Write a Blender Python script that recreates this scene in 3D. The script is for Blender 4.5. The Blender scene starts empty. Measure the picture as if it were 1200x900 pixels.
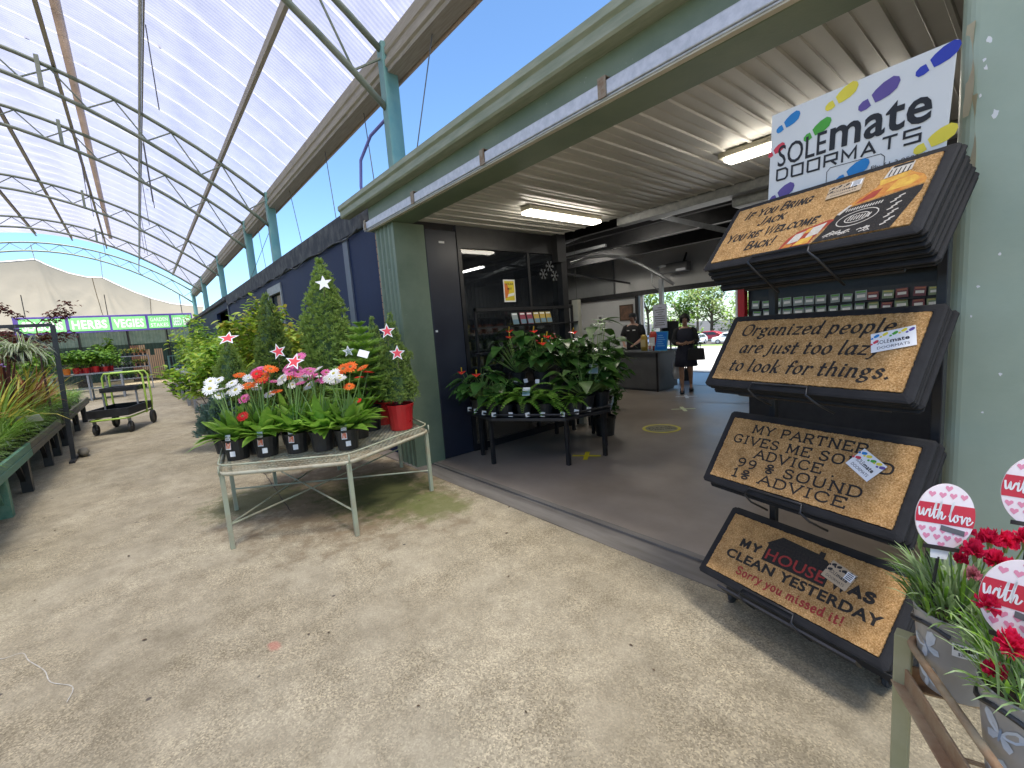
import bpy, bmesh, math, random
from mathutils import Vector, Matrix, Euler

scene = bpy.context.scene
COL = scene.collection
R = math.radians

# ---------------------------------------------------------------- camera
cam_data = bpy.data.cameras.new("camera")
cam = bpy.data.objects.new("camera", cam_data)
COL.objects.link(cam)
cam_data.sensor_width = 36.0
cam_data.lens = 15.632
cam_data.clip_start = 0.05
cam_data.clip_end = 2000
RIGHT = Vector((0.64253, 0.76273, -0.07344)); UP = Vector((-0.04672, 0.13465, 0.98979)); FWD = Vector((-0.76484, 0.63254, -0.12215))
cm = Matrix.Identity(4)
for i in range(3):
    cm[i][0] = RIGHT[i]; cm[i][1] = UP[i]; cm[i][2] = -FWD[i]
cm[0][3], cm[1][3], cm[2][3] = 0.0, 0.0, 1.6
cam.matrix_world = cm
scene.camera = cam

# ---------------------------------------------------------------- sky and sun
SUN_EL = 71.0
SHADOW = (-0.97, 0.22)                     # direction shadows fall on the ground
world = bpy.data.worlds.new("World")
scene.world = world
world.use_nodes = True
wn = world.node_tree.nodes; wl = world.node_tree.links
bg = wn["Background"]
sky = wn.new("ShaderNodeTexSky")
sky.sky_type = 'NISHITA'
sky.sun_disc = False
sky.sun_elevation = R(SUN_EL)
sky.sun_rotation = math.atan2(-SHADOW[0], -SHADOW[1])
sky.air_density = 1.0; sky.dust_density = 0.3; sky.ozone_density = 2.5
tint = wn.new("ShaderNodeMix"); tint.data_type = 'RGBA'; tint.blend_type = 'MULTIPLY'; tint.inputs[0].default_value = 1.0
tint.inputs[7].default_value = (.79, .965, 1.08, 1)
wl.new(sky.outputs[0], tint.inputs[6]); wl.new(tint.outputs[2], bg.inputs[0])
bg.inputs[1].default_value = 0.10
sd = bpy.data.lights.new("sun", 'SUN')
sd.energy = 5.0; sd.angle = R(12.0); sd.color = (1.0, 0.93, 0.81)
sun = bpy.data.objects.new("sun", sd); COL.objects.link(sun)
ce, se = math.cos(R(SUN_EL)), math.sin(R(SUN_EL))
n = math.hypot(*SHADOW)
sun.rotation_euler = Vector((SHADOW[0] / n * ce, SHADOW[1] / n * ce, -se)).to_track_quat('-Z', 'Y').to_euler()
sun.location = (0, 0, 30)

scene.view_settings.view_transform = 'Standard'
scene.view_settings.look = 'None'
scene.view_settings.exposure = 1.45
scene.view_settings.gamma = 1.0
scene.render.engine = 'CYCLES'
scene.cycles.use_denoising = True
scene.cycles.max_bounces = 10
scene.cycles.transparent_max_bounces = 16
scene.cycles.sample_clamp_indirect = 6.0

# ---------------------------------------------------------------- helpers
def rnd(seed): return random.Random(seed)

class MB:
    """collects faces, then links them as ONE mesh object"""
    def __init__(s):
        s.v = []; s.f = []; s.m = []; s.mi = 0; s.T = None
    def add(s, vs, fs, mi=None):
        o = len(s.v)
        if s.T is not None: vs = [s.T @ Vector(p) for p in vs]
        s.v += [tuple(p) for p in vs]
        s.f += [tuple(i + o for i in f) for f in fs]
        s.m += [s.mi if mi is None else mi] * len(fs)
        return s
    def box(s, lo, hi, mi=None, M=None):
        x0, y0, z0 = lo; x1, y1, z1 = hi
        vs = [Vector(p) for p in ((x0,y0,z0),(x1,y0,z0),(x1,y1,z0),(x0,y1,z0),(x0,y0,z1),(x1,y0,z1),(x1,y1,z1),(x0,y1,z1))]
        if M is not None: vs = [M @ p for p in vs]
        return s.add(vs, [(0,3,2,1),(4,5,6,7),(0,1,5,4),(1,2,6,5),(2,3,7,6),(3,0,4,7)], mi)
    def bar(s, a, b, w, h, mi=None, up=(0,0,1)):
        a = Vector(a); b = Vector(b); d = b - a; L = d.length; d.normalize()
        u = Vector(up)
        if abs(d.dot(u)) > .98: u = Vector((1,0,0))
        x = d.cross(u).normalized(); z = x.cross(d).normalized()
        M = Matrix((x, d, z)).transposed().to_4x4(); M.translation = a
        return s.box((-w/2, 0, -h/2), (w/2, L, h/2), mi, M)
    def tube(s, pts, r, n=8, mi=None, closed=False, cap=True):
        pts = [Vector(p) for p in pts]; N = len(pts)
        rs = r if isinstance(r, (list, tuple)) else [r] * N
        vs = []; fs = []; prev = None
        for i, p in enumerate(pts):
            if closed: t = pts[(i+1) % N] - pts[i-1]
            else: t = pts[min(i+1, N-1)] - pts[max(i-1, 0)]
            t.normalize()
            if prev is None:
                a = Vector((0,0,1)) if abs(t.z) < .9 else Vector((1,0,0))
                u = t.cross(a).normalized()
            else:
                u = prev - t * prev.dot(t)
                u = u.normalized() if u.length > 1e-6 else t.orthogonal().normalized()
            prev = u; w = t.cross(u)
            for k in range(n):
                an = 2*math.pi*k/n
                vs.append(p + (u*math.cos(an) + w*math.sin(an)) * rs[i])
        for i in range(N if closed else N-1):
            j = (i+1) % N
            for k in range(n):
                q = (k+1) % n
                fs.append((i*n+k, i*n+q, j*n+q, j*n+k))
        if cap and not closed:
            fs.append(tuple(range(n-1, -1, -1))); fs.append(tuple((N-1)*n + k for k in range(n)))
        return s.add(vs, fs, mi)
    def lathe(s, prof, n=20, c=(0,0,0), mi=None, sx=1, sy=1):
        vs = []; fs = []
        for (r, z) in prof:
            for k in range(n):
                an = 2*math.pi*k/n
                vs.append((c[0] + r*sx*math.cos(an), c[1] + r*sy*math.sin(an), c[2] + z))
        for i in range(len(prof)-1):
            for k in range(n):
                q = (k+1) % n
                fs.append((i*n+k, i*n+q, (i+1)*n+q, (i+1)*n+k))
        return s.add(vs, fs, mi)
    def prism(s, poly, z0, z1, mi=None, M=None):
        N = len(poly)
        vs = [Vector((p[0], p[1], z0)) for p in poly] + [Vector((p[0], p[1], z1)) for p in poly]
        if M is not None: vs = [M @ p for p in vs]
        fs = [tuple(range(N-1, -1, -1)), tuple(range(N, 2*N))] + [(i, (i+1) % N, (i+1) % N + N, i + N) for i in range(N)]
        return s.add(vs, fs, mi)
    def sheet(s, poly, z=0, mi=None):
        return s.add([(p[0], p[1], z) for p in poly], [tuple(range(len(poly)))], mi)
    def sphere(s, c, r, n=10, m=7, mi=None, sc=(1,1,1)):
        prof = [(math.sin(math.pi*i/m), -math.cos(math.pi*i/m)) for i in range(m+1)]
        vs = []; fs = []
        for (a, z) in prof:
            for k in range(n):
                an = 2*math.pi*k/n
                vs.append((c[0]+r*sc[0]*a*math.cos(an), c[1]+r*sc[1]*a*math.sin(an), c[2]+r*sc[2]*z))
        for i in range(m):
            for k in range(n):
                q = (k+1) % n
                fs.append((i*n+k, i*n+q, (i+1)*n+q, (i+1)*n+k))
        return s.add(vs, fs, mi)
    def strip(s, pts, ws, side, mi=None):
        """a flat ribbon (leaf, blade): centre points, half widths, side vector"""
        vs = []; N = len(pts)
        for p, w in zip(pts, ws):
            p = Vector(p); vs += [p - side*w, p + side*w]
        return s.add(vs, [(2*i, 2*i+1, 2*i+3, 2*i+2) for i in range(N-1)], mi)
    def build(s, name, mats, parent=None, smooth=False, bevel=0, loc=None, rot=None):
        me = bpy.data.meshes.new(name)
        me.from_pydata(s.v, [], s.f)
        if not isinstance(mats, (list, tuple)): mats = [mats]
        for m in mats: me.materials.append(m)
        if len(mats) > 1: me.polygons.foreach_set("material_index", s.m)
        if smooth: me.polygons.foreach_set("use_smooth", [True]*len(s.f))
        me.update()
        o = bpy.data.objects.new(name, me); COL.objects.link(o)
        if parent is not None: o.parent = parent
        if loc is not None: o.location = loc
        if rot is not None: o.rotation_euler = rot
        if bevel:
            b = o.modifiers.new("edge", 'BEVEL'); b.width = bevel; b.segments = 2; b.limit_method = 'ANGLE'; b.angle_limit = R(40)
        return o

def tag(o, label, cat, group=None, kind=None):
    if label: o["label"] = label
    if cat: o["category"] = cat
    if group: o["group"] = group
    o["kind"] = kind or "thing"
    return o
def thing(name, label, cat, loc=(0,0,0), rotz=0, group=None, scale=None):
    o = bpy.data.objects.new(name, None); COL.objects.link(o)
    o.location = loc; o.rotation_euler = (0, 0, rotz); o.empty_display_size = .1
    if scale: o.scale = (scale,)*3 if not isinstance(scale, tuple) else scale
    return tag(o, label, cat, group)
def structure(name, mb, mats, **k):
    o = mb.build(name, mats, **k); o["kind"] = "structure"; return o
CHILDREN = {}
def copy_tree(o, label=None, loc=None, rotz=None, group=None, scale=None, parent=None):
    c = o.copy(); COL.objects.link(c)
    if parent is not None: c.parent = parent
    if label: c["label"] = label
    if loc is not None: c.location = loc
    if rotz is not None: c.rotation_euler = (0, 0, rotz)
    if group: c["group"] = group
    if scale: c.scale = (scale,)*3 if not isinstance(scale, tuple) else scale
    for ch in list(o.children): copy_tree(ch, parent=c)
    return c

# ---------------------------------------------------------------- materials
def srgb(h):
    h = h.lstrip('#'); c = [int(h[i:i+2], 16)/255 for i in (0, 2, 4)]
    return tuple(x/12.92 if x <= .04045 else ((x+.055)/1.055)**2.4 for x in c)
def _new(name):
    m = bpy.data.materials.new(name); m.use_nodes = True
    nt = m.node_tree; return m, nt.nodes, nt.links, nt.nodes["Principled BSDF"]
def _noise(N, L, scale, detail=4, rough=.6, coord='Object', stretch=None):
    tc = N.new("ShaderNodeTexCoord"); nz = N.new("ShaderNodeTexNoise")
    nz.inputs["Scale"].default_value = scale; nz.inputs["Detail"].default_value = detail; nz.inputs["Roughness"].default_value = rough
    if stretch:
        mp = N.new("ShaderNodeMapping"); mp.inputs["Scale"].default_value = stretch
        L.new(tc.outputs[coord], mp.inputs[0]); L.new(mp.outputs[0], nz.inputs["Vector"])
    else: L.new(tc.outputs[coord], nz.inputs["Vector"])
    return nz
def _ramp(N, L, src, stops):
    r = N.new("ShaderNodeValToRGB")
    el = r.color_ramp.elements
    while len(el) < len(stops): el.new(.5)
    for e, (p, c) in zip(el, stops):
        e.position = p; e.color = (*c, 1) if len(c) == 3 else c
    L.new(src, r.inputs[0]); return r
def _mixc(N, L, fac, a, b, mode='MIX'):
    m = N.new("ShaderNodeMix"); m.data_type = 'RGBA'; m.blend_type = mode
    for sock, val in ((m.inputs[0], fac), (m.inputs[6], a), (m.inputs[7], b)):
        if hasattr(val, 'is_linked'): L.new(val, sock)
        else: sock.default_value = (*val, 1) if isinstance(val, tuple) and len(val) == 3 else val
    return m.outputs[2]
def pm(name, c1, c2=None, scale=6, rough=.5, metal=0, bump=0, bscale=None, lo=.35, hi=.65, spec=None, stretch=None, detail=5, coord='Object', speck=None):
    """plain surface with two-tone procedural wear"""
    m, N, L, P = _new(name)
    P.inputs["Roughness"].default_value = rough; P.inputs["Metallic"].default_value = metal
    if spec is not None: P.inputs["Specular IOR Level"].default_value = spec
    if c2 is None: c2 = tuple(x*.82 for x in c1)
    nz = _noise(N, L, scale, detail, stretch=stretch, coord=coord)
    rp = _ramp(N, L, nz.outputs[0], [(lo, c1), (hi, c2)])
    out = rp.outputs[0]
    if speck:
        n2 = _noise(N, L, speck[0], 2, coord=coord)
        r2 = _ramp(N, L, n2.outputs[0], [(speck[1], (0,0,0)), (speck[1]+.06, (1,1,1))])
        out = _mixc(N, L, r2.outputs[0], out, speck[2])
    L.new(out, P.inputs["Base Color"])
    rr = N.new("ShaderNodeMapRange"); rr.inputs[3].default_value = max(.02, rough-.1); rr.inputs[4].default_value = min(1, rough+.1)
    L.new(nz.outputs[0], rr.inputs[0]); L.new(rr.outputs[0], P.inputs["Roughness"])
    if bump:
        nb = _noise(N, L, bscale or scale*4, 3, stretch=stretch, coord=coord)
        b = N.new("ShaderNodeBump"); b.inputs["Strength"].default_value = bump; b.inputs["Distance"].default_value = .02
        L.new(nb.outputs[0], b.inputs["Height"]); L.new(b.outputs[0], P.inputs["Normal"])
    return m
def leafm(name, c1, c2, c3=None, scale=9, rough=.45, trans=.3, spec=.4):
    m, N, L, P = _new(name)
    P.inputs["Roughness"].default_value = rough; P.inputs["Specular IOR Level"].default_value = spec
    nz = _noise(N, L, scale, 3)
    st = [(.32, c1), (.55, c2)] + ([(.72, c3)] if c3 else [])
    rp = _ramp(N, L, nz.outputs[0], st)
    oi = N.new("ShaderNodeObjectInfo")
    hs = N.new("ShaderNodeHueSaturation")
    mr = N.new("ShaderNodeMapRange"); mr.inputs[3].default_value = .8; mr.inputs[4].default_value = 1.2
    L.new(oi.outputs["Random"], mr.inputs[0]); L.new(mr.outputs[0], hs.inputs["Value"])
    L.new(rp.outputs[0], hs.inputs["Color"])
    L.new(hs.outputs[0], P.inputs["Base Color"])
    tr = N.new("ShaderNodeBsdfTranslucent"); L.new(hs.outputs[0], tr.inputs[0])
    mx = N.new("ShaderNodeMixShader"); mx.inputs[0].default_value = trans
    L.new(P.outputs[0], mx.inputs[1]); L.new(tr.outputs[0], mx.inputs[2])
    L.new(mx.outputs[0], N["Material Output"].inputs[0])
    return m
def emis(name, c, s):
    m, N, L, P = _new(name)
    P.inputs["Base Color"].default_value = (*c, 1); P.inputs["Emission Color"].default_value = (*c, 1); P.inputs["Emission Strength"].default_value = s
    return m
def glassm(name, tint=(.02,.025,.03), transp=.55, rough=.03):
    m, N, L, P = _new(name)
    P.inputs["Base Color"].default_value = (*tint, 1); P.inputs["Roughness"].default_value = rough; P.inputs["Specular IOR Level"].default_value = .6
    t = N.new("ShaderNodeBsdfTransparent"); t.inputs[0].default_value = (.75,.78,.8,1)
    mx = N.new("ShaderNodeMixShader"); mx.inputs[0].default_value = transp
    L.new(P.outputs[0], mx.inputs[1]); L.new(t.outputs[0], mx.inputs[2]); L.new(mx.outputs[0], N["Material Output"].inputs[0])
    return m
def polym(name, tr_c, thru, scat, dirt=.66):
    """clear roofing: lets light through, scatters part of it, a little gloss"""
    m, N, L, P = _new(name)
    t = N.new("ShaderNodeBsdfTransparent"); t.inputs[0].default_value = (*thru, 1)
    nz = _noise(N, L, 1.3, 5)
    rp = _ramp(N, L, nz.outputs[0], [(.3, tr_c), (.75, tuple(x*dirt for x in tr_c))])
    s = N.new("ShaderNodeBsdfTranslucent"); L.new(rp.outputs[0], s.inputs[0])
    d = N.new("ShaderNodeBsdfDiffuse"); L.new(rp.outputs[0], d.inputs[0])
    sm = N.new("ShaderNodeMixShader"); sm.inputs[0].default_value = .3
    L.new(s.outputs[0], sm.inputs[1]); L.new(d.outputs[0], sm.inputs[2])
    mx = N.new("ShaderNodeMixShader"); mx.inputs[0].default_value = scat
    L.new(t.outputs[0], mx.inputs[1]); L.new(sm.outputs[0], mx.inputs[2])
    L.new(mx.outputs[0], N["Material Output"].inputs[0])
    return m

M = {}
M['green_steel'] = pm("painted_green_steel", (.115,.16,.105), (.16,.205,.14), 3, .45, bump=.05, bscale=60, speck=(38, .72, (.3,.33,.27)))
M['green_post'] = pm("painted_pale_green_steel", (.33,.40,.31), (.39,.46,.36), 2.2, .38, bump=.04, bscale=40)
M['gutter_green'] = pm("weathered_green_gutter", (.2,.235,.165), (.29,.31,.235), 4, .55, bump=.08, stretch=(1,6,6))
M['galv'] = pm("galvanised_steel", (.42,.45,.48), (.55,.57,.6), 24, .38, .6, bump=.03)
M['dull_galv'] = pm("dull_galvanised_steel", (.25,.26,.27), (.36,.37,.38), 14, .5, .5, bump=.03)
M['rusty_edge'] = pm("rusted_fixing", (.3,.26,.2), (.2,.12,.07), 20, .7)
M['ceil'] = pm("cream_ceiling_steel", (.42,.41,.385), (.5,.487,.455), 1.5, .42, bump=.02)
M['navy'] = pm("navy_wall_paint", (.010,.019,.062), (.018,.030,.078), 1.6, .6, spec=.2, bump=.05, bscale=30, stretch=(3,3,.5))
M['navy_trim'] = pm("pale_navy_trim", (.06,.075,.12), (.1,.12,.16), 5, .45)
M['lichen'] = pm("weathered_navy_capping", (.025,.03,.042), (.13,.135,.135), 7, .85, lo=.42, hi=.8, bump=.3, bscale=50, stretch=(1,1,.6))
M['navy_panel'] = pm("dark_navy_panel", (.014,.017,.03), (.02,.025,.04), 2, .4)
M['black_steel'] = pm("black_painted_steel", (.012,.012,.014), (.022,.022,.024), 9, .42, bump=.03)
M['charcoal'] = pm("charcoal_laminate", (.11,.112,.116), (.135,.137,.14), 4, .5)
M['rubber'] = pm("black_rubber", (.011,.011,.012), (.019,.019,.02), 20, .75, spec=.3, bump=.12, bscale=160)
M['dark_plastic'] = pm("black_plastic", (.016,.016,.017), (.03,.03,.03), 12, .4)
M['white_paint'] = pm("white_wall_paint", (.62,.62,.61), (.7,.7,.69), 1.2, .6)
M['white_card'] = pm("white_card", (.75,.75,.74), (.8,.8,.79), 5, .5)
M['white_board'] = pm("white_sign_board", (.66,.68,.67), (.72,.73,.72), 2, .32)
M['grey_corr'] = pm("grey_corrugated_steel", (.24,.25,.25), (.3,.31,.31), 2, .5)
M['insul'] = pm("dark_roof_lining", (.02,.02,.022), (.03,.03,.033), 4, .5)
M['foil'] = pm("crinkled_foil", (.5,.5,.52), (.7,.7,.72), 10, .25, .9, bump=.9, bscale=18)
M['truss'] = pm("green_grey_truss_paint", (.13,.165,.12), (.2,.215,.165), 5, .5)
M['purlin'] = pm("weathered_zinc_purlin", (.27,.24,.19), (.38,.345,.28), 6, .6, stretch=(.6,9,9))
M['teal'] = pm("teal_post_paint", (.10,.25,.25), (.16,.30,.28), 3, .4)
M['rust_strip'] = polym("dirty_flashing", (.62,.53,.44), (.45,.4,.34), .85)
M['wire'] = pm("fine_steel_wire", (.12,.12,.12), None, 9, .5, .4)
M['poly'] = polym("clear_corrugated_sheet", (.46,.445,.525), (.80,.82,.90), .68)
M['poly_lap'] = polym("sheet_overlap", (.95,.95,.96), (.85,.86,.88), .85)
M['sail'] = polym("shade_cloth", (.31,.285,.235), (.22,.2,.16), .92, .93)
M['table_steel'] = pm("weathered_table_steel", (.42,.40,.29), (.30,.22,.13), 7, .6, lo=.45, hi=.75, bump=.08)
M['table_leg'] = pm("pale_green_table_leg", (.34,.37,.26), (.34,.28,.18), 6, .55, lo=.45, hi=.75)
M['rust'] = pm("rusty_steel", (.24,.13,.065), (.36,.28,.17), 9, .75, bump=.15, bscale=60)
M['olive_leg'] = pm("olive_steel_leg", (.3,.29,.15), (.38,.36,.22), 6, .55)
M['bench_green'] = pm("green_bench_paint", (.10,.25,.17), (.16,.3,.21), 5, .6, stretch=(.7,5,5), bump=.1)
M['bench_wood'] = pm("weathered_bench_timber", (.13,.12,.09), (.2,.17,.12), 5, .75, stretch=(.6,6,6), bump=.2)
M['pot_black'] = pm("black_pot_plastic", (.016,.016,.016), (.028,.028,.027), 15, .45)
M['pot_red'] = pm("red_pot_plastic", (.55,.018,.022), (.62,.03,.03), 5, .3)
M['pot_orange'] = pm("orange_pot_plastic", (.75,.2,.02), None, 5, .35)
M['soil'] = pm("potting_mix", (.03,.02,.013), (.06,.04,.027), 40, .95, bump=.6, bscale=90)
M['lime'] = pm("lime_green_enamel", (.42,.62,.08), (.48,.68,.12), 5, .35)
M['wheel_rub'] = pm("grey_tyre_rubber", (.03,.03,.03), (.05,.05,.05), 12, .75)
M['timber'] = pm("sawn_timber", (.55,.33,.2), (.62,.42,.26), 6, .7, stretch=(6,6,.6))
M['red_timber'] = pm("red_brown_timber", (.28,.12,.07), (.34,.16,.1), 6, .7, stretch=(6,6,.6))
M['fence_green'] = pm("dark_green_fence_steel", (.028,.06,.045), (.04,.08,.06), 3, .5)
M['fence_light'] = pm("pale_green_sheeting", (.18,.27,.23), (.28,.36,.32), 2, .5)
M['sign_purple'] = pm("violet_sign_board", (.075,.05,.24), (.09,.065,.28), 3, .4)
M['sign_green'] = pm("leaf_green_sign_panel", (.2,.66,.2), (.25,.7,.25), 3, .4)
M['blue'] = pm("bright_blue_print", (.012,.16,.62), (.02,.2,.7), 3, .4)
M['brick'] = pm("raw_brick_edge", (.34,.2,.11), (.4,.27,.17), 20, .8)
M['mortar'] = pm("mortar", (.1,.08,.065), None, 20, .9)
M['tape'] = pm("masking_tape", (.62,.55,.38), (.55,.47,.31), 6, .55)
M['cream'] = pm("cream_paint", (.5,.47,.38), None, 4, .5)
def flat(name, hexc, rough=.5, **k): return pm(name, srgb(hexc), tuple(x*.9 for x in srgb(hexc)), 8, rough, **k)
# ================================================================ ground
def concrete():
    m, N, L, P = _new("exposed_aggregate_concrete")
    tc = N.new("ShaderNodeTexCoord")
    big = _noise(N, L, .55, 6, .62); r1 = _ramp(N, L, big.outputs[0], [(.3, (.225,.19,.125)), (.5, (.335,.292,.205)), (.72, (.41,.365,.265))])
    mid = _noise(N, L, 5, 6, .7); r2 = _ramp(N, L, mid.outputs[0], [(.3, (.72,.7,.66)), (.6, (1.08,1.07,1.05))])
    c = _mixc(N, L, 1.0, r1.outputs[0], r2.outputs[0], 'MULTIPLY')
    vo = N.new("ShaderNodeTexVoronoi"); vo.inputs["Scale"].default_value = 150; L.new(tc.outputs['Object'], vo.inputs["Vector"])
    sep = N.new("ShaderNodeSeparateColor"); L.new(vo.outputs["Color"], sep.inputs[0])
    r3 = _ramp(N, L, sep.outputs[0], [(.0, (.62,.6,.56)), (.35, (.88,.87,.85)), (.72, (1.1,1.09,1.06)), (.95, (1.45,1.42,1.35))])
    patch = _noise(N, L, 1.7, 3); pr = _ramp(N, L, patch.outputs[0], [(.38, (.35,.35,.35)), (.6, (1,1,1))])
    c = _mixc(N, L, pr.outputs[0], c, _mixc(N, L, 1.0, c, r3.outputs[0], 'MULTIPLY'))
    # black spots of chewing gum and soil
    v2 = N.new("ShaderNodeTexVoronoi"); v2.inputs["Scale"].default_value = 3.2; L.new(tc.outputs['Object'], v2.inputs["Vector"])
    sp = _ramp(N, L, v2.outputs["Distance"], [(.035, (1,1,1)), (.05, (0,0,0))])
    c = _mixc(N, L, sp.outputs[0], c, (.09,.075,.06))
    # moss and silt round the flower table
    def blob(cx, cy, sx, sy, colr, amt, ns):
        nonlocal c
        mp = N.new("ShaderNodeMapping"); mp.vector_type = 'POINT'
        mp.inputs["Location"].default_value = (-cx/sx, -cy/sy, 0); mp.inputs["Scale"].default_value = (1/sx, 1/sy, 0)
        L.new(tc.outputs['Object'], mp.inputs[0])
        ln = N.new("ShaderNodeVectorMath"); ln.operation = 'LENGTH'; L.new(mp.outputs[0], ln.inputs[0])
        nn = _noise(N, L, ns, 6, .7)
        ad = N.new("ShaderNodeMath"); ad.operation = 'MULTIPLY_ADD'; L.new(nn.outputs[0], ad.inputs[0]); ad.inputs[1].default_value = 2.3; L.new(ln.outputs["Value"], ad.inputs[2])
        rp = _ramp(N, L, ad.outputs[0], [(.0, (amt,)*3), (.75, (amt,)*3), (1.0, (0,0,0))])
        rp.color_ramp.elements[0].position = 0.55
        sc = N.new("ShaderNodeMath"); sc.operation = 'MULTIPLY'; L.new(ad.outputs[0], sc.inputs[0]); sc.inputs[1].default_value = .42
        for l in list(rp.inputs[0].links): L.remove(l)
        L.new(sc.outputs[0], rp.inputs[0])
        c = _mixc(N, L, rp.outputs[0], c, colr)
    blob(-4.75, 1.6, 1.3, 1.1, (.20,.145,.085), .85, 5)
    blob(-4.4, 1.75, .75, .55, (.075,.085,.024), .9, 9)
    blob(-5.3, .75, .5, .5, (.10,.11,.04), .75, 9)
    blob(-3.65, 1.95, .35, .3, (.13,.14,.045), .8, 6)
    blob(-2.6, .35, .05, .03, (.5,.16,.12), .5, 9)
    L.new(c, P.inputs["Base Color"]); P.inputs["Roughness"].default_value = .8; P.inputs["Specular IOR Level"].default_value = .3
    nb = _noise(N, L, 70, 4, .7); b = N.new("ShaderNodeBump"); b.inputs["Strength"].default_value = .35; b.inputs["Distance"].default_value = .008
    L.new(nb.outputs[0], b.inputs["Height"]); L.new(b.outputs[0], P.inputs["Normal"])
    return m
M['concrete'] = concrete()
M['asphalt'] = pm("asphalt", (.05,.05,.05), (.075,.073,.07), 3, .85, bump=.2, bscale=60)
M['shop_floor'] = pm("smooth_worn_concrete", (.225,.185,.145), (.315,.265,.215), 1.3, .4, bump=.03, bscale=30, speck=(9, .73, (.3,.28,.25)))
M['threshold'] = pm("stained_threshold_concrete", (.13,.115,.095), (.21,.19,.16), 3, .8, bump=.15, stretch=(.5,3,3))
M['sky_sheen_floor'] = pm("blue_sky_sheen_floor", (.13,.17,.26), (.17,.21,.3), 2, .35)  # bluish sky reflection on the floor, put into the base colour
M['joint'] = pm("dark_joint_filler", (.04,.033,.027), (.06,.05,.04), 12, .9)

def slope_z(y): return -2.4*min(1, max(0, (y-13)/47))           # the car park behind the shop falls away gently
g = MB(); ey = [-300,13,36.5,60,300]
for a, b in zip(ey, ey[1:]): g.add([(-300,a,slope_z(a)-.02),(300,a,slope_z(a)-.02),(300,b,slope_z(b)-.02),(-300,b,slope_z(b)-.02)], [(0,1,2,3)])
structure("ground", g, M['asphalt'])
g = MB(); g.sheet([(-60,-14),(12,-14),(12,2.40),(-60,2.40)], 0)
structure("aisle_pavement", g, M['concrete'])
g = MB(); g.box((-5.2,2.40,-.1),(8,2.60,.004)); g.box((-5.2,2.645,-.1),(8,2.70,.006)); g.box((-5.2,2.60,-.1),(8,2.645,-.012))
structure("threshold_path", g, M['threshold'])
g = MB(); g.box((-40,2.70,-.1),(8,12.0,.008)); g.box((-40,2.40,-.1),(-5.2,2.70,-.001))
structure("shop_floor", g, M['shop_floor'])
g = MB(); g.sheet([(-9.5,9.75),(-2.6,9.75),(-2.6,11.98),(-9.5,11.98)], .012)
structure("entrance_floor_sheen", g, M['sky_sheen_floor'])  # thin sheet over the shop floor, carries the painted sky reflection
g = MB(); r_ = rnd(5)
for (a, b) in (((-5.9,2.405),(-1.0,2.405)), ((-6.7,1.05),(-4.63,.93))):
    a = Vector(a); b = Vector(b); nseg = 24; d = (b-a)/nseg; s_ = Vector((-d.y, d.x)).normalized(); pts = []
    for i in range(nseg+1): pts.append(a + d*i + s_*r_.uniform(-.006,.006))
    for i in range(nseg):
        w = .004
        g.add([(*(pts[i]-s_*w), .0035), (*(pts[i+1]-s_*w), .0035), (*(pts[i+1]+s_*w), .0035), (*(pts[i]+s_*w), .0035)], [(0,1,2,3)])
structure("pavement_joint", g, M['joint'])

# ================================================================ shop building
shop = thing("shop_building", "green and navy garden shop with a wide open entrance", "building", (0,0,0))
def part(name, mb, mats, parent=shop, **k): return mb.build(name, mats, parent, **k)

w = MB()
for (x0, x1, z0, z1) in ((-18.1,-12.0,0,3.2), (-12.0,-10.85,2.86,3.2), (-12.0,-10.85,0,1.7), (-10.85,-5.47,0,3.2), (-34,-21.2,0,3.3), (-21.2,-18.1,3.05,3.3)):
    w.box((x0, 2.6, z0), (x1, 2.72, z1))
nw = part("navy_wall", w, M['navy'])
w = MB(); w.box((-12.06,2.57,2.8),(-10.79,2.64,2.98)); w.box((-12.06,2.57,1.66),(-11.98,2.64,2.8)); w.box((-10.87,2.57,1.66),(-10.79,2.64,2.8)); w.box((-12.06,2.5,1.6),(-10.79,2.64,1.66))
win = part("window", w, M['dull_galv'])
w = MB(); w.box((-11.98,2.66,1.7),(-10.87,2.68,2.8)); w.build("pane", glassm("dark_window_glass", transp=.35), win)
w = MB(); w.box((-6.88,2.575,0),(-6.69,2.6,3.2)); part("wall_flashing", w, M['navy_trim'])
w = MB(); w.box((-18.12,2.56,0),(-18.0,2.6,3.2)); part("wall_flashing", w, M['navy_trim'])
w = MB(); w.box((-18.2,2.56,3.12),(-6.08,2.78,3.46)); w.box((-34,2.5,3.3),(-18.2,2.74,3.44))
part("wall_capping", w, M['lichen'], bevel=.012)
w = MB(); pts = []
for i in range(60):
    x = -6.2 - i*.2; pts.append((x, 2.55, 3.14 - .03*math.sin(i*.9) - .05*abs(math.sin(i*.33))))
w.tube(pts, .012, 6); part("hose", w, M['lichen'])
# brick edge behind the column
w = MB(); z = 0; k = 0
while z < 2.9:
    w.box((-5.466,2.47,z),(-5.40,2.59,z+.076)); z += .086; k += 1
br = part("brick_pier", w, M['brick'], bevel=.004)
w = MB(); w.box((-5.46,2.48,0),(-5.402,2.588,2.92)); w.build("mortar", M['mortar'], br)
# fluted corner column
w = MB(); prof = [(-5.39,2.83),(-5.39,2.455)]
x = -5.37
for k in range(4):
    prof += [(x,2.455),(x+.02,2.43),(x+.055,2.43),(x+.075,2.455)]; x += .11
prof += [(-4.93,2.43),(-4.87,2.43),(-4.87,2.83)]
w.prism(prof[::-1], 0, 2.92); part("corner_column", w, M['green_steel'])
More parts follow.
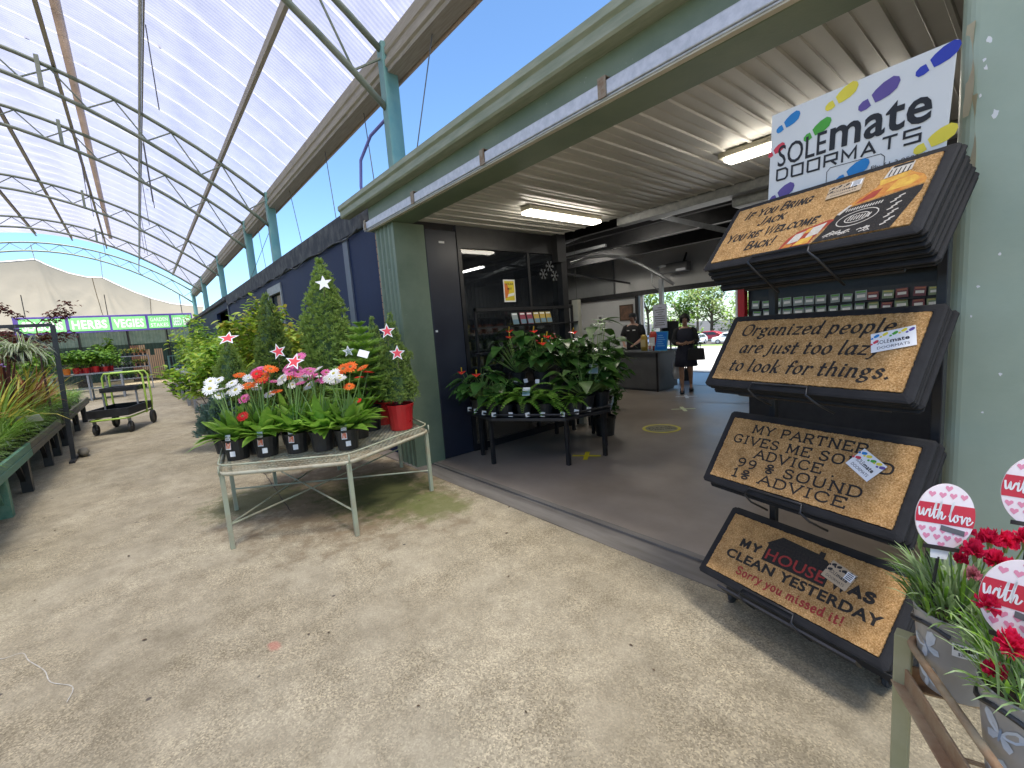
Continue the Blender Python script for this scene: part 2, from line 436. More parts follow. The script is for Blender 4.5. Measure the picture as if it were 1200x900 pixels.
# right column
w = MB(); cr = []
for (cx, cy, a0) in ((-.20,2.50,180),(.24,2.50,270)):
    for i in range(7):
        a = R(a0 + 15*i); cr.append((cx + .05*math.cos(a), cy + .05*math.sin(a)))
cr += [(.29,2.9),(-.25,2.9)]
w.prism(cr, 0, 2.92)
rc = part("entrance_column", w, M['green_post'], smooth=False)
w = MB(); r_ = rnd(9)
for (x, z, s) in ((-.175,2.49,.010),(-.185,2.43,.006),(-.18,2.40,.007),(-.15,2.235,.012),(-.19,2.31,.005),(-.17,1.63,.006),(-.185,1.52,.004),(-.12,1.74,.005),(-.06,2.02,.004),(-.10,1.30,.006),(-.14,1.15,.005),(.02,1.62,.005)):
    k = 9; w.add([(x + s*math.cos(i*6.283/k)*r_.uniform(.5,1), 2.4492 if x > -.19 else 2.4485, z + s*r_.choice((1,1,1.8))*math.sin(i*6.283/k)*r_.uniform(.6,1)) for i in range(k)], [tuple(range(k))[::1]])
sc_ = w.build("chipped_paint", M['white_card'], rc); sc_["kind"] = "stuff"
for (z0, z1, dx, sw) in ((2.25,2.57,0,.022), (1.98,2.32,.012,.026)):
    w = MB(); pts = []
    for i in range(9):
        t = i/8; pts.append((-.222 - .004*math.sin(t*7) + dx, 2.452 + .012*math.sin(t*5), z1 + (z0-z1)*t))
    w.strip(pts, [sw*.7]*8 + [sw*.45], Vector((.75,-.66,0)).normalized()); w.strip([Vector(p)+Vector((-.001,-.0015,0)) for p in pts], [sw*.7]*8 + [sw*.45], Vector((.75,-.66,0)).normalized())
    w.build("tape_strip", M['tape'], rc)
# header, gutter, track
w = MB(); w.box((-5.46,2.41,2.922),(7,2.69,3.42)); part("header_beam", w, M['green_steel'], bevel=.006)
w = MB()
gp = [(2.41,3.21),(2.30,3.21),(2.285,3.225),(2.285,3.29),(2.262,3.31),(2.262,3.36),(2.28,3.372),(2.30,3.36),(2.41,3.36)]
def extrude_x(mb, prof, x0, x1, mi=None):
    N = len(prof)
    mb.add([(x0, p[0], p[1]) for p in prof] + [(x1, p[0], p[1]) for p in prof],
           [tuple(range(N)), tuple(range(2*N-1, N-1, -1))] + [(i, i+N, (i+1) % N + N, (i+1) % N) for i in range(N)], mi)
extrude_x(w, gp, -6.06, 7); part("roof_gutter", w, M['gutter_green'])
w = MB(); w.box((-5.5,2.345,2.945),(7,2.40,3.03)); w.box((-5.5,2.352,2.93),(7,2.395,2.944))
tr = part("door_track", w, M['galv'], bevel=.006)
for x in (-5.44,-4.2,-3.0,-1.78,-.55):
    w = MB(); w.box((x-.03,2.338,2.938),(x+.03,2.344,3.05)); w.box((x-.03,2.338,3.05),(x+.03,2.408,3.056)); w.build("track_bracket", M['rusty_edge'], tr)
w = MB(); extrude_x(w, [(2.40,2.921),(2.40,2.93),(2.36,2.93),(2.36,2.921)], -5.44, 7); part("track_lip", w, M['cream'])
# porch ceiling: pans and ribs running into the shop
w = MB(); x = -4.86; prof = []
while x < 7:
    prof += [(x,2.955),(x+.085,2.955),(x+.09,2.949),(x+.097,2.955),(x+.172,2.955),(x+.178,2.94),(x+.196,2.94),(x+.202,2.955)]; x += .2055
vs = []; fs = []
for (px, pz) in prof: vs += [(px,2.69,pz),(px,5.08,pz)]
fs = [(2*i, 2*i+1, 2*i+3, 2*i+2) for i in range(len(prof)-1)]
w.add(vs, fs); part("porch_ceiling", w, M['ceil'])
w = MB(); w.box((-5.5,2.43,3.43),(7,5.1,3.47)); w.box((-5.5,5.06,2.96),(7,5.10,3.95))
part("porch_roof", w, M['insul'])
# galvanised beam and duct along the back of the porch ceiling
w = MB(); w.box((-3.75,5.12,2.86),(7,5.26,3.0)); part("ceiling_beam", w, M['dull_galv'], bevel=.006)
w = MB(); w.box((-2.35,5.35,2.78),(-1.75,5.95,3.1)); w.box((-3.6,5.3,2.95),(-2.35,5.75,3.15)); part("air_duct", w, M['dull_galv'], bevel=.02)
w = MB(); 
for i in range(16):
    t = i/15; w.lathe([(.17+.02*(i%2), 0), (.17+.02*((i+1)%2), .12)], 14, (0,0,0)) if False else None
pts = [(-1.6+.5*i/24, 5.7+1.2*i/24, 3.62+.04*math.sin(i*.3)) for i in range(25)]
w.tube(pts, [.17+.025*(i%2) for i in range(25)], 14); part("flexible_duct", w, M['foil'])
w = MB(); w.box((-4.87,5.0,2.55),(-4.75,5.14,2.955)); w.box((-4.9,5.1,0),(-4.78,5.22,3.0)); part("porch_post", w, M['black_steel'])
# left flank of the entrance: navy panel, glass wall
w = MB(); w.box((-4.93,2.835,.01),(-4.868,3.28,2.88)); np_ = part("sliding_door", w, M['navy_panel'], bevel=.006)
w = MB(); w.box((-4.8675,3.02,2.72),(-4.865,3.10,2.745)); w.box((-4.8675,2.86,1.63),(-4.862,2.89,1.655)); w.build("door_sticker", M['white_card'], np_)
w = MB(); w.box((-4.92,3.285,2.68),(-4.86,5.1,2.955)); w.box((-4.92,3.285,0),(-4.86,3.34,2.68)); w.box((-4.92,4.5,0),(-4.88,4.54,2.68)); w.box((-4.92,3.34,0),(-4.86,5.1,.1))
gf = part("glass_wall_frame", w, M['black_steel'])
w = MB(); w.box((-4.897,3.34,.1),(-4.889,5.1,2.68)); w.build("glass_pane", glassm("dark_reflecting_glass", (.012,.014,.018), .4), gf)
# shed behind
w = MB(); w.box((-12.0,5.1,3.95),(7,12.3,4.0)); w.box((-34,2.74,3.40),(-12,12.3,3.44)); w.box((-12,2.74,3.40),(-5.5,5.06,3.44)); w.box((-12.0,5.06,3.44),(-5.5,5.1,3.95)); w.box((-12.04,5.1,3.44),(-12.0,12.3,4.0))
part("shop_roof", w, M['insul'])
w = MB()
for y in (6.2,7.3,8.4,9.5,10.6): w.box((-12,y-.03,3.78),(7,y+.03,3.95))
part("roof_purlin", w, M['black_steel'])
w = MB(); w.box((-12,12,2.45),(7,12.14,3.95)); w.box((-12,12,0),(-8.05,12.14,2.45)); w.box((-3.1,12,0),(7,12.14,2.45))
part("white_end_wall", w, M['white_paint'])
w = MB(); w.box((-12,11.86,2.33),(-2.5,11.995,2.47)); w.box((-8.17,11.9,0),(-8.05,12.0,2.33)); w.box((-3.2,11.9,0),(-3.1,12.0,2.33)); part("doorway_frame", w, M['black_steel'])
w = MB(); w.box((-8.0,11.93,0),(-7.9,11.99,2.33)); part("door_jamb_trim", w, M['white_paint'])
w = MB(); prof = []
y = 5.1
while y < 12: prof += [(-11.98,y),(-11.98,y+.06),(-11.95,y+.08),(-11.95,y+.12),(-11.98,y+.14)]; y += .15
vs = []
for p in prof: vs += [(p[0],p[1],0),(p[0],p[1],3.95)]
w.add(vs, [(2*i,2*i+1,2*i+3,2*i+2) for i in range(len(prof)-1)]); part("grey_side_wall", w, M['grey_corr'])
w = MB(); w.box((-34.1,2.75,0),(-34,12.2,3.4)); w.box((-34,12.05,0),(-12.05,12.2,3.4)); part("rear_wall", w, M['navy_panel'])
w = MB(); w.box((6.9,2.7,0),(7,12.1,4)); w.box((.29,2.5,0),(7,2.62,2.92)); part("plain_side_wall", w, M['navy_panel'])
for (y, z) in ((5.9,3.25),(7.0,3.3),(9.0,3.35),(10.4,3.3)):
    w = MB(); w.box((-12,y-.05,z),(7,y+.05,z+.28)); part("roof_beam", w, M['black_steel'])
w = MB(); w.box((-12,11.9,2.47),(-8.95,11.98,3.95)); part("grey_upper_lining", w, M['grey_corr'])
for (a, b, s, mm) in (((-5.6,8.2,3.85),(-3.6,8.2,3.0),.09,'galv'), ((-12,8.3,3.1),(-6.2,8.3,3.75),.07,'dull_galv'), ((-12,10.9,3.0),(-8.2,10.9,3.8),.07,'dull_galv'), ((-8.4,6.2,3.2),(-8.4,12,2.75),.05,'black_steel'),
                      ((-11.9,8.3,3.3),(-6.4,8.3,3.3),.06,'dull_galv')):
    w = MB(); w.bar(a, b, s, s); part("roof_brace", w, M[mm])

# ================================================================ canopy over the aisle
can = thing("aisle_canopy", "arched clear roof on green pipe trusses over the aisle", "canopy", (0,0,0))
def top_z(y): return 7.745 - .063*(y+3.23)**2
def bot_z(y): return top_z(y) - .42 - .30*((y+3.23)/6.23)**2
ys = [3.0 - 12.46*i/28 for i in range(29)]
for ti, X in enumerate((-5.75,-12.66,-15.7,-21.7,-27.7,-33.2)):
    t = MB(); t.tube([(X,y,top_z(y)) for y in ys], .042, 8); t.tube([(X,y,bot_z(y)) for y in ys], .042, 8)
    tp = t.build("roof_truss", M['truss'], can, smooth=True)
    t = MB()
    for i in range(0, 28, 2):
        a, b, c = ys[i], ys[i+1], ys[i+2]
        t.tube([(X,a,top_z(a)-.03),(X,b,bot_z(b)+.02)], .016, 5); t.tube([(X,b,bot_z(b)+.02),(X,c,top_z(c)-.03)], .016, 5)
    t.build("web", M['truss'], tp)
    for yy in (3.03, -9.49):
        t = MB(); t.box((X-.075,yy-.10,3.0 if yy > 0 else 0),(X+.075,yy+.10,5.42)); t.build("canopy_post", M['teal'], can, bevel=.01)
for k, y in enumerate((2.1,.75,-.5,-1.75,-3.0,-4.3,-5.6,-6.9,-8.2)):
    z = top_z(y) + .045
    t = MB(); 
    extrude_x(t, [(y-.03,z),(y+.03,z),(y+.03,z+.012),(y-.018,z+.012),(y-.018,z+.118),(y+.03,z+.118),(y+.03,z+.13),(y-.03,z+.13)], -31.8, 5)
    t.build("roof_purlin", M['purlin'], can)
t = MB(); t.tube([(-36,.72,top_z(.72)-.02),(5,.72,top_z(.72)-.02)], .03, 8); t.build("sprinkler_pipe", M['galv'], can)
t = MB(); y = -.26
t.box((-29.4,y-.07,top_z(y)+.19),(5,y+.07,top_z(y)+.196)); t.build("dirty_flashing", M['rust_strip'], can)
t = MB(); extrude_x(t, [(2.985,5.04),(3.20,5.04),(3.22,5.06),(3.22,5.30),(3.19,5.32),(3.17,5.10),(3.03,5.10),(3.01,5.44),(2.985,5.44),(2.985,5.36),(2.965,5.34),(2.965,5.27),(2.985,5.25),(2.985,5.20),(2.955,5.18),(2.955,5.11),(2.985,5.09)], -34, 5.5)
t.build("canopy_gutter", M['purlin'], can)
t = MB(); t.box((-34,3.225,5.02),(5.5,3.245,5.10)); t.build("gutter_trim", flat("pinkish_gutter_lip", "b8a596"), can)
for X in (-5.6,-12.4): 
    t = MB(); t.tube([(X,3.1,5.2),(X+.28,3.14,5.26)], .06, 10); t.build("downpipe_stub", M['white_card'], can)
# one sheet, then copies
def sheet_mesh():
    me = MB(); W = .82; nx = 44; dx = W/(nx-1)
    yy = [3.06 - 12.6*i/30 for i in range(31)]
    vs = []
    for i in range(nx):
        for y in yy: vs.append((i*dx, y, top_z(y) + .185 + .009*math.cos(i*math.pi/2) + (.004 if i > nx-4 else 0)))
    fs = []; mi = []
    ny = len(yy)
    for i in range(nx-1):
        for j in range(ny-1):
            me.f.append((i*ny+j, (i+1)*ny+j, (i+1)*ny+j+1, i*ny+j+1)); me.m.append(1 if i >= nx-4 else 0)
    me.v = vs
    return me
s0 = sheet_mesh().build("roof_sheet", [M['poly'], M['poly_lap']], can, smooth=True)
s0.location = (-31.84,0,0)
for k in range(1, 46):
    c = s0.copy(); COL.objects.link(c); c.parent = can; c.location = (-31.84 + k*.78, 0, (k % 2)*.003)
for X in (-12.66,-15.7,-21.7,-27.7):
    for y in (-.72, -4.5):
        t = MB(); t.bar((X+.05,y,bot_z(y)-.02),(X+.05,y,top_z(y)+.1),.07,.05); t.build("purlin_strut", M['truss'], can)
r_ = rnd(11)
for k in range(16):
    X = r_.choice((-9,-11.5,-14,-17,-19,-22,-24.5)) + r_.uniform(-.6,.6); y = r_.choice((.75,-.5,-1.75,-3.0)) + .04; L_ = r_.uniform(.8,1.7)
    t = MB(); t.tube([(X,y,top_z(y)+.05),(X+.02,y,top_z(y)-L_)], .009, 5); t.build("sprinkler_dropper", M['wire'], can)
for (a, b) in (((-4.7,3.1,5.1),(-4.9,2.78,3.5)), ((-6.9,3.15,5.1),(-6.0,2.8,3.5)), ((-8.6,3.1,5.1),(-7.6,2.8,3.5)), ((-11.1,3.1,5.1),(-9.6,2.8,3.5)), ((-12.7,3.1,4.8),(-15.0,2.8,3.6)), ((-14.6,3.1,5.0),(-12.9,2.8,3.6))):
    t = MB(); t.tube([a, b], .007, 5); t.build("stay_wire", M['wire'], can)
t = MB(); t.tube([(-6.25,2.72,3.4),(-6.3,2.72,3.75),(-6.28,2.75,4.1),(-6.1,2.85,4.38),(-5.85,2.95,4.5),(-5.75,2.98,4.52)], .022, 8); t.build("conduit", flat("violet_grey_conduit", "6a6aa8"), can, smooth=True)

# ================================================================ far end of the aisle
sl = MB(); nu, nv = 150, 22; ctrl = [(-12,6.6),(-7.5,7.3),(-5.6,6.85),(-4.6,6.95),(-3.5,7.12),(-3.0,6.78),(-2.3,6.42),(-1.6,6.22),(-.95,6.2),(-.4,5.82),(.3,5.4),(1.1,5.0),(2.0,4.68),(3.6,4.45)]
def ctrl_z(y):
    for (a, za), (b, zb) in zip(ctrl, ctrl[1:]):
        if a <= y <= b: return za + (zb-za)*(y-a)/(b-a)
    return ctrl[-1][1]
vs = []
for i in range(nu+1):
    y = -12 + 15.6*i/nu
    for j in range(nv+1):
        t = j/nv; zt = ctrl_z(y); fold = 0
        for pk in (-7.5,-3.5,-.95):
            dd = math.hypot(y-pk, 4*t); fold += .09*math.sin(17*math.atan2(4*t, y-pk))*math.exp(-dd/2.2)*min(1, t*5)
        vs.append((-34.6 - 9*t, y, zt + (3.7-zt)*(t**.75) - .25*math.sin(math.pi*t) + fold))
sl.add(vs, [(i*(nv+1)+j, (i+1)*(nv+1)+j, (i+1)*(nv+1)+j+1, i*(nv+1)+j+1) for i in range(nu) for j in range(nv)])
so = thing("shade_sail", "tan shade cloth sail with two peaks hung above the row of green signs", "shade sail", (0,0,0))
sl.build("sail_cloth", M['sail'], so, smooth=True)
t = MB(); t.tube([vs[i*(nv+1)] for i in range(nu+1)], .035, 6); t.build("hem_cable", M['white_card'], so)
for yy, zz in ((-3.5,7.12),(-.95,6.2)): t = MB(); t.tube([(-34.6,yy,zz),(-33.2,yy+.1,top_z(yy)-.1)], .02, 5); t.build("tie_rope", M['white_card'], so)
for yy in (-9.2,-6.6,-1.4,1.0):
    i = round((yy+12)/15.6*nu); t = MB(); t.tube([(p[0]+.01,p[1],p[2]-.012) for p in vs[i*(nv+1):(i+1)*(nv+1)]], .018, 5); t.build("seam", flat("sail_seam","8a7d62"), so)

fe = thing("boundary_fence", "dark green corrugated fence with pale sheeting above at the aisle end", "fence", (-43,0,0))
w = MB(); prof = []
y = -13
while y < 4.5: prof += [(0,y),(0,y+.07),(.04,y+.1),(.04,y+.17)]; y += .2
for z0, z1, nm, mm in ((0,2.55,"fence_sheet",'fence_green'), (2.55,3.75,"upper_sheet",'fence_light')):
    w = MB(); vs = []
    for p in prof: vs += [(p[0],p[1],z0),(p[0],p[1],z1)]
    w.add(vs, [(2*i,2*i+1,2*i+3,2*i+2) for i in range(len(prof)-1)]); w.build(nm, M[mm], fe)
w = MB()
for y in (-12,-9,-6,-3,-.4,1.9,4): w.box((.05,y-.05,0),(.13,y+.05,3.8))
w.box((.05,-13,3.7),(.12,4.5,3.8)); w.build("fence_frame", M['black_steel'], fe)
w = MB(); w.box((-40,4.3,0),(-33.5,4.42,3.6)); wo = w.build("navy_end_wall", M['navy']); tag(wo, "navy shed wall beyond the far end of the aisle", "wall")
w = MB(); prof = []
y = -45
while y < 6: prof += [(y,-10.9),(y+.07,-10.9),(y+.1,-10.86),(y+.17,-10.86)]; y += .2
vs = []
for p in prof: vs += [(p[0],p[1],0),(p[0],p[1],3.0)]
w.add(vs, [(2*i,2*i+1,2*i+3,2*i+2) for i in range(len(prof)-1)]); wo = w.build("side_fence", M['fence_green']); tag(wo, "long dark green fence along the open side of the canopy", "fence")
# ================================================================ lettering
GL = {
'A': (.82, [(0,0),(.41,1),(.82,0)], [(.17,.36),(.65,.36)]),
'B': (.72, [(.1,0),(.1,1)], 'c', [(.1,1),(.42,1),(.6,.9),(.62,.74),(.52,.58),(.1,.53)], 'c', [(.1,.53),(.52,.52),(.7,.36),(.68,.14),(.5,0),(.1,0)]),
'C': (.78, 'c', [(.74,.78),(.62,.95),(.4,1),(.14,.86),(.04,.5),(.14,.14),(.4,0),(.62,.05),(.76,.22)]),
'D': (.8, [(.1,0),(.1,1)], 'c', [(.1,1),(.42,1),(.68,.84),(.76,.5),(.68,.16),(.42,0),(.1,0)]),
'E': (.72, [(.68,.82),(.68,1),(.1,1)], [(.1,1),(.1,0)], [(.1,0),(.7,0),(.7,.2)], [(.1,.53),(.48,.53)]),
'F': (.68, [(.66,.82),(.66,1),(.1,1)], [(.1,1),(.1,0)], [(.1,.53),(.48,.53)]),
'G': (.84, 'c', [(.76,.78),(.62,.96),(.4,1),(.14,.86),(.04,.5),(.14,.14),(.4,0),(.62,.05),(.74,.16)], [(.74,.1),(.74,.42),(.5,.42)]),
'I': (.4, [(.2,0),(.2,1)]),
'J': (.6, 'c', [(.42,1),(.42,.3),(.36,.06),(.2,0),(.04,.1)]),
'K': (.8, [(.1,0),(.1,1)], [(.7,1),(.12,.42)], [(.3,.58),(.74,0)]),
'L': (.7, [(.1,1),(.1,0)], [(.1,0),(.66,0),(.66,.22)]),
'M': (1.0, [(.12,0),(.14,1)], [(.14,1),(.5,.2),(.86,1)], [(.86,1),(.88,0)]),
'N': (.84, [(.1,0),(.1,1)], [(.1,1),(.72,0)], [(.72,0),(.72,1)]),
'O': (.86, 'o', [(.43,1),(.15,.88),(.05,.5),(.15,.12),(.43,0),(.71,.12),(.81,.5),(.71,.88)]),
'P': (.72, [(.1,0),(.1,1)], 'c', [(.1,1),(.48,1),(.67,.86),(.67,.62),(.48,.47),(.1,.46)]),
'R': (.8, [(.1,0),(.1,1)], 'c', [(.1,1),(.48,1),(.66,.86),(.66,.64),(.48,.5),(.1,.49)], [(.4,.5),(.74,0)]),
'S': (.7, 'c', [(.6,.8),(.52,.95),(.33,1),(.12,.9),(.1,.7),(.3,.55),(.5,.46),(.62,.27),(.52,.06),(.32,0),(.12,.06),(.06,.24)]),
'T': (.76, [(.04,.8),(.04,1),(.72,1),(.72,.8)], [(.38,1),(.38,0)]),
'U': (.84, 'c', [(.12,1),(.12,.3),(.22,.06),(.42,0),(.62,.06),(.72,.3),(.72,1)]),
'V': (.8, [(.03,1),(.4,0),(.77,1)]),
'W': (1.1, [(.03,1),(.3,0),(.55,.9),(.8,0),(1.07,1)]),
'Y': (.8, [(.04,1),(.4,.48),(.76,1)], [(.4,.48),(.4,0)]),
'9': (.66, 'c', [(.58,.7),(.46,.5),(.26,.48),(.1,.6),(.1,.84),(.26,1),(.46,.97),(.58,.74),(.56,.4),(.42,.08),(.2,0)]),
'1': (.5, [(.1,.82),(.27,1),(.27,0)], [(.08,0),(.46,0)]),
'%': (.7, 'o', [(.35,1.0),(.18,.92),(.18,.76),(.35,.68),(.52,.76),(.52,.92)], [(.05,.5),(.65,.5)], 'o', [(.35,.32),(.18,.24),(.18,.08),(.35,.0),(.52,.08),(.52,.24)]),
"'": (.25, [(.14,1),(.1,.78)]), '!': (.3, [(.15,1),(.13,.28)], [(.12,.05),(.14,.0)]), '.': (.3, [(.12,.06),(.17,.0)]),
'a': (.6, 'c', [(.46,.5),(.34,.64),(.16,.6),(.05,.36),(.08,.08),(.22,0),(.36,.12),(.47,.4)], 'c', [(.48,.64),(.45,.2),(.5,.02),(.6,.06)]),
'd': (.6, 'c', [(.46,.5),(.34,.64),(.16,.6),(.05,.36),(.08,.08),(.22,0),(.36,.12),(.47,.4)], 'c', [(.5,1.05),(.46,.2),(.5,.02),(.6,.06)]),
'e': (.54, 'c', [(.07,.32),(.44,.38),(.42,.58),(.28,.65),(.12,.54),(.05,.28),(.14,.04),(.3,0),(.48,.12)]),
'f': (.42, 'c', [(.46,.92),(.36,1.03),(.24,.96),(.2,.7),(.18,0)], [(.04,.6),(.38,.6)]),
'g': (.58, 'o', [(.24,.64),(.08,.52),(.08,.36),(.24,.24),(.4,.36),(.4,.52)], 'c', [(.4,.58),(.54,.64)], 'c', [(.2,.24),(.1,.14),(.2,.04),(.42,0),(.5,-.14),(.36,-.3),(.14,-.3),(.05,-.18),(.16,-.04)]),
'h': (.6, [(.1,1.05),(.08,0)], 'c', [(.09,.42),(.24,.62),(.4,.6),(.46,.4),(.46,.06),(.56,.02)]),
'i': (.3, 'c', [(.12,.64),(.11,.14),(.16,.01),(.26,.05)], [(.13,.88),(.15,.82)]),
'j': (.3, 'c', [(.16,.64),(.14,-.1),(.06,-.28),(-.08,-.26)], [(.16,.88),(.18,.82)]),
'k': (.58, [(.1,1.05),(.08,0)], [(.46,.62),(.12,.3)], 'c', [(.22,.38),(.4,.06),(.54,.02)]),
'l': (.3, 'c', [(.13,1.05),(.11,.14),(.16,.01),(.26,.05)]),
'm': (.9, [(.1,.64),(.08,0)], 'c', [(.09,.42),(.22,.62),(.36,.6),(.42,.4),(.42,0)], 'c', [(.42,.42),(.54,.62),(.68,.6),(.76,.4),(.76,.06),(.86,.02)]),
'n': (.62, [(.1,.64),(.08,0)], 'c', [(.09,.42),(.24,.62),(.4,.6),(.46,.4),(.46,.06),(.58,.02)]),
'o': (.56, 'o', [(.28,.65),(.1,.54),(.05,.32),(.1,.1),(.28,0),(.44,.1),(.5,.32),(.44,.54)]),
'p': (.6, [(.12,.66),(.08,-.34)], 'c', [(.1,.44),(.26,.64),(.44,.58),(.52,.32),(.44,.06),(.28,0),(.1,.12)]),
'r': (.44, [(.1,.64),(.08,0)], 'c', [(.09,.4),(.22,.6),(.34,.64),(.42,.56)]),
's': (.46, 'c', [(.4,.52),(.28,.65),(.12,.6),(.1,.46),(.24,.36),(.38,.26),(.38,.1),(.22,0),(.05,.12)]),
't': (.42, 'c', [(.16,.9),(.14,.14),(.22,0),(.38,.08)], [(.02,.62),(.36,.62)]),
'u': (.62, 'c', [(.08,.64),(.08,.2),(.16,.02),(.32,.06),(.46,.26)], 'c', [(.47,.64),(.45,.16),(.52,.02),(.6,.06)]),
'v': (.54, [(.04,.64),(.24,0),(.48,.66)]),
'w': (.8, [(.04,.64),(.2,0),(.4,.55),(.56,0),(.76,.66)]),
'y': (.56, [(.05,.64),(.26,.06)], 'c', [(.5,.64),(.26,.0),(.14,-.24),(.0,-.3)]),
'z': (.54, [(.06,.62),(.46,.62)], [(.46,.62),(.05,.02)], [(.05,.02),(.5,.02)]),
}
def catmull(p, closed, k=5):
    out = []; N = len(p)
    rng = range(N if closed else N-1)
    for i in rng:
        if closed: a, b, c, d = p[i-1], p[i], p[(i+1) % N], p[(i+2) % N]
        else: a, b, c, d = p[max(i-1,0)], p[i], p[i+1], p[min(i+2,N-1)]
        for j in range(k):
            t = j/k
            out.append(tuple(.5*((2*b[q]) + (-a[q]+c[q])*t + (2*a[q]-5*b[q]+4*c[q]-d[q])*t*t + (-a[q]+3*b[q]-3*c[q]+d[q])*t**3) for q in (0,1)))
    if not closed: out.append(p[-1])
    return out
ZK = [0]
def stroke(mb, pts, half, closed=False, thin=1.0, nib=R(35), z=0.0, mi=None, ext=True):
    """one pen stroke as a flat ribbon; thin < 1 gives broad-nib contrast"""
    pts = [Vector((p[0], p[1])) for p in pts]; N = len(pts)
    L_ = []; R_ = []
    for i in range(N):
        a = pts[i-1] if (i > 0 or closed) else pts[i]; b = pts[(i+1) % N] if (i < N-1 or closed) else pts[i]
        d1 = (pts[i]-a); d2 = (b-pts[i])
        if d1.length < 1e-7: d1 = d2
        if d2.length < 1e-7: d2 = d1
        t = (d1.normalized() + d2.normalized())
        t = t.normalized() if t.length > 1e-4 else d1.normalized()
        nrm = Vector((-t.y, t.x)); cosb = max(.45, t.dot(d1.normalized()))
        ang = math.atan2(t.y, t.x); h = half*(thin + (1-thin)*abs(math.sin(ang-nib)))/cosb
        q = pts[i]
        if ext and not closed and i == 0: q = q - t*half*.5
        if ext and not closed and i == N-1: q = q + t*half*.5
        L_.append(q + nrm*h); R_.append(q - nrm*h)
    ZK[0] = (ZK[0]+1) % 9; zz = z + ZK[0]*.00006
    vs = []
    for a, b in zip(L_, R_): vs += [(a.x,a.y,zz),(b.x,b.y,zz)]
    fs = [(2*i+1, 2*((i+1)%N)+1, 2*((i+1)%N), 2*i) for i in range(N if closed else N-1)]
    mb.add(vs, fs, mi)
def stroke_text(mb, s, x0, x1, y, h, half, thin=1.0, serif=0.0, shear=0.0, space=.16, gap=.45, small=None, wob=0, seed=1, z=0.0, mi=None, nib=R(35), slope=0):
    rr = rnd(seed); lay = []; x = 0
    for ch in s:
        sc = 1.0
        if ch == ' ': x += gap; continue
        key = ch
        if small and ch.islower(): key = ch.upper(); sc = small
        G = GL[key]; lay.append((x, sc, G, key)); x += G[0]*sc + space
    tot = x - space; kx = (x1-x0)/tot
    for (gx, sc, G, key) in lay:
        mode = None; dy = rr.uniform(-wob, wob); rot = rr.uniform(-wob, wob)*1.5
        for it in G[1:]:
            if isinstance(it, str): mode = it; continue
            p = catmull(it, mode == 'o') if mode else it
            closed = mode == 'o'
            def tf(q):
                qx, qy = q[0]*sc, q[1]*sc + dy
                qx, qy = qx - rot*qy, qy + rot*qx
                X = x0 + (gx + qx)*kx + shear*qy*h; return (X, y + qy*h + slope*(X-x0))
            stroke(mb, [tf(q) for q in p], half, closed, thin, nib, z, mi)
            if serif and not mode:
                for e, f in ((it[0], it[1]), (it[-1], it[-2])):
                    dx_, dy_ = abs(e[0]-f[0]), abs(e[1]-f[1])
                    if dy_ > .3 and dy_ > dx_*.8 and (abs(e[1]) < .02 or abs(e[1]-1) < .02 or abs(e[1]-.64) < .02 or e[1] > 1.02):
                        w_ = serif if key != 'I' else serif*1.4
                        stroke(mb, [tf((e[0]-w_, e[1])), tf((e[0]+w_, e[1]))], half*.72, z=z, mi=mi, ext=False)
            elif serif and mode == 'c' and it[0][1] in (1, .64, 1.05) and abs(it[0][0]-it[1][0]) < .06:
                stroke(mb, [tf((it[0][0]-serif, it[0][1])), tf((it[0][0]+serif*.5, it[0][1]))], half*.72, z=z, mi=mi, ext=False)
            mode = None
def bfont(mb, s, x0, x1, y, h, bold=0.0, shear=0.0, z=0.0, mi=None, cap=.729):
    """solid lettering from Blender's built-in face, fitted to a width and cap height"""
    cu = bpy.data.curves.new("lettering", 'FONT'); cu.body = s; cu.size = 1; cu.offset = bold; cu.shear = shear; cu.resolution_u = 3; cu.space_character = 1 + bold*2.2; cu.fill_mode = 'FRONT'
    ob = bpy.data.objects.new("lettering", cu); COL.objects.link(ob)
    dg = bpy.context.evaluated_depsgraph_get(); me = bpy.data.meshes.new_from_object(ob.evaluated_get(dg))
    xs = [v.co.x for v in me.vertices]; a, b = min(xs), max(xs)
    ky = h/cap
    vs = [(x0 + (v.co.x-a)/(b-a)*(x1-x0), y + v.co.y*ky, z) for v in me.vertices]
    mb.add(vs, [tuple(p.vertices) for p in me.polygons], mi)
    bpy.data.objects.remove(ob); bpy.data.curves.remove(cu); bpy.data.meshes.remove(me)
def ellipse(mb, cx, cy, a, b, rot, z=0, mi=None, n=20, cut=None):
    pts = []
    for i in range(n):
        t = 2*math.pi*i/n; x, y = a*math.cos(t), b*math.sin(t)
        if cut is not None: x = max(x, cut[0]*a) if cut[0] < 0 and cut[1] > 0 else x
        pts.append((cx + x*math.cos(rot) - y*math.sin(rot), cy + x*math.sin(rot) + y*math.cos(rot)))
    mb.sheet(pts, z, mi)
def footprint(mb, cx, cy, L_, rot, z, mi):
    """shoe print: sole and heel with a gap, pointing along rot"""
    def P(x, y): return (cx + x*math.cos(rot) - y*math.sin(rot), cy + x*math.sin(rot) + y*math.cos(rot))
    sole = [(-.12,-.13),(0,-.17),(.2,-.2),(.38,-.17),(.5,-.05),(.51,.06),(.42,.17),(.2,.2),(0,.17),(-.12,.12)]
    heel = [(-.22,-.12),(-.22,.1),(-.34,.13),(-.46,.09),(-.5,0),(-.46,-.09),(-.34,-.13)]
    mb.sheet([P(x*L_, y*L_) for x, y in sole], z, mi); mb.sheet([P(x*L_, y*L_) for x, y in heel], z, mi)

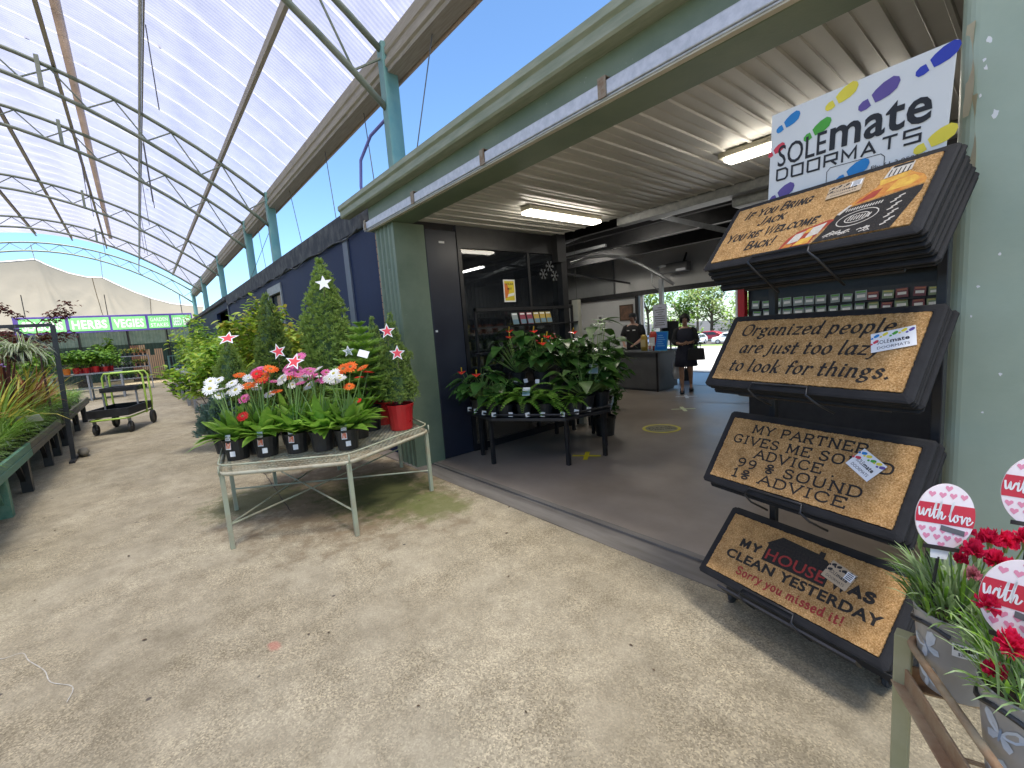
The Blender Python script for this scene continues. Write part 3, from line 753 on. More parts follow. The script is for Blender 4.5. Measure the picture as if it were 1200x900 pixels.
INK = flat("black_ink", "15171c", .5); FIBRE_BLACK = pm("black_coir_print", (.012,.011,.011), (.035,.028,.022), 120, .95, bump=.5, bscale=300)
FIBRE_RED = pm("red_coir_print", (.27,.025,.022), (.4,.05,.04), 120, .95, bump=.5, bscale=300)
PB = flat("print_blue", "0a7fc4", .4); PG = flat("print_green", "46a32c", .4); PY = flat("print_yellow", "e3d23a", .4); PV = flat("print_violet", "5c4a92", .4); PR = flat("print_red", "cf3347", .4); PN = flat("print_royal", "2035a8", .4)
CLEARW = M['white_card']

# ================================================================ doormat rack
YAW = R(-13.76)
rack = thing("doormat_rack", "black wheeled display rack holding four tiers of doormats", "display rack", (-.70,2.11,0), YAW)
w = MB()
for x in (-.27, .385):
    w.box((x-.016,.30,.12),(x+.016,.332,2.02))
w.box((-.40,.10,.085),(.36,.62,.115)); w.box((-.27,.301,1.98),(.385,.331,2.01))
w.build("rack_frame", M['black_steel'], rack, bevel=.003)
for (x, y) in ((-.40,.13),(.31,.16),(-.36,.58),(.33,.58)):
    w = MB(); w.box((x-.018,y-.012,.055),(x+.018,y+.03,.084)); w.bar((x-.016,y,.075),(x-.016,y+.02,.028),.004,.03); w.bar((x+.016,y,.075),(x+.016,y+.02,.028),.004,.03)
    c = w.build("caster", M['black_steel'], rack, bevel=.002)
    w = MB(); w.T = Matrix.Translation((x,y+.02,.028)) @ Matrix.Rotation(R(90), 4, 'Y')
    w.lathe([(.001,-.012),(.022,-.012),(.028,-.008),(.028,.008),(.022,.012),(.001,.012)], 16); w.build("wheel", M['wheel_rub'], c)

def coir():
    m, N, L, P = _new("coir_fibre")
    a = _noise(N, L, 170, 4, .75); r1 = _ramp(N, L, a.outputs[0], [(.3, (.25,.125,.04)), (.5, (.47,.275,.11)), (.66, (.70,.47,.24))])
    b = _noise(N, L, 26, 4, .65); r2 = _ramp(N, L, b.outputs[0], [(.3, (.72,.68,.62)), (.6, (1.08,1.06,1.02))])
    c = _mixc(N, L, 1.0, r1.outputs[0], r2.outputs[0], 'MULTIPLY')
    L.new(c, P.inputs["Base Color"]); P.inputs["Roughness"].default_value = .95; P.inputs["Specular IOR Level"].default_value = .1
    nb = _noise(N, L, 190, 4, .8); bm = N.new("ShaderNodeBump"); bm.inputs["Strength"].default_value = .8; bm.inputs["Distance"].default_value = .006
    L.new(nb.outputs[0], bm.inputs["Height"]); L.new(bm.outputs[0], P.inputs["Normal"])
    return m
M['coir'] = coir()
MW, MD = .782, .332           # coir field
def mat_base_mesh():
    m = MB(); bw, t = .038, .013
    def ring(e, z): 
        x, y0, y1 = MW/2+e, -e, MD+e; c = min(.012, max(.003, e*.35)) 
        return [(-x+c,y0,z),(x-c,y0,z),(x,y0+c,z),(x,y1-c,z),(x-c,y1,z),(-x+c,y1,z),(-x,y1-c,z),(-x,y0+c,z)]
    rs = [ring(bw-.004,-.004), ring(bw,0), ring(bw,.006), ring(bw-.008,.0095), ring(.012,t), ring(.004,t), ring(.001,t-.004)]
    for k in range(len(rs)-1):
        o = len(m.v); m.add(rs[k]+rs[k+1], [(i, (i+1)%8, 8+(i+1)%8, 8+i) for i in range(8)])
    m.add(rs[0], [tuple(range(7,-1,-1))]); m.add(rs[-1], [tuple(range(8))])
    return m
base_me = None
def coir_pad():
    """coir field with a slightly ragged edge"""
    m = MB(); r_ = rnd(3); top = []; n_ = 60
    def edge(a, b, k):
        out = []
        for i in range(k):
            t = i/k; j = r_.uniform(-.0016,.0016); d = (b[0]-a[0], b[1]-a[1]); l = math.hypot(*d)
            out.append((a[0]+d[0]*t - d[1]/l*j, a[1]+d[1]*t + d[0]/l*j))
        return out
    c = [(-MW/2,0),(MW/2,0),(MW/2,MD),(-MW/2,MD)]
    for a, b, k in ((c[0],c[1],110),(c[1],c[2],50),(c[2],c[3],110),(c[3],c[0],50)): top += edge(a, b, k)
    m.prism(top, .004, .0165); return m
proto_mesh = {}
def make_mat(label, loc, tilt, group=None, plain=False):
    o = thing("doormat", label, "doormat", loc, 0, group)
    o.rotation_euler = Euler((tilt, 0, YAW), 'XYZ')
    if 'b' not in proto_mesh:
        b = mat_base_mesh().build("rubber_border", M['rubber'], o); proto_mesh['b'] = b.data
    else:
        b = bpy.data.objects.new("rubber_border", proto_mesh['b']); COL.objects.link(b); b.parent = o
    if 'c' not in proto_mesh:
        c = coir_pad().build("coir_pad", M['coir'], o); proto_mesh['c'] = c.data
    else:
        c = bpy.data.objects.new("coir_pad", proto_mesh['c']); COL.objects.link(c); c.parent = o
    return o
def hang_tag(mat, cx, cy, w_, h_, rot, kraft=False):
    t = MB(); t.T = Matrix.Translation((cx, cy, .0215)) @ Matrix.Rotation(rot, 4, 'Z') @ Matrix.Rotation(R(2), 4, 'X')
    t.box((-w_/2,-h_/2,0),(w_/2,h_/2,.0008))
    c = t.build("hang_tag", pm("kraft_card", (.42,.32,.2), (.5,.38,.25), 9, .7) if kraft else M['white_card'], mat)
    t = MB(); t.T = Matrix.Translation((cx, cy, .0215)) @ Matrix.Rotation(rot, 4, 'Z') @ Matrix.Rotation(R(2), 4, 'X')
    Lw = h_*.36
    for (x, y, mi) in ((-.4,.3,1),(-.2,.32,3),(.02,.28,2),(.22,.34,3),(.38,.3,4),(-.42,.0,5)):
        footprint(t, x*w_, y*h_, Lw, R(30), .0011, 0 if kraft else mi)
    bfont(t, "SOLE", -.36*w_, -.08*w_, -.12*h_, h_*.2, 0, z=.0011, mi=0); bfont(t, "mate", -.06*w_, .36*w_, -.12*h_, h_*.2, .03, z=.0012, mi=0)
    bfont(t, "DOORMATS", -.36*w_, .36*w_, -.38*h_, h_*.14, 0, z=.0011, mi=0)
    if kraft:
        t.sheet([(.16*w_,.0*h_),(.46*w_,.0*h_),(.46*w_,.42*h_),(.16*w_,.42*h_)], .0012, 6)
        for k in range(4): t.sheet([(.2*w_,(.06+.09*k)*h_),(.42*w_,(.06+.09*k)*h_),(.42*w_,(.1+.09*k)*h_),(.2*w_,(.1+.09*k)*h_)], .0014, 0)
    t.build("tag_print", [INK, PB, PG, PY, PV, PR, CLEARW], c)
tiers = [((-.683,2.117,1.839), R(49.2)), ((-.688,2.121,1.273), R(54.2)), ((-.70,2.103,.771), R(54.1)), ((-.726,2.09,.257), R(44.5))]
Z0 = .0172
def U(u): return (u-.5)*MW
def V(v): return (1-v)*MD
# --- top tier
m1 = make_mat("doormat with bottle and glass print reading If you bring Jack, topmost tier", *tiers[0])
t = MB()
for (s, a, b, v, h) in (("If You Bring",.075,.47,.235,.115),("Jack",.2,.355,.43,.115),("You're Welcome",.03,.565,.655,.115),("Back!",.2,.37,.88,.115)):
    stroke_text(t, s, U(a), U(b), V(v), h*MD*1.2, .0052, thin=.36, serif=.1, shear=.22, small=.74, space=.14, wob=.02, z=Z0, seed=len(s))
t.build("lettering", FIBRE_BLACK, m1)
t = MB(); r_ = rnd(4)
# generic bottle lying aslant and a tumbler
def q(u, v): return (U(u), V(v))
cols = [FIBRE_BLACK, pm("amber_print", (.5,.16,.03), (.62,.3,.06), 40, .95, bump=.4, bscale=260), pm("white_print", (.62,.58,.5), (.5,.44,.36), 60, .95, bump=.4, bscale=260), pm("yellow_print", (.72,.46,.07), (.6,.3,.05), 40, .95, bump=.4, bscale=260), pm("oxblood_print", (.3,.035,.025), (.4,.07,.03), 40, .95, bump=.4, bscale=260)]
t.sheet([q(.66,.62),q(.70,.54),q(.985,.44),q(.985,.52),q(.93,1.0),q(.60,1.0),q(.63,.86)], Z0+.0002, 0)         # label block
t.sheet([q(.685,.53),q(.73,.42),q(.79,.3),q(.80,.2),q(.90,.16),q(.93,.22),q(.965,.28),q(.985,.36),q(.985,.425),q(.70,.525)], Z0+.0003, 1)   # shoulder
t.sheet([q(.80,.19),q(.815,.02),q(.905,.02),q(.905,.15)], Z0+.0004, 2)   # neck
t.sheet([q(.82,.05),q(.825,.015),q(.9,.015),q(.9,.045)], Z0+.0006, 0)
for k in range(5): 
    u = .815+.018*k; t.sheet([q(u,.17),q(u+.004,.07),q(u+.009,.07),q(u+.006,.17)], Z0+.0006, 0)
t.sheet([q(.84,.42),q(.87,.27),q(.93,.25),q(.96,.33),q(.93,.4)], Z0+.0006, 3); t.sheet([q(.72,.5),q(.78,.36),q(.82,.34),q(.8,.46)], Z0+.0006, 4); t.sheet([q(.79,.2),q(.8,.29),q(.9,.24),q(.905,.165)], Z0+.0005, 3)
t.sheet([q(.66,.61),q(.675,.63),q(.715,.5),q(.70,.5)], Z0+.0007, 2)
for k in range(26):       # white flourishes of the label, unreadable
    u = .64 + .2*r_.random(); v = .92 + .06*r_.random() - (.02 if k % 2 else 0)
    stroke(t, [q(u, v), q(u+r_.uniform(.006,.02), v-r_.uniform(.01,.03)), q(u+.02, v-.005)], .0016, z=Z0+.0006, mi=2)
for (rx, ry) in ((.085,.11),(.05,.06)):
    stroke(t, [(U(.765)+rx*MW*math.cos(a*.3), V(.73)+ry*MD*math.sin(a*.3)+.12*rx*MW*math.cos(a*.3)) for a in range(21)], .0018, True, z=Z0+.0006, mi=2)
for k in range(14):
    u = .70+.011*k; stroke(t, [q(u,.60-.12*(u-.7)), q(u+.004,.565-.12*(u-.7))], .0022, z=Z0+.0007, mi=2)
for k in range(12):
    u = .885 + .012*(k % 3); v = .93 - .035*k; stroke(t, [q(u, v), q(u+.018, v-.02)], .0028, z=Z0+.0007, mi=2)
for k in range(8): u = .73+.012*k; stroke(t, [q(u,.76),q(u+.008,.70)], .002, z=Z0+.0007, mi=2)
t.sheet([q(.43,1.0),q(.455,.84),q(.50,.75),q(.64,.66),q(.66,.68),q(.60,.90),q(.585,1.0)], Z0+.0003, 4)      # tumbler
for (pp, mi) in (([q(.46,.95),q(.49,.80),q(.54,.77),q(.52,.92)],2),([q(.55,.9),q(.57,.74),q(.63,.70),q(.61,.86)],2),([q(.5,.99),q(.53,.9),q(.59,.88),q(.58,.99)],3),([q(.525,.82),q(.545,.75),q(.57,.73),q(.56,.8)],3),([q(.445,1.0),q(.46,.93),q(.5,.96),q(.49,1.0)],1)): t.sheet(pp, Z0+.0006, mi)
t.build("bottle_print", cols, m1)
hang_tag(m1, U(.635), V(.185), .125, .065, R(3), True)
# --- second tier
m2 = make_mat("doormat printed Organized people are just too lazy to look for things", *tiers[1])
t = MB()
for (s, a, b, v, h) in (("Organized people",.07,.88,.255,.14),("are just too lazy",.11,.86,.555,.14),("to look for things.",.09,.935,.855,.14)):
    stroke_text(t, s, U(a), U(b), V(v), h*MD*1.3, .0058, thin=.34, serif=.09, shear=.16, space=.13, gap=.36, wob=.015, z=Z0, seed=len(s))
t.build("lettering", FIBRE_BLACK, m2); hang_tag(m2, U(.895), V(.36), .135, .085, R(16))
# --- third tier
m3 = make_mat("doormat in typewriter print about sound advice from my partner", *tiers[2])
t = MB()
for (s, a, b, v, h) in (("MY PARTNER",.16,.80,.20,.115),("GIVES ME SOUND",.06,.93,.395,.115),("ADVICE .",.24,.70,.575,.115),("99 % SOUND",.15,.84,.755,.115),("1% ADVICE",.14,.79,.925,.115)):
    stroke_text(t, s, U(a), U(b), V(v), h*MD*1.1, .0040, thin=.85, serif=.13, space=.2, gap=.5, wob=.01, z=Z0, seed=len(s))
t.build("lettering", FIBRE_BLACK, m3); hang_tag(m3, U(.815), V(.34), .11, .09, R(-32))
# --- bottom tier
m4 = make_mat("doormat joking that my house was clean yesterday, lowest tier near the wheels", *tiers[3])
t = MB()
stroke_text(t, "MY", U(.135), U(.27), V(.465), .115*MD, .0068, z=Z0, mi=0, space=.3); stroke_text(t, "WAS", U(.70), U(.90), V(.465), .115*MD, .0068, z=Z0, mi=0, space=.25)
bfont(t, "CLEAN", U(.08), U(.405), V(.70), .14*MD, .034, z=Z0, mi=0); bfont(t, "YESTERDAY", U(.44), U(.965), V(.70), .14*MD, .034, z=Z0, mi=0)
t.sheet([q(.30,.53),q(.672,.53),q(.672,.28),q(.69,.28),q(.63,.17),q(.612,.17),q(.612,.08),q(.58,.08),q(.58,.13),q(.36,.09),q(.285,.26),q(.30,.27)], Z0, 0)
bfont(t, "HOUSE", U(.315), U(.66), V(.49), .165*MD, .012, z=Z0+.0008, mi=1)
stroke_text(t, "Sorry you missed it!", U(.20), U(.82), V(.885), .115*MD, .0038, thin=.9, wob=.05, gap=.4, z=Z0, mi=1, seed=8)
t.build("lettering", [FIBRE_BLACK, FIBRE_RED], m4); hang_tag(m4, U(.715), V(.30), .11, .085, R(-14), True)
# mats stacked underneath
r_ = rnd(21)
for ti, (cnt, lab, grp) in enumerate(((8,"plain-edged spare doormat stacked beneath the bottle print doormat","spare doormats under the bottle print mat"),
                                      (4,"spare doormat stacked beneath the Organized people doormat","spare doormats under the organized people mat"),
                                      (4,"spare doormat stacked beneath the typewriter print doormat","spare doormats under the sound advice mat"),
                                      (2,"spare doormat stacked beneath the lowest house doormat","spare doormats under the house mat"))):
    loc, tl = tiers[ti]; nrm = Euler((tl,0,YAW),'XYZ').to_matrix() @ Vector((0,0,1)); down = Euler((tl,0,YAW),'XYZ').to_matrix() @ Vector((0,-1,0)); sx = Euler((tl,0,YAW),'XYZ').to_matrix() @ Vector((1,0,0))
    for k in range(1, cnt+1):
        p = Vector(loc) - nrm*.0195*k + down*r_.uniform(-.012,.006) + sx*(r_.uniform(-.004,.010) + .0012*k*(1 if ti == 0 else 0))
        make_mat(lab, p, tl + R(r_.uniform(-.3,.3)), grp)
# rack shelves and wire retainers, in each tier's own frame
for ti, (loc, tl) in enumerate(tiers):
    cnt = (8,4,4,2)[ti]; zb = -.0195*cnt - .012
    F = Matrix.Rotation(-YAW, 4, 'Z') @ Matrix.Translation(Vector(loc) - Vector((-.70,2.11,0))) @ Euler((tl,0,YAW),'XYZ').to_matrix().to_4x4()
    w = MB(); w.T = F
    w.box((-.30,-.03,zb-.012),(.33,.0,zb)); w.box((-.25,.0,zb-.016),(-.22,.36,zb-.001)); w.box((.30,.0,zb-.016),(.33,.36,zb-.001)); w.box((-.3,-.062,zb-.012),(.33,-.052,.0)) if ti == 3 else None
    w.build("mat_shelf", M['black_steel'], rack)
    w = MB(); w.T = F
    x0, x1 = -.17, .085
    w.tube([(x0+.05,-.062,zb-.01),(x0+.02,-.066,-.012),(x0,-.05,.022),(x0+.006,-.012,.0205),(x1-.006,-.012,.0205),(x1,-.05,.022),(x1+.03,-.066,-.012),(x1+.06,-.062,zb-.01)], .005, 6)
    w.build("wire_retainer", M['black_steel'], rack, smooth=True)
# header board
hb = thing("header_sign", "white footprint sign board standing on top of the doormat rack", "sign", (-.70,2.11,0), YAW)
w = MB(); w.T = Matrix.Translation((-.272,.265,1.958)) @ Matrix.Rotation(R(3.2), 4, 'Y'); w.box((0,0,0),(.654,.005,.545)); w.build("board", M['white_board'], hb)
w = MB(); w.T = Matrix.Translation((-.272,.2638,1.958)) @ Matrix.Rotation(R(3.2), 4, 'Y') @ Matrix.Rotation(R(90), 4, 'X')
W_, H_ = .654, .545
def q2(u, v): return (u*W_, (1-v)*H_)
for (u, v, L_, mi) in ((.12,.105,.115,1),(.455,.07,.13,3),(.32,.245,.12,2),(.66,.155,.145,4),(.925,.075,.13,6),(.045,.295,.085,5),(.10,.66,.125,4),(.95,.565,.13,3),(.55,.635,.13,1)):
    fw = MB(); fw.T = w.T; footprint(fw, *q2(u, v), L_, R(24), .0004 if mi != 1 or u < .5 else .0008, 0); fw.build("shoe_print", (INK, PB, PG, PY, PV, PR, PN)[mi], hb)
bfont(w, "SOLE", *[u*W_ for u in (.06,.385)], (1-.435)*H_, .095, .006, z=.0006, mi=0)
bfont(w, "mate", *[u*W_ for u in (.405,.925)], (1-.425)*H_, .128, .02, z=.0010, mi=0)
sq = {'D': [[(0,0),(0,1),(.8,1),(1,.8),(1,.2),(.8,0),(0,0)]], 'O': [[(0,0),(0,1),(1,1),(1,0),(0,0)]], 'R': [[(0,0),(0,1),(1,1),(1,.45),(.05,.45)],[(.55,.45),(1,0)]], 'M': [[(0,0),(0,1),(.5,.3),(1,1),(1,0)]],
      'A': [[(0,0),(.5,1),(1,0)],[(.22,.32),(.78,.32)]], 'T': [[(0,1),(1,1)],[(.5,1),(.5,0)]], 'S': [[(1,1),(0,1),(0,.52),(1,.52),(1,0),(0,0)]]}
x = .06*W_; cw, gp_ = .074*W_, .033*W_
for ch in "DOORMATS":
    for st in sq[ch]: stroke(w, [(x + a*cw, (1-.545)*H_ + b*.046) for a, b in st], .0042, z=.0006, mi=0, ext=False)
    x += cw + gp_
stroke(w, [q2(a, b) for a, b in ((.40,.98),(.40,.585),(.42,.56),(.70,.56),(.72,.585),(.72,.98))], .0012, z=.0004, mi=0, ext=False)
bfont(w, "Ph: 61 3 9583 1300", .655*W_, .985*W_, (1-.655)*H_, .0165, -.005, z=.0012, mi=0)
w.build("lettering", INK, hb)

# ================================================================ hanging department sign
ds = thing("department_sign", "long violet overhead sign with five green panels at the aisle end", "sign", (-34,0,0))
w = MB(); w.box((-.05,-4.68,3.12),(.05,2.86,4.05)); w.build("board", M['sign_purple'], ds, bevel=.01)
px = lambda x: -4.68 + 7.54*(x-15)/(224-15)
for (x0, x1, txt) in ((20.5,68,["SEASONS"]),(72,117,["HERBS"]),(120,161.5,["VEGIES"]),(165,192.5,["GARDEN","STAKES"]),(195.5,222,["SEED BAR"])):
    ya, yb = px(x0), px(x1)
    w = MB(); w.box((.05,ya,3.22),(.062,yb,3.94)); pn = w.build("sign_panel", M['sign_green'], ds)
    w = MB(); w.T = Matrix.Translation((.0645,ya,0)) @ Matrix(((0,0,1,0),(1,0,0,0),(0,1,0,0),(0,0,0,1)))
    Wp = yb-ya
    if len(txt) == 1: bfont(w, txt[0], Wp*.06, Wp*.94, 3.35, .46, .035)
    else:
        bfont(w, txt[0], Wp*.08, Wp*.92, 3.62, .22, .02); bfont(w, txt[1], Wp*.08, Wp*.92, 3.30, .22, .02)
    w.build("lettering", M['white_card'], pn)
for y in (-4.2,-1,2.4): w = MB(); w.tube([(0,y,4.05),(0,y,5.2)], .02, 6); w.build("sign_hanger", M['black_steel'], ds)
# ================================================================ foliage
Zv = Vector((0,0,1))
def dirv(az, el): return Vector((math.cos(az)*math.cos(el), math.sin(az)*math.cos(el), math.sin(el)))
LW = ((0,.12),(.22,.8),(.5,1),(.78,.62),(1,.03))
HW = ((0,.55),(.12,1),(.35,.95),(.7,.5),(1,.02))
def leaf(mb, p, d, L, W, droop=.3, fold=.18, mi=0, prof=LW, roll=0):
    p = Vector(p); d = d.normalized(); s = d.cross(Zv)
    s = s.normalized() if s.length > .05 else Vector((1,0,0))
    if roll: s = Matrix.Rotation(roll, 3, d) @ s
    nrm = s.cross(d); vs = []
    for t, w in prof:
        c = p + d*(L*t) - Zv*(droop*L*t*t); e = s*(W*w); u = nrm*(W*w*fold)
        vs += [c - e + u, c, c + e + u]
    fs = []
    for i in range(len(prof)-1):
        a = 3*i; fs += [(a,a+1,a+4,a+3),(a+1,a+2,a+5,a+4)]
    mb.add(vs, fs, mi)
def blade(mb, p, az, el, L, W, curve, mi=0, n=5, mi2=None):
    p = Vector(p); d = dirv(az, el); s = Vector((-math.sin(az), math.cos(az), 0)); pts = []; ws = []; q = p.copy(); e = el
    for i in range(n):
        t = i/(n-1); pts.append(q.copy()); ws.append(W*(.55+.45*min(1,t*3))*(1 if t < .5 else max(.04, 1-(t-.5)*1.95)))
        e -= curve/(n-1)*(.4+1.2*t); q = q + dirv(az, e)*(L/(n-1))
    if mi2 is None: mb.strip(pts, ws, s, mi)
    else:
        mb.strip(pts, [w*.45 for w in ws], s, mi)
        for sg in (-1, 1): mb.strip([Vector(a)+s*(sg*w*.72)+Vector((0,0,.001)) for a, w in zip(pts, ws)], [w*.28 for w in ws], s, mi2)
def pot_mb(r, h, rb=None, n=18):
    rb = rb or r*.78; m = MB()
    m.lathe([(.001,0),(rb,0),(rb*1.01,.004),(r*.95,h*.86),(r*1.0,h*.865),(r*1.03,h*.99),(r*1.0,h),(r*.95,h*.985),(r*.93,h*.9)], n, mi=0)
    m.lathe([(r*.935,h*.9),(.001,h*.91)], n, mi=1)
    return m
def add_pot(t, r, h, mat='pot_black', rb=None): return pot_mb(r, h, rb).build("pot", [M[mat], M['soil']], t, smooth=False)
def add_tag(t, x, y, z, w=.03, h=.06, az=0, lean=.2, mats=None, print_=True):
    m = MB(); m.T = Matrix.Translation((x,y,z)) @ Matrix.Rotation(az, 4, 'Z') @ Matrix.Rotation(lean, 4, 'X')
    m.box((-w/2,-.0008,0),(w/2,.0008,h), 0)
    if print_:
        m.box((-w*.44,-.0012,h*.06),(w*.44,-.0008,h*.56), 1); m.box((-w*.4,-.0012,h*.64),(w*.4,-.0008,h*.9), 2)
    return m.build("plant_tag", mats or [M['white_card'], TAGPIC, TAGTXT], t)
TAGPIC = pm("printed_flower_picture", (.7,.16,.07), (.75,.5,.4), 60, .4, lo=.4, hi=.55)
TAGTXT = pm("printed_small_text", (.7,.7,.68), (.3,.2,.2), 160, .5, lo=.5, hi=.56)

L_spruce = leafm("spruce_needles", (.15,.23,.05), (.27,.38,.09), (.42,.52,.16), 30, .55, .35)
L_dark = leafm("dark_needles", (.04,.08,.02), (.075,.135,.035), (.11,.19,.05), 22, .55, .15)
L_fir = leafm("fir_needles", (.15,.31,.035), (.28,.48,.07), (.48,.66,.16), 12, .45, .35)
L_blue = leafm("blue_green_needles", (.06,.11,.08), (.11,.17,.13), (.16,.22,.17), 18, .6, .15)
L_yel = leafm("yellow_green_leaf", (.2,.34,.035), (.38,.5,.06), (.6,.62,.1), 7, .4, .4)
L_lime = leafm("fresh_green_leaf", (.13,.29,.03), (.23,.42,.05), (.36,.54,.08), 9, .38, .35)
L_ger = leafm("gerbera_leaf", (.14,.29,.03), (.25,.45,.06), (.38,.56,.1), 10, .35, .4)
L_mid = leafm("mid_green_leaf", (.035,.10,.015), (.07,.17,.025), (.11,.22,.04), 9, .4, .3)
L_gloss = leafm("glossy_dark_leaf", (.03,.085,.016), (.055,.14,.028), (.09,.2,.045), 8, .25, .2, .6)
L_fern = leafm("fern_leaf", (.09,.22,.025), (.17,.34,.04), (.26,.44,.07), 9, .45, .35)
L_grass = leafm("grass_blade", (.12,.24,.035), (.24,.39,.075), (.42,.53,.15), 6, .45, .4)
L_cream = leafm("cream_stripe", (.66,.67,.48), (.75,.75,.58), None, 6, .45, .3)
L_bronze = leafm("bronze_blade", (.16,.05,.025), (.34,.12,.05), (.5,.3,.09), 5, .4, .3)
L_gold = leafm("golden_blade", (.25,.28,.04), (.5,.42,.06), (.6,.52,.14), 5, .4, .35)
L_purple = leafm("purple_blade", (.04,.012,.018), (.09,.025,.03), None, 6, .3, .2)
L_grey = leafm("grey_green_leaf", (.2,.31,.11), (.34,.47,.22), (.5,.6,.36), 12, .5, .3)
L_maple = leafm("dark_red_leaf", (.07,.02,.015), (.15,.04,.025), (.2,.08,.05), 8, .45, .3)
STEM = pm("green_stem", (.16,.28,.06), (.22,.34,.1), 20, .5)
BARK = pm("brown_bark", (.09,.06,.04), (.14,.1,.07), 30, .9, bump=.4)
def petal(name, c1, c2): return leafm(name, c1, c2, None, 30, .5, .35, .2)
P_white = petal("white_petal", (.78,.78,.74), (.85,.85,.82)); P_orange = petal("orange_petal", (.75,.09,.012), (.85,.2,.03)); P_pink = petal("pink_petal", (.62,.06,.28), (.75,.22,.42)); P_red = petal("red_petal", (.6,.012,.014), (.72,.03,.03))
P_carn = petal("carnation_petal", (.62,.008,.05), (.78,.03,.11)); P_cpink = petal("pale_carnation_petal", (.7,.2,.26), (.75,.35,.36)); P_mauve = petal("mauve_petal", (.45,.28,.6), (.55,.4,.7)); P_yellow = petal("yellow_petal", (.8,.6,.03), (.85,.75,.08))
P_anth = pm("glossy_red_spathe", (.55,.018,.015), (.65,.04,.03), 12, .2)
C_dark = pm("flower_centre", (.12,.05,.02), (.3,.2,.04), 90, .8); C_yel = pm("yellow_flower_centre", (.5,.4,.06), (.3,.3,.05), 90, .8)

def daisy_head(m, c, d, r, mi, mc, rr, n=17):
    """flat flower head with two rings of petals, facing d"""
    d = d.normalized(); a = d.orthogonal().normalized(); b = d.cross(a)
    for ring, (k, L_, lift) in enumerate(((n, r, .12), (n-4, r*.72, .3))):
        for i in range(k):
            t = 2*math.pi*(i+.5*ring)/k + rr.uniform(-.06,.06); u = a*math.cos(t) + b*math.sin(t); s = d.cross(u); L2 = L_*rr.uniform(.9,1.05)
            p0 = c + u*r*.12 + d*.002*ring; p1 = c + u*L2*.6 + d*(lift*r*.55+.002*ring); p2 = c + u*L2 + d*(lift*r*.4)
            w = r*.145
            m.add([p0-s*w*.5, p0+s*w*.5, p1-s*w, p1+s*w, p2-s*w*.45, p2+s*w*.45], [(0,1,3,2),(2,3,5,4)], mi)
    vs = [c + d*.012]
    for i in range(10):
        t = 2*math.pi*i/10; vs.append(c + (a*math.cos(t)+b*math.sin(t))*r*.25 + d*.006)
    m.add(vs, [(0, 1+i, 1+(i+1) % 10) for i in range(10)], mc)

def gerbera(label, loc, seed, flowers, rotz=0, tagside=None, sc=1.0):
    rr = rnd(seed); t = thing("gerbera_plant", label, "potted gerbera", loc, rotz, None, sc)
    add_pot(t, .085, .145)
    m = MB()
    for i in range(50):
        az = 2*math.pi*i/50*2.4 + rr.uniform(-.3,.3); el = rr.uniform(.35,1.35); L_ = rr.uniform(.18,.33)
        leaf(m, (.02*math.cos(az),.02*math.sin(az),.135), dirv(az, el), L_, rr.uniform(.03,.046), rr.uniform(.1,.5), .25, 0, roll=rr.uniform(-.4,.4))
    m.build("foliage", [L_ger], t, smooth=True)
    base_f = list(flowers)
    for k in range(max(0, 7-len(base_f)) if len(base_f) > 1 else 2):
        f0 = rr.choice(base_f); flowers = flowers + [(rr.uniform(-.13,.13), rr.uniform(-.13,.13), rr.uniform(.40,.58), f0[3], rr.uniform(.038,.05))]
    for (dx, dy, h, pm_, r) in flowers:
        m = MB(); lean = Vector((dx, dy, h)); mid = Vector((dx*.35, dy*.35, h*.55))
        m.tube([(dx*.1,dy*.1,.13), mid, lean], [.0045,.004,.0035], 6, 0)
        d = (Vector((.45,-.35,1)) + Vector((rr.uniform(-.5,.5), rr.uniform(-.5,.5), 0))).normalized()
        daisy_head(m, lean, d, r, 1, 2, rr)
        m.build("flower", [STEM, pm_, C_dark if pm_ is not P_white else C_yel], t)
    if tagside is not None:
        az = tagside; add_tag(t, .088*math.cos(az), .088*math.sin(az), .085, .036, .10, az+math.pi/2, -.12)
        m = MB(); m.T = Matrix.Translation((.087*math.cos(az+.25), .087*math.sin(az+.25), .035)) @ Matrix.Rotation(az+.25+math.pi/2, 4, 'Z'); m.box((-.016,-.001,0),(.016,.001,.035)); m.build("price_sticker", M['white_card'], t)
    return t

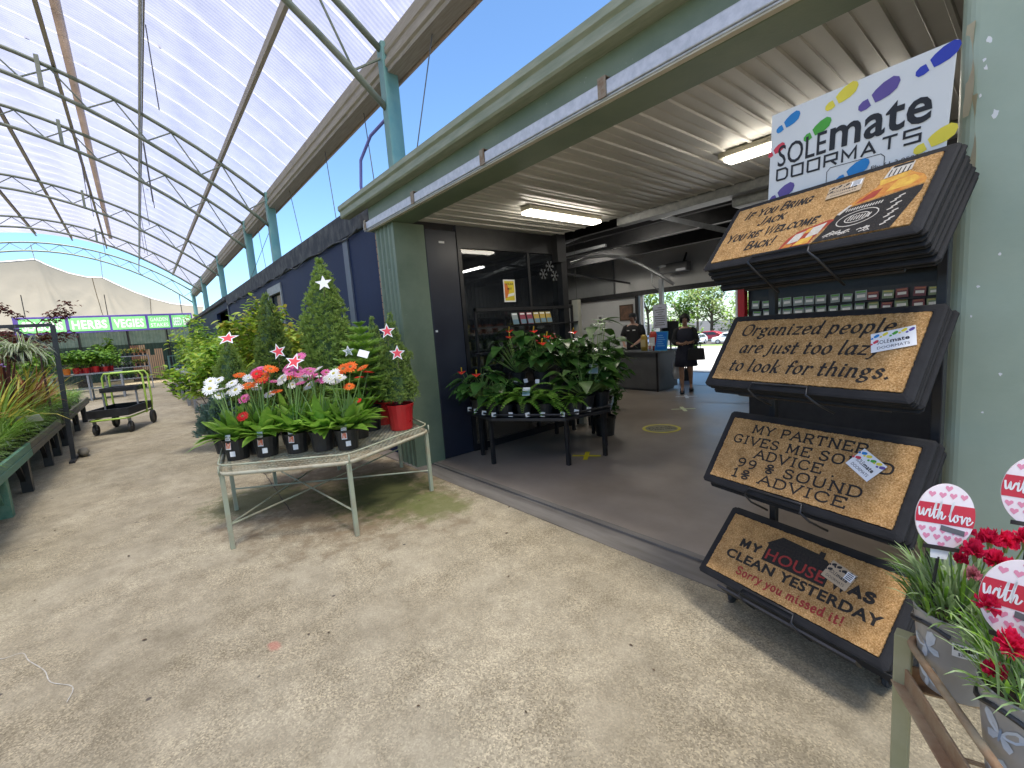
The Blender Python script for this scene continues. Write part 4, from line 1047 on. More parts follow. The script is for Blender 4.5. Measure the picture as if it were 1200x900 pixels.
def conifer(label, loc, h, r, seed, mat, potm='pot_black', pr=.12, ph=.22, n=1500, tuft=.045, name="spruce_tree", power=.85, base=.06):
    rr = rnd(seed); t = thing(name, label, "potted conifer", loc); add_pot(t, pr, ph, potm)
    m = MB(); m.tube([(0,0,ph*.85),(0,0,ph+h*.9)], [.018,.005], 6); m.build("trunk", BARK, t)
    m = MB(); z0 = ph*.95 + base; seg = 16; vs = []
    prof = [(z0 + (h-(z0-ph))*i/8, .56*r*(1-i/8)**power + .004) for i in range(9)]
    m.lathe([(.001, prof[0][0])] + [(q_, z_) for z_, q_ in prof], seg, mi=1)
    bumps = [(rr.uniform(0, 6.28), rr.uniform(0,1), rr.uniform(.1,.42)) for _ in range(34)]
    for i in range(n):
        f = 1 - math.sqrt(rr.random()*.985 + .015) if rr.random() < .75 else rr.random()
        f = min(.985, f); az = rr.uniform(0, 6.283); br = 0
        for (ba, bf, bs) in bumps:
            da = (az-ba+math.pi) % (2*math.pi) - math.pi; br += bs*math.exp(-(da*da)/.12 - (f-bf)**2/.004)
        rad = r*(1-f)**power*(rr.uniform(.62,1.0) + br*.75 - .16) + .006
        z = z0 + (h-(z0-ph))*f; p = Vector((rad*math.cos(az), rad*math.sin(az), z + rr.uniform(-.02,.02)))
        d = dirv(az, rr.uniform(.05,.7)); T = tuft*rr.uniform(.7,1.25)*(1 - .35*f)
        for k in range(7):
            dd = (d + Vector((rr.uniform(-.9,.9), rr.uniform(-.9,.9), rr.uniform(-.5,.9)))).normalized(); s = dd.orthogonal().normalized()*T*.10
            q0 = p - d*T*.3; m.add([q0-s*.6, q0+s*.6, q0+dd*T*.6+s, q0+dd*T*.6-s, q0+dd*T], [(0,1,2,3),(3,2,4)], 0)
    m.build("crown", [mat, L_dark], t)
    return t
def fir(label, loc, h, r, seed, mat=None, potm='pot_black'):
    rr = rnd(seed); t = thing("fir_tree", label, "potted conifer", loc); add_pot(t, .13, .26, potm); mat = mat or L_fir
    m = MB(); m.tube([(0,0,.2),(0,0,.26+h)], [.014,.005], 6); m.build("trunk", BARK, t); m = MB()
    tiers_ = 10
    for k in range(tiers_):
        f = k/(tiers_-1); z = .33 + (h-.07)*f; nb = 10 - int(4*f)
        for b in range(nb):
            az = 2*math.pi*b/nb + k*.7 + rr.uniform(-.2,.2); L_ = (r*(1-f)**.8 + .06)*rr.uniform(.85,1.1); el = .15 + .5*f
            stems = [(az, el, L_, Vector((0,0,z)))]
            for sgn in (-1, 1):
                for q_ in (.35,.6): stems.append((az+sgn*.75, el, L_*.5, Vector((0,0,z)) + dirv(az, el)*L_*q_))
            for (a2, e2, l2, o) in stems:
                dd = dirv(a2, e2); nn = max(6, int(l2/.010))
                m.tube([o, o+dd*l2], .003, 4, 1)
                for i in range(nn):
                    tpos = o + dd*l2*(i/nn) - Zv*(.12*l2*(i/nn)**2)
                    for sg in (-1, 1):
                        nd = (dd*.55 + dd.cross(Zv).normalized()*sg + Zv*rr.uniform(.1,.6)).normalized(); w_ = dd*.0042; Ln = .036*rr.uniform(.8,1.2)
                        m.add([tpos-w_, tpos+w_, tpos+nd*Ln+w_*.5, tpos+nd*Ln-w_*.5], [(0,1,2,3)], 0)
    m.build("crown", [mat, STEM], t); return t
def shrub_mb(h, r, seed, n, L_, W_, mats_n=2, base=.2, stems=9):
    rr = rnd(seed); m = MB(); s_ = MB()
    tips = []
    for i in range(stems):
        az = rr.uniform(0, 6.28); q_ = r*rr.random()**.6; tip = Vector((q_*math.cos(az), q_*math.sin(az), base + (h-base)*rr.uniform(.55,1.0)*(1-.3*(q_/r)**2)))
        mid = Vector((tip.x*.4, tip.y*.4, base + (tip.z-base)*.5)); s_.tube([(tip.x*.1, tip.y*.1, base*.6), mid, tip], [.008,.006,.003], 5); tips.append((mid, tip))
    for i in range(n):
        mid, tip = rr.choice(tips); t = rr.uniform(.0,1.05); c = mid.lerp(tip, t); az = rr.uniform(0, 6.28); sp = r*.34*(1.1-.5*t)
        p = c + Vector((rr.gauss(0,sp*.5), rr.gauss(0,sp*.5), rr.gauss(0,.05)))
        leaf(m, p, dirv(az, rr.uniform(-.3,.8)), L_*rr.uniform(.7,1.25), W_*rr.uniform(.8,1.2), rr.uniform(.1,.5), .15, rr.choice((0,)*3+(1,)) if mats_n > 1 else 0, roll=rr.uniform(-.6,.6))
    return m, s_
def shrub(name, label, loc, h, r, seed, n, L_, W_, mats, cat="shrub", pot=(.14,.2), group=None, potm='pot_black', stems=9):
    t = thing(name, label, cat, loc, 0, group); add_pot(t, pot[0], pot[1], potm)
    m, s_ = shrub_mb(h, r, seed, n, L_, W_, len(mats), pot[1], stems)
    s_.build("stem", BARK, t); m.build("foliage", mats, t); return t
def tuft(name, label, loc, seed, n, L_, W_, mats, el=(.6,1.4), curve=(.8,1.8), pot=(.09,.13), cat="grass plant", group=None, potm='pot_black', stripe=None, tagz=None, flower=None, rotz=0, scale=None):
    rr = rnd(seed); t = thing(name, label, cat, loc, rotz, group, scale); add_pot(t, pot[0], pot[1], potm, None); m = MB()
    for i in range(n):
        az = rr.uniform(0, 6.28); q_ = pot[0]*.6*rr.random()
        blade(m, (q_*math.cos(az+1), q_*math.sin(az+1), pot[1]*.9), az, rr.uniform(*el), L_*rr.uniform(.6,1.1), W_*rr.uniform(.8,1.2), rr.uniform(*curve), rr.randrange(len(mats) - (1 if stripe else 0)), 6, (len(mats)-1) if stripe else None)
    m.build("foliage", mats, t)
    if tagz: add_tag(t, .02, pot[0]*1.12, tagz, .045, .085, R(8), .3, [M['white_card'], M['white_card'], TAGTXT])
    if flower:
        for (dx, dy, h, r) in flower[1]:
            f = MB(); f.tube([(dx*.2,dy*.2,.1),(dx*.6,dy*.6,h*.6),(dx,dy,h)], .004, 5, 0)
            for k in range(16): leaf(f, (dx,dy,h), dirv(rr.uniform(0,6.28), rr.uniform(-.2,1.3)), r, r*.3, .2, .1, 1)
            f.build("flower", [STEM, flower[0]], t)
    return t

# ================================================================ curved mesh table with Christmas trees and gerberas
POLY = [(-4.15,.36),(-3.56,1.18),(-4.0,2.15),(-5.07,2.33),(-5.66,1.75),(-5.72,1.02),(-5.16,.53)]
tbl = thing("mesh_table", "weathered pale green steel table with mesh top beside the entrance", "display table", (0,0,0))
def rail(mb, pts, r, z, closed=True):
    out = []; N = len(pts)
    for i in range(N):
        p = Vector(pts[i]); a = Vector(pts[i-1]); b = Vector(pts[(i+1) % N]); k = .09
        for t in (0,.25,.5,.75,1):
            p0 = p + (a-p).normalized()*k; p1 = p + (b-p).normalized()*k
            q_ = p0*(1-t)**2 + p*2*t*(1-t) + p1*t*t; out.append((q_.x, q_.y, z))
    mb.tube(out, r, 6, closed=closed)
w = MB(); rail(w, POLY, .017, .628); w.build("table_rim", M['table_steel'], tbl, smooth=True)
w = MB(); rail(w, POLY, .008, .70)
for p in POLY: w.tube([(p[0]*.995+.0, p[1], .62),(p[0]*.995, p[1], .70)], .007, 5)
w.build("guard_rail", M['table_leg'], tbl, smooth=True)
# expanded-metal deck: diamond strands clipped to the outline
def inside(x, y, P):
    c = False
    for i in range(len(P)):
        (x1, y1), (x2, y2) = P[i-1], P[i]
        if (y1 > y) != (y2 > y) and x < (x2-x1)*(y-y1)/(y2-y1) + x1: c = not c
    return c
w = MB(); step = .042; ang = R(32)
cen = (-4.6, 1.35)
for sg in (-1, 1):
    d = Vector((math.cos(R(55)+sg*ang), math.sin(R(55)+sg*ang))); nn = Vector((-d.y, d.x))
    for k in range(-42, 43):
        o = Vector(cen) + nn*(k*step); ins = [i for i in range(-150, 151) if inside(o.x + d.x*i*.01, o.y + d.y*i*.01, POLY)]
        if len(ins) > 3:
            a = o + d*(ins[0]*.01); b = o + d*(ins[-1]*.01); w.bar((a.x,a.y,.634+.002*sg),(b.x,b.y,.634+.002*sg),.0065,.003)
w.build("mesh_deck", M['table_steel'], tbl)
for p in POLY:
    c = Vector((-4.65,1.35)); d = (c - Vector(p)).normalized()*.02; w = MB(); w.bar((p[0]+d.x,p[1]+d.y,0),(p[0]+d.x,p[1]+d.y,.62),.034,.034); w.build("leg", M['table_leg'], tbl, bevel=.003)
for a, b in ((0,3),(1,5),(2,6),(0,4)):
    w = MB(); w.tube([(*POLY[a],.22 if a != 0 else .20),(*POLY[b],.22 if b != 3 else .24)], .008, 6); w.build("cross_brace", M['table_leg'], tbl)
TZ = .642
T3 = [
 ("gerbera with all-white flowers at the table corner nearest the aisle bench", (-4.55,.56), 1, [(-.02,-.10,.50,P_white,.055),(.06,-.06,.49,P_white,.05),(.10,.03,.48,P_white,.055),(-.09,-.05,.44,P_white,.04)], -.75),
 ("gerbera with mostly orange and red flowers, second pot from the aisle corner", (-4.43,.77), 2, [(.02,-.06,.50,P_orange,.055),(.07,.02,.55,P_orange,.055),(.10,.07,.60,P_orange,.05),(-.02,.03,.53,P_red,.045),(.02,-.12,.30,P_red,.04)], -.6),
 ("gerbera with pink and white flowers, third pot along the front rail", (-4.31,.99), 3, [(-.05,.02,.60,P_pink,.05),(.04,.06,.56,P_pink,.05),(.0,.09,.66,P_pink,.05),(.06,.12,.46,P_white,.05),(-.04,.13,.52,P_white,.055)], -.6),
 ("gerbera with mixed white and orange blooms set apart at the table bend", (-4.0,1.34), 4, [(-.03,-.06,.50,P_white,.05),(.0,.03,.56,P_orange,.055),(.03,.07,.57,P_orange,.05),(.07,.03,.44,P_orange,.04),(.12,.12,.56,P_orange,.042),(.06,-.02,.5,P_white,.045)], -.55),
 ("gerbera with orange and pink blooms in the second row behind the white one", (-4.72,.80), 5, [(-.08,-.08,.56,P_orange,.045),(.0,.02,.58,P_pink,.05),(.1,.05,.6,P_pink,.05)], None),
 ("gerbera with white and pink blooms in the second row before the tallest spruce", (-4.55,1.08), 6, [(.06,.02,.64,P_white,.05),(.1,.16,.5,P_white,.055),(-.08,.05,.58,P_pink,.045)], None),
 ("leafy gerbera with few white flowers behind the pot at the table bend", (-4.25,1.28), 7, [(.02,.1,.5,P_white,.05)], None),
 ("leafy gerbera with small dark red flowers low beside the trees", (-4.35,1.58), 8, [(.1,-.02,.3,P_red,.03)], None)]
T3 += [("gerbera with only pink blooms squeezed in before the pot at the bend", (-4.16,1.17), 9, [(-.03,.0,.52,P_pink,.045),(.05,.05,.5,P_pink,.045)], None),
 ("leafy gerbera with few orange blooms in the third row by the slim spruce", (-4.75,1.06), 10, [(.0,.05,.52,P_orange,.045)], None),
 ("gerbera with white blooms wedged behind the first two front pots", (-4.62,.74), 12, [(.0,.0,.54,P_white,.045),(.06,.05,.5,P_white,.045)], None)]
for (lab, xy, sd_, fl, tg) in T3: gerbera(lab, (*xy, TZ), sd_, fl, 0, tg, 1.28)
tree = conifer("tallest dense green spruce wearing a white star", (-5.23,1.68,TZ), 1.69, .50, 21, L_spruce, pr=.15, ph=.2, n=3400, tuft=.06, power=.72)
conifer("slim mid-height spruce between the tallest spruce and the short round conifer", (-5.36,1.12,TZ), 1.32, .33, 22, L_spruce, pr=.13, ph=.2, n=1900, tuft=.058, power=.7)
conifer("short round conifer topped by a red star at the table end", (-5.14,.68,TZ), .84, .30, 23, L_spruce, pr=.12, ph=.2, n=1100, tuft=.05, power=.7)
conifer("small spruce in red pot with two red stars, closest to the column", (-4.34,2.03,TZ), .95, .27, 24, L_spruce, 'pot_red', .145, .27, n=1200, tuft=.042)
conifer("small spruce in a red pot partly hidden behind the bright fir", (-4.80,2.03,TZ), .95, .25, 25, L_spruce, 'pot_red', .14, .26, n=900, tuft=.042)
fir("bright green fir in a black pot carrying a blank white tag", (-4.60,1.80,TZ), .84, .40, 26)
conifer("low blue grey conifer spreading behind the white gerberas", (-4.95,.52,TZ), .40, .25, 27, L_blue, pr=.1, ph=.15, n=700, tuft=.05, power=.5)
STAR_RED = flat("star_red", "e0474e", .35); STAR_GREY = flat("star_silver", "8d9496", .4)
def star(label, P, facing, r, mat, roll=0, stick=.12, edge=None):
    t = thing("star_decoration", label, "star decoration", P)
    d = Vector(facing).normalized(); t.rotation_euler = d.to_track_quat('Z', 'Y').to_euler()
    def pts(R_, ri): return [((R_ if i % 2 == 0 else ri)*math.cos(math.pi/2+i*math.pi/5+roll), (R_ if i % 2 == 0 else ri)*math.sin(math.pi/2+i*math.pi/5+roll)) for i in range(10)]
    m = MB(); m.prism(pts(r, r*.42), -.002, .002); m.build("star_back", M['white_card'], t)
    if mat: 
        m = MB(); m.sheet(pts(r*.72, r*.3), .0026); m.build("star_face", mat, t)
    m = MB(); m.tube([(0,-r*.3,-.004),(0,-r*.3-stick,-.006)], .002, 5); m.build("pick", BARK, t)
for (lab, P, fc, r, mt, ro) in (("plain white star near the top of the tallest spruce", (-4.87,1.58,2.22), (.85,-.5,.3), .088, None, .1),
    ("red star with white edge tipped flat on the short round conifer", (-4.90,.66,1.71), (.6,-.3,.75), .095, STAR_RED, .0),
    ("red star with white edge standing upright left of its overlapping twin", (-4.42,.965,1.555), (.8,-.6,.15), .075, STAR_RED, .25),
    ("red star with white edge overlapping the stars among the pink gerberas", (-4.27,1.05,1.455), (.7,-.5,.5), .088, STAR_RED, -.2),
    ("upper red star on the small spruce beside the column", (-4.16,1.90,1.67), (.85,-.5,.15), .08, STAR_RED, .02),
    ("lower red star on the small spruce in the red pot", (-4.03,1.92,1.45), (.85,-.5,.1), .078, STAR_RED, -.05),
    ("silver grey star between the tallest spruce and the bright fir", (-4.50,1.62,1.50), (.85,-.5,.2), .06, STAR_GREY, .1)): star(lab, P, fc, r, mt, ro)
t = thing("blank_tag", "blank white card clipped high on the bright green fir", "plant tag", (-4.22,1.66,1.47)); t.rotation_euler = (R(62), R(18), R(50))
w = MB(); w.box((-.05,-.036,-.001),(.05,.036,.001)); w.build("card", M['white_card'], t); w = MB(); w.tube([(0,-.03,0),(.0,-.03,-.12)], .002, 5); w.build("clip", M['wire'], t)

# ---- shrubs along the navy wall
for (lab, P, h, r, sd_, n_, mats) in (
    ("feathery yellow green shrub behind the red star conifer", (-8.6,.9,.35), 1.75, .75, 31, 2600, [L_yel, L_lime]),
    ("bright shrub reaching up to the small window of the navy wall", (-7.95,1.5,.35), 2.12, .62, 32, 2600, [L_yel, L_gold]),
    ("yellow tinged shrub just behind the tallest spruce by the navy wall", (-7.1,1.9,.35), 1.70, .60, 33, 2000, [L_yel, L_gold]),
    ("fresh green shrub between the wall window and the wall opening", (-9.4,1.5,.35), 1.9, .8, 34, 2300, [L_lime, L_yel]),
    ("tall green shrub standing below the dark wall opening", (-12.0,1.3,.35), 2.1, .85, 35, 2400, [L_yel, L_lime]),
    ("mid green shrub at the near end of the grey plant bench", (-14.6,1.5,.9), 1.5, .6, 36, 1100, [L_lime, L_mid])):
    shrub("garden_shrub", lab, P, h, r, sd_, n_, .11, .026, mats, group=None)
lb = thing("low_bench", "low dark bench under the shrubs along the navy wall", "plant bench", (-10.2,1.7,0))
w = MB(); w.box((-4.2,-.7,.29),(4.0,.75,.345)); w.build("bench_top", M['bench_wood'], lb)
for x in (-4.0,-2,0,2,3.8):
    for y in (-.6,.65): w = MB(); w.box((x-.04,y-.04,0),(x+.04,y+.04,.29)); w.build("leg", M['bench_wood'], lb)
# ---- grey bench further along
gb = thing("grey_bench", "grey slatted plant bench along the navy wall far down the aisle", "plant bench", (-18,1.6,0))
w = MB()
for k in range(7): w.box((-3.6,-.62+.19*k,1.0),(3.6,-.62+.19*k+.13,1.04))
w.box((-3.6,-.66,.9),(3.6,-.62,1.06)); w.box((3.6,-.66,.9),(3.64,.66,1.06)); w.build("bench_top", M['dull_galv'], gb)
for x in (-3.4,-1.2,1.2,3.5):
    for y in (-.6,.6): w = MB(); w.box((x-.04,y-.04,0),(x+.04,y+.04,.9)); w.build("leg", M['dull_galv'], gb)
base_sh = None; r_ = rnd(8)
for k in range(9):
    P = (-15.2-.72*k, 1.35 + .5*(k % 2), 1.04); lab = "leafy green pot plant crowded on the grey slatted bench down the aisle"
    if base_sh is None: base_sh = shrub("bench_plant", lab, P, .95, .42, 41, 420, .10, .03, [L_lime, L_mid], "pot plant", (.11,.17), "pot plants on the grey bench")
    else: copy_tree(base_sh, lab, P, r_.uniform(0,6), "pot plants on the grey bench", r_.uniform(.75,1.25))
tb = thing("plant_tub", "wide black tub on the ground at the grey bench's far leg", "tub", (-22.0,1.1,0))
m = MB(); m.lathe([(.001,0),(.26,0),(.35,.4),(.37,.4),(.37,.43),(.34,.43),(.31,.12),(.001,.11)], 20); m.build("tub_body", M['pot_black'], tb)

# ================================================================ long green bench on the other side
gbn = thing("long_bench", "long timber plant bench with a green painted front board", "plant bench", (0,0,0))
for (x0, x1, mm, nm) in ((-8.25,-4.0,'bench_green',"green_front_board"), (-11.2,-8.27,'bench_wood',"front_board"), (-16.8,-11.22,'bench_wood',"front_board")):
    w = MB(); w.box((x0,-1.235,.455),(x1,-1.195,.535)); w.box((x0,-1.24,.54),(x1,-1.20,.62)); w.build(nm, M[mm], gbn, bevel=.004)
w = MB()
for k in range(9): w.box((-16.8,-1.25-.155*(k+1)+.0,.475),(-4.0,-1.25-.155*k-.02,.505))
w.build("bench_slats", M['bench_wood'], gbn)
for x in (-5.2,-7.05,-8.25,-10.0,-10.95,-12.1,-14.3,-16.2):
    for y in (-1.30,-2.5):
        w = MB(); w.box((x-.055,y-.05,0),(x+.055,y+.05,.45)); w.bar((x,y-.02,.12),(x+.28,y-.02,.45),.05,.05)
        w.build("leg", M['bench_green'] if x > -7.5 else M['black_steel'], gbn)
BZ = .506; r_ = rnd(77)
G1, G2, G3 = "low grass pots along the front board", "taller grasses mid bench", "bronze and golden strap plants at the bench back"
p1 = tuft("liriope_plant", "low green grass-leaved pot just behind the long bench's front board", (-6.3,-1.42,BZ), 51, 150, .50, .007, [L_grass, L_lime], tagz=.13, group=G1)
p2 = tuft("sedge_plant", "low pale blue green sedge pot behind the long bench's front board", (-6.75,-1.44,BZ), 52, 150, .46, .006, [L_grey, L_grass], tagz=.13, group="pale sedges along the front board")
xs = [-4.6,-5.05,-5.5,-5.9,-7.2,-7.62,-8.05,-8.5,-8.95,-9.4,-9.85,-10.3,-10.8,-11.3,-11.8,-12.4,-13.0,-13.6,-14.3,-15,-15.7,-16.3]
for i, x in enumerate(xs):
    s = r_.random() < .65
    copy_tree(p1 if s else p2, None, (x, -1.42 - r_.uniform(0,.06), BZ), r_.uniform(-.5,.5), None, r_.uniform(.85,1.2))
p3 = tuft("reed_plant", "mid-height green ornamental grass in the middle row of the long bench", (-5.4,-1.82,BZ), 53, 170, .85, .009, [L_grass, L_lime, L_gold], group=G2, curve=(.5,1.5), pot=(.11,.16))
p4 = tuft("lavender_plant", "upright grey green lavender with mauve flowers on the long bench", (-6.2,-1.85,BZ), 54, 170, .62, .006, [L_grey, L_grass], el=(1.0,1.5), curve=(.1,.5), group="lavenders in the middle row", flower=(P_mauve, [(.05,.02,.62,.045),(-.1,.08,.58,.04),(.12,-.05,.56,.04)]))
for x in (-5.8,-7.0,-8.6,-9.8,-11.0,-11.7,-12.6,-13.4,-14.2,-15.2): copy_tree(p3, None, (x,-1.84-r_.uniform(0,.1),BZ), r_.uniform(0,6), None, r_.uniform(.85,1.25))
for x in (-6.6,-7.8,-9.2,-10.4): copy_tree(p4, None, (x,-1.86,BZ), r_.uniform(0,6), None, r_.uniform(.9,1.15))
p5 = tuft("phormium_plant", "arching bronze and gold strap-leaved plant just past the hanging rack pole", (-10.7,-1.62,BZ), 55, 95, 1.15, .02, [L_bronze, L_gold], el=(.7,1.45), curve=(.3,1.4), pot=(.13,.2), cat="strap plant")
p6 = tuft("phormium_plant", "dark purple upright strap plant with mauve flower stalks at the bench back", (-9.7,-1.6,BZ), 56, 34, 1.15, .026, [L_purple, L_bronze], el=(1.1,1.5), curve=(.05,.4), pot=(.13,.2), cat="strap plant", flower=(P_mauve, [(.22,.1,1.10,.07),(-.15,.05,1.0,.06)]))
p7 = tuft("phormium_plant", "golden yellow arching strap plant at the front, before the purple one", (-9.1,-1.62,BZ), 57, 95, 1.05, .017, [L_gold, L_grass], el=(.6,1.45), curve=(.4,1.4), pot=(.13,.2), cat="strap plant")
for (src, x, y, s, lab) in ((p5,-7.9,-1.9,1.0,"bronze strap plant at the very near back corner of the long bench"), (p5,-9.9,-2.1,1.1,"bronze strap plant behind the purple one near the hanging rack"), (p5,-12.0,-1.6,.95,"bronze strap plant two pots beyond the hanging rack pole"), (p7,-8.7,-2.1,1.05,"golden strap plant in the back row before the purple one"), (p7,-13.2,-1.7,.9,"golden strap plant opposite the lime green trolley")): copy_tree(src, lab, (x,y,BZ), r_.uniform(0,6), None, s)
p8 = shrub("crinum_lily", "big pale strap-leaved lily at the bench behind the hanging rack", (-12.2,-1.75,BZ), .75, .2, 58, 14, .62, .05, [L_lime, L_grey], "lily", (.13,.2), stems=5)
copy_tree(p8, "second big strap-leaved lily, further along near the trolley", (-13.8,-1.7,BZ), 2, None, .9)
t = thing("tag_card", "open white plant tag card standing in the grasses of the long bench", "plant tag", (-9.1,-1.33,.90), R(75))
w = MB(); w.T = Matrix.Rotation(R(-50), 4, 'X'); w.box((-.16,-.0,-.001),(-.004,.13,.001)); w.box((.004,0,-.001),(.16,.13,.001)); w.build("card", M['white_card'], t)
w = MB(); w.T = Matrix.Rotation(R(-50), 4, 'X'); w.box((.03,.03,.0012),(.13,.1,.0016)); w.box((-.14,.03,.0012),(-.03,.045,.0016)); w.build("card_print", TAGTXT, t); w = MB(); w.tube([(0,0,0),(0,.02,-.25)], .004, 5); w.build("card_stake", M['black_steel'], t)
# hanging rack with spider plants
hr = thing("hanging_rack", "black steel hanging rack with a braced top bar at the long bench", "plant rack", (-10.1,-1.03,0))
w = MB(); w.bar((0,0,0),(0,.06,2.2),.06,.06); w.bar((0,.06,2.2),(0,-2.6,2.2),.05,.05); w.bar((0,.04,1.82),(0,-.42,2.19),.035,.035); w.build("rack_frame", M['black_steel'], hr)
w = MB(); w.box((-.28,-.035,0),(.28,.035,.035)); w.build("rack_foot", M['black_steel'], hr)
w = MB(); w.tube([(-10.55,-.96,.06),(-10.4,-.93,.07),(-10.25,-.9,.06)], [.05,.08,.05], 8); so = w.build("sandbag", M['bench_wood'], smooth=True); tag(so, "small brown sandbag weighing down the hanging rack's foot", "sandbag")
hp = None
for k, (x, y) in enumerate(((-10.0,-1.36),(-10.0,-1.75),(-10.1,-2.2),(-10.1,-2.7))):
    if hp is None:
        hp = tuft("spider_plant", "striped spider plant hanging from the black rack over the long bench", (x,y,1.66), 61, 150, .58, .013, [L_grass, L_cream], el=(.2,1.3), curve=(1.4,2.6), pot=(.13,.15), cat="hanging plant", group="spider plants on the hanging rack", stripe=True)
        w = MB()
        for a in (0,2.09,4.19): w.tube([(.125*math.cos(a),.125*math.sin(a),.15),(0,0,.55)], .003, 4)
        w.build("hanger", M['wire'], hp)
    else: copy_tree(hp, None, (x,y,1.62 - .03*(k % 2)), k*1.3, None, 1.0+.06*k)
# red maple in the bench
mp = thing("maple_tree", "small dark red leaved maple rising above the hanging rack", "maple tree", (-11.2,-1.3,BZ), 0, None, 1.16); add_pot(mp, .16, .24)
r_ = rnd(66); w = MB(); w.tube([(0,0,.2),(.02,0,.9),(0,.02,1.5)], [.018,.013,.008], 6); tips = []
for k in range(11):
    az = r_.uniform(0,6.28); z = r_.uniform(1.0,1.55); L_ = r_.uniform(.3,.6); tip = Vector((0,0,z)) + dirv(az, r_.uniform(.1,.7))*L_; w.tube([(0,.01,z),Vector((0,.01,z)).lerp(tip,.5)+Vector((0,0,.03)),tip], [.007,.004,.002], 5); tips.append((Vector((0,0,z)),tip))
w.build("trunk", BARK, mp); w = MB()
for k in range(800):
    a, b = r_.choice(tips); p = a.lerp(b, r_.uniform(.35,1.05)) + Vector((r_.gauss(0,.04),r_.gauss(0,.04),r_.gauss(0,.035))); az = r_.uniform(0,6.28)
    for q_ in (-.7,0,.7): leaf(w, p, dirv(az+q_, r_.uniform(-.5,.1)), .055 if q_ == 0 else .04, .011, .3, .1, 0)
w.build("crown", [L_maple], mp)

t = MB(); r_ = rnd(12)
for k in range(70):
    X = -29.5 + .78*r_.randrange(14, 43) + r_.uniform(-.03,.1); y = r_.uniform(-6, 2.6); z = top_z(y) + .21
    leaf(t, (X,y,z), Vector((r_.uniform(-.3,.3), 1, -.126*(y+3.23))), r_.uniform(.05,.13), r_.uniform(.014,.03), .05, .1)
lt = t.build("leaf_litter", pm("dead_leaf", (.10,.05,.025), (.05,.03,.02), 20, .8), can); lt["kind"] = "stuff"
# ================================================================ lime trolley
tr_ = thing("garden_trolley", "lime green two tier shopping trolley with black trays", "trolley", (-13.3,-.44,0), R(-17.8))
def tray(nm, x0, x1, y0, y1, z, hgt):
    w = MB(); w.box((x0,y0,z),(x1,y1,z+.015)); t_ = .02
    w.box((x0,y0,z+.015),(x1,y0+t_,z+hgt)); w.box((x0,y1-t_,z+.015),(x1,y1,z+hgt)); w.box((x0,y0+t_,z+.015),(x0+t_,y1-t_,z+hgt)); w.box((x1-t_,y0+t_,z+.015),(x1,y1-t_,z+hgt)); w.build(nm, M['dark_plastic'], tr_, bevel=.006)
tray("lower_tray", -.62,.72,-.36,.36,.38,.17); tray("upper_tray", -.60,.02,-.34,.34,.86,.10)
w = MB()
for x in (-.64,-.30):
    w.tube([(x,-.34,.30),(x,-.37,.6),(x,-.37,1.18),(x+.02,-.32,1.27),(x+.02,.32,1.27),(x,.37,1.18),(x,.37,.6),(x,.34,.30)], .02, 8)
w.tube([(-.64,-.33,.33),(.66,-.33,.33),(.70,-.28,.33),(.70,.28,.33),(.66,.33,.33),(-.64,.33,.33)], .02, 8); w.build("trolley_frame", M['lime'], tr_, smooth=True)
for y in (-.3,.3): w = MB(); w.bar((-.02,y,.4),(-.02,y,.86),.03,.03); w.build("tray_strut", M['dull_galv'], tr_)
for (x, y, r) in ((.55,-.30,.12),(.55,.30,.12),(-.58,-.36,.16),(-.58,.36,.16)):
    w = MB(); w.T = Matrix.Translation((x,y,r)) @ Matrix.Rotation(R(90), 4, 'X'); w.lathe([(r*.55,-.02),(r*.95,-.025),(r,-.012),(r,.012),(r*.95,.025),(r*.55,.02)], 20); wh = w.build("wheel", M['wheel_rub'], tr_, smooth=True)
    w = MB(); w.T = Matrix.Translation((x,y,r)) @ Matrix.Rotation(R(90), 4, 'X'); w.lathe([(.001,-.012),(r*.56,-.014),(r*.56,.014),(.001,.012)], 16); w.build("rim", M['dark_plastic'], wh)
    if x > 0: w = MB(); w.bar((x,y,r),(x+.03,y,.33),.06,.02); w.build("fork", M['dull_galv'], tr_)

# ================================================================ far displays
rt = thing("metal_bench", "grey metal bench carrying the red pots by the timber stakes", "plant bench", (-25,-1.6,0))
w = MB(); w.box((-.7,-1.1,1.04),(.7,1.0,1.1)); w.box((-.6,-1.0,.45),(.6,.9,.48)); w.build("bench_top", M['dull_galv'], rt)
for x in (-.65,.65):
    for y in (-1.05,-.05,.95): w = MB(); w.box((x-.03,y-.03,0),(x+.03,y+.03,1.04)); w.build("leg", M['dull_galv'], rt)
rp = None; r_ = rnd(31)
for k in range(8):
    P = (-24.5 - .3*(k % 2), -1.95 + .145*k, 1.1); lab = "leafy pot plant in a bright red pot on the far metal bench"; grp = "red pots on the metal bench"
    if rp is None: rp = shrub("red_pot_plant", lab, P, 1.0, .42, 71, 260, .15, .05, [L_lime, L_mid], "pot plant", (.11,.24), grp, 'pot_red')
    else: copy_tree(rp, lab, P, k*1.1, grp, r_.uniform(.85,1.15))
shrub("orange_pot_plant", "leafy plant in the only orange pot of the far metal bench", (-24.3,-2.2,1.1), .9, .38, 72, 240, .14, .045, [L_lime, L_mid], "pot plant", (.12,.24), None, 'pot_orange')
sh = thing("tiered_shelf", "grey tiered steel shelf of seedlings in front of the fence", "shelf", (-29,-.4,0))
w = MB()
for z in (.55,1.10,1.64): w.box((-.3,-.95,z),(.3,.8,z+.04))
w.build("shelf_boards", M['dull_galv'], sh)
for y in (-.93,.78):
    for x in (-.28,.28): w = MB(); w.box((x-.02,y-.02,0),(x+.02,y+.02,1.68)); w.build("post", M['dull_galv'], sh)
sp = {}
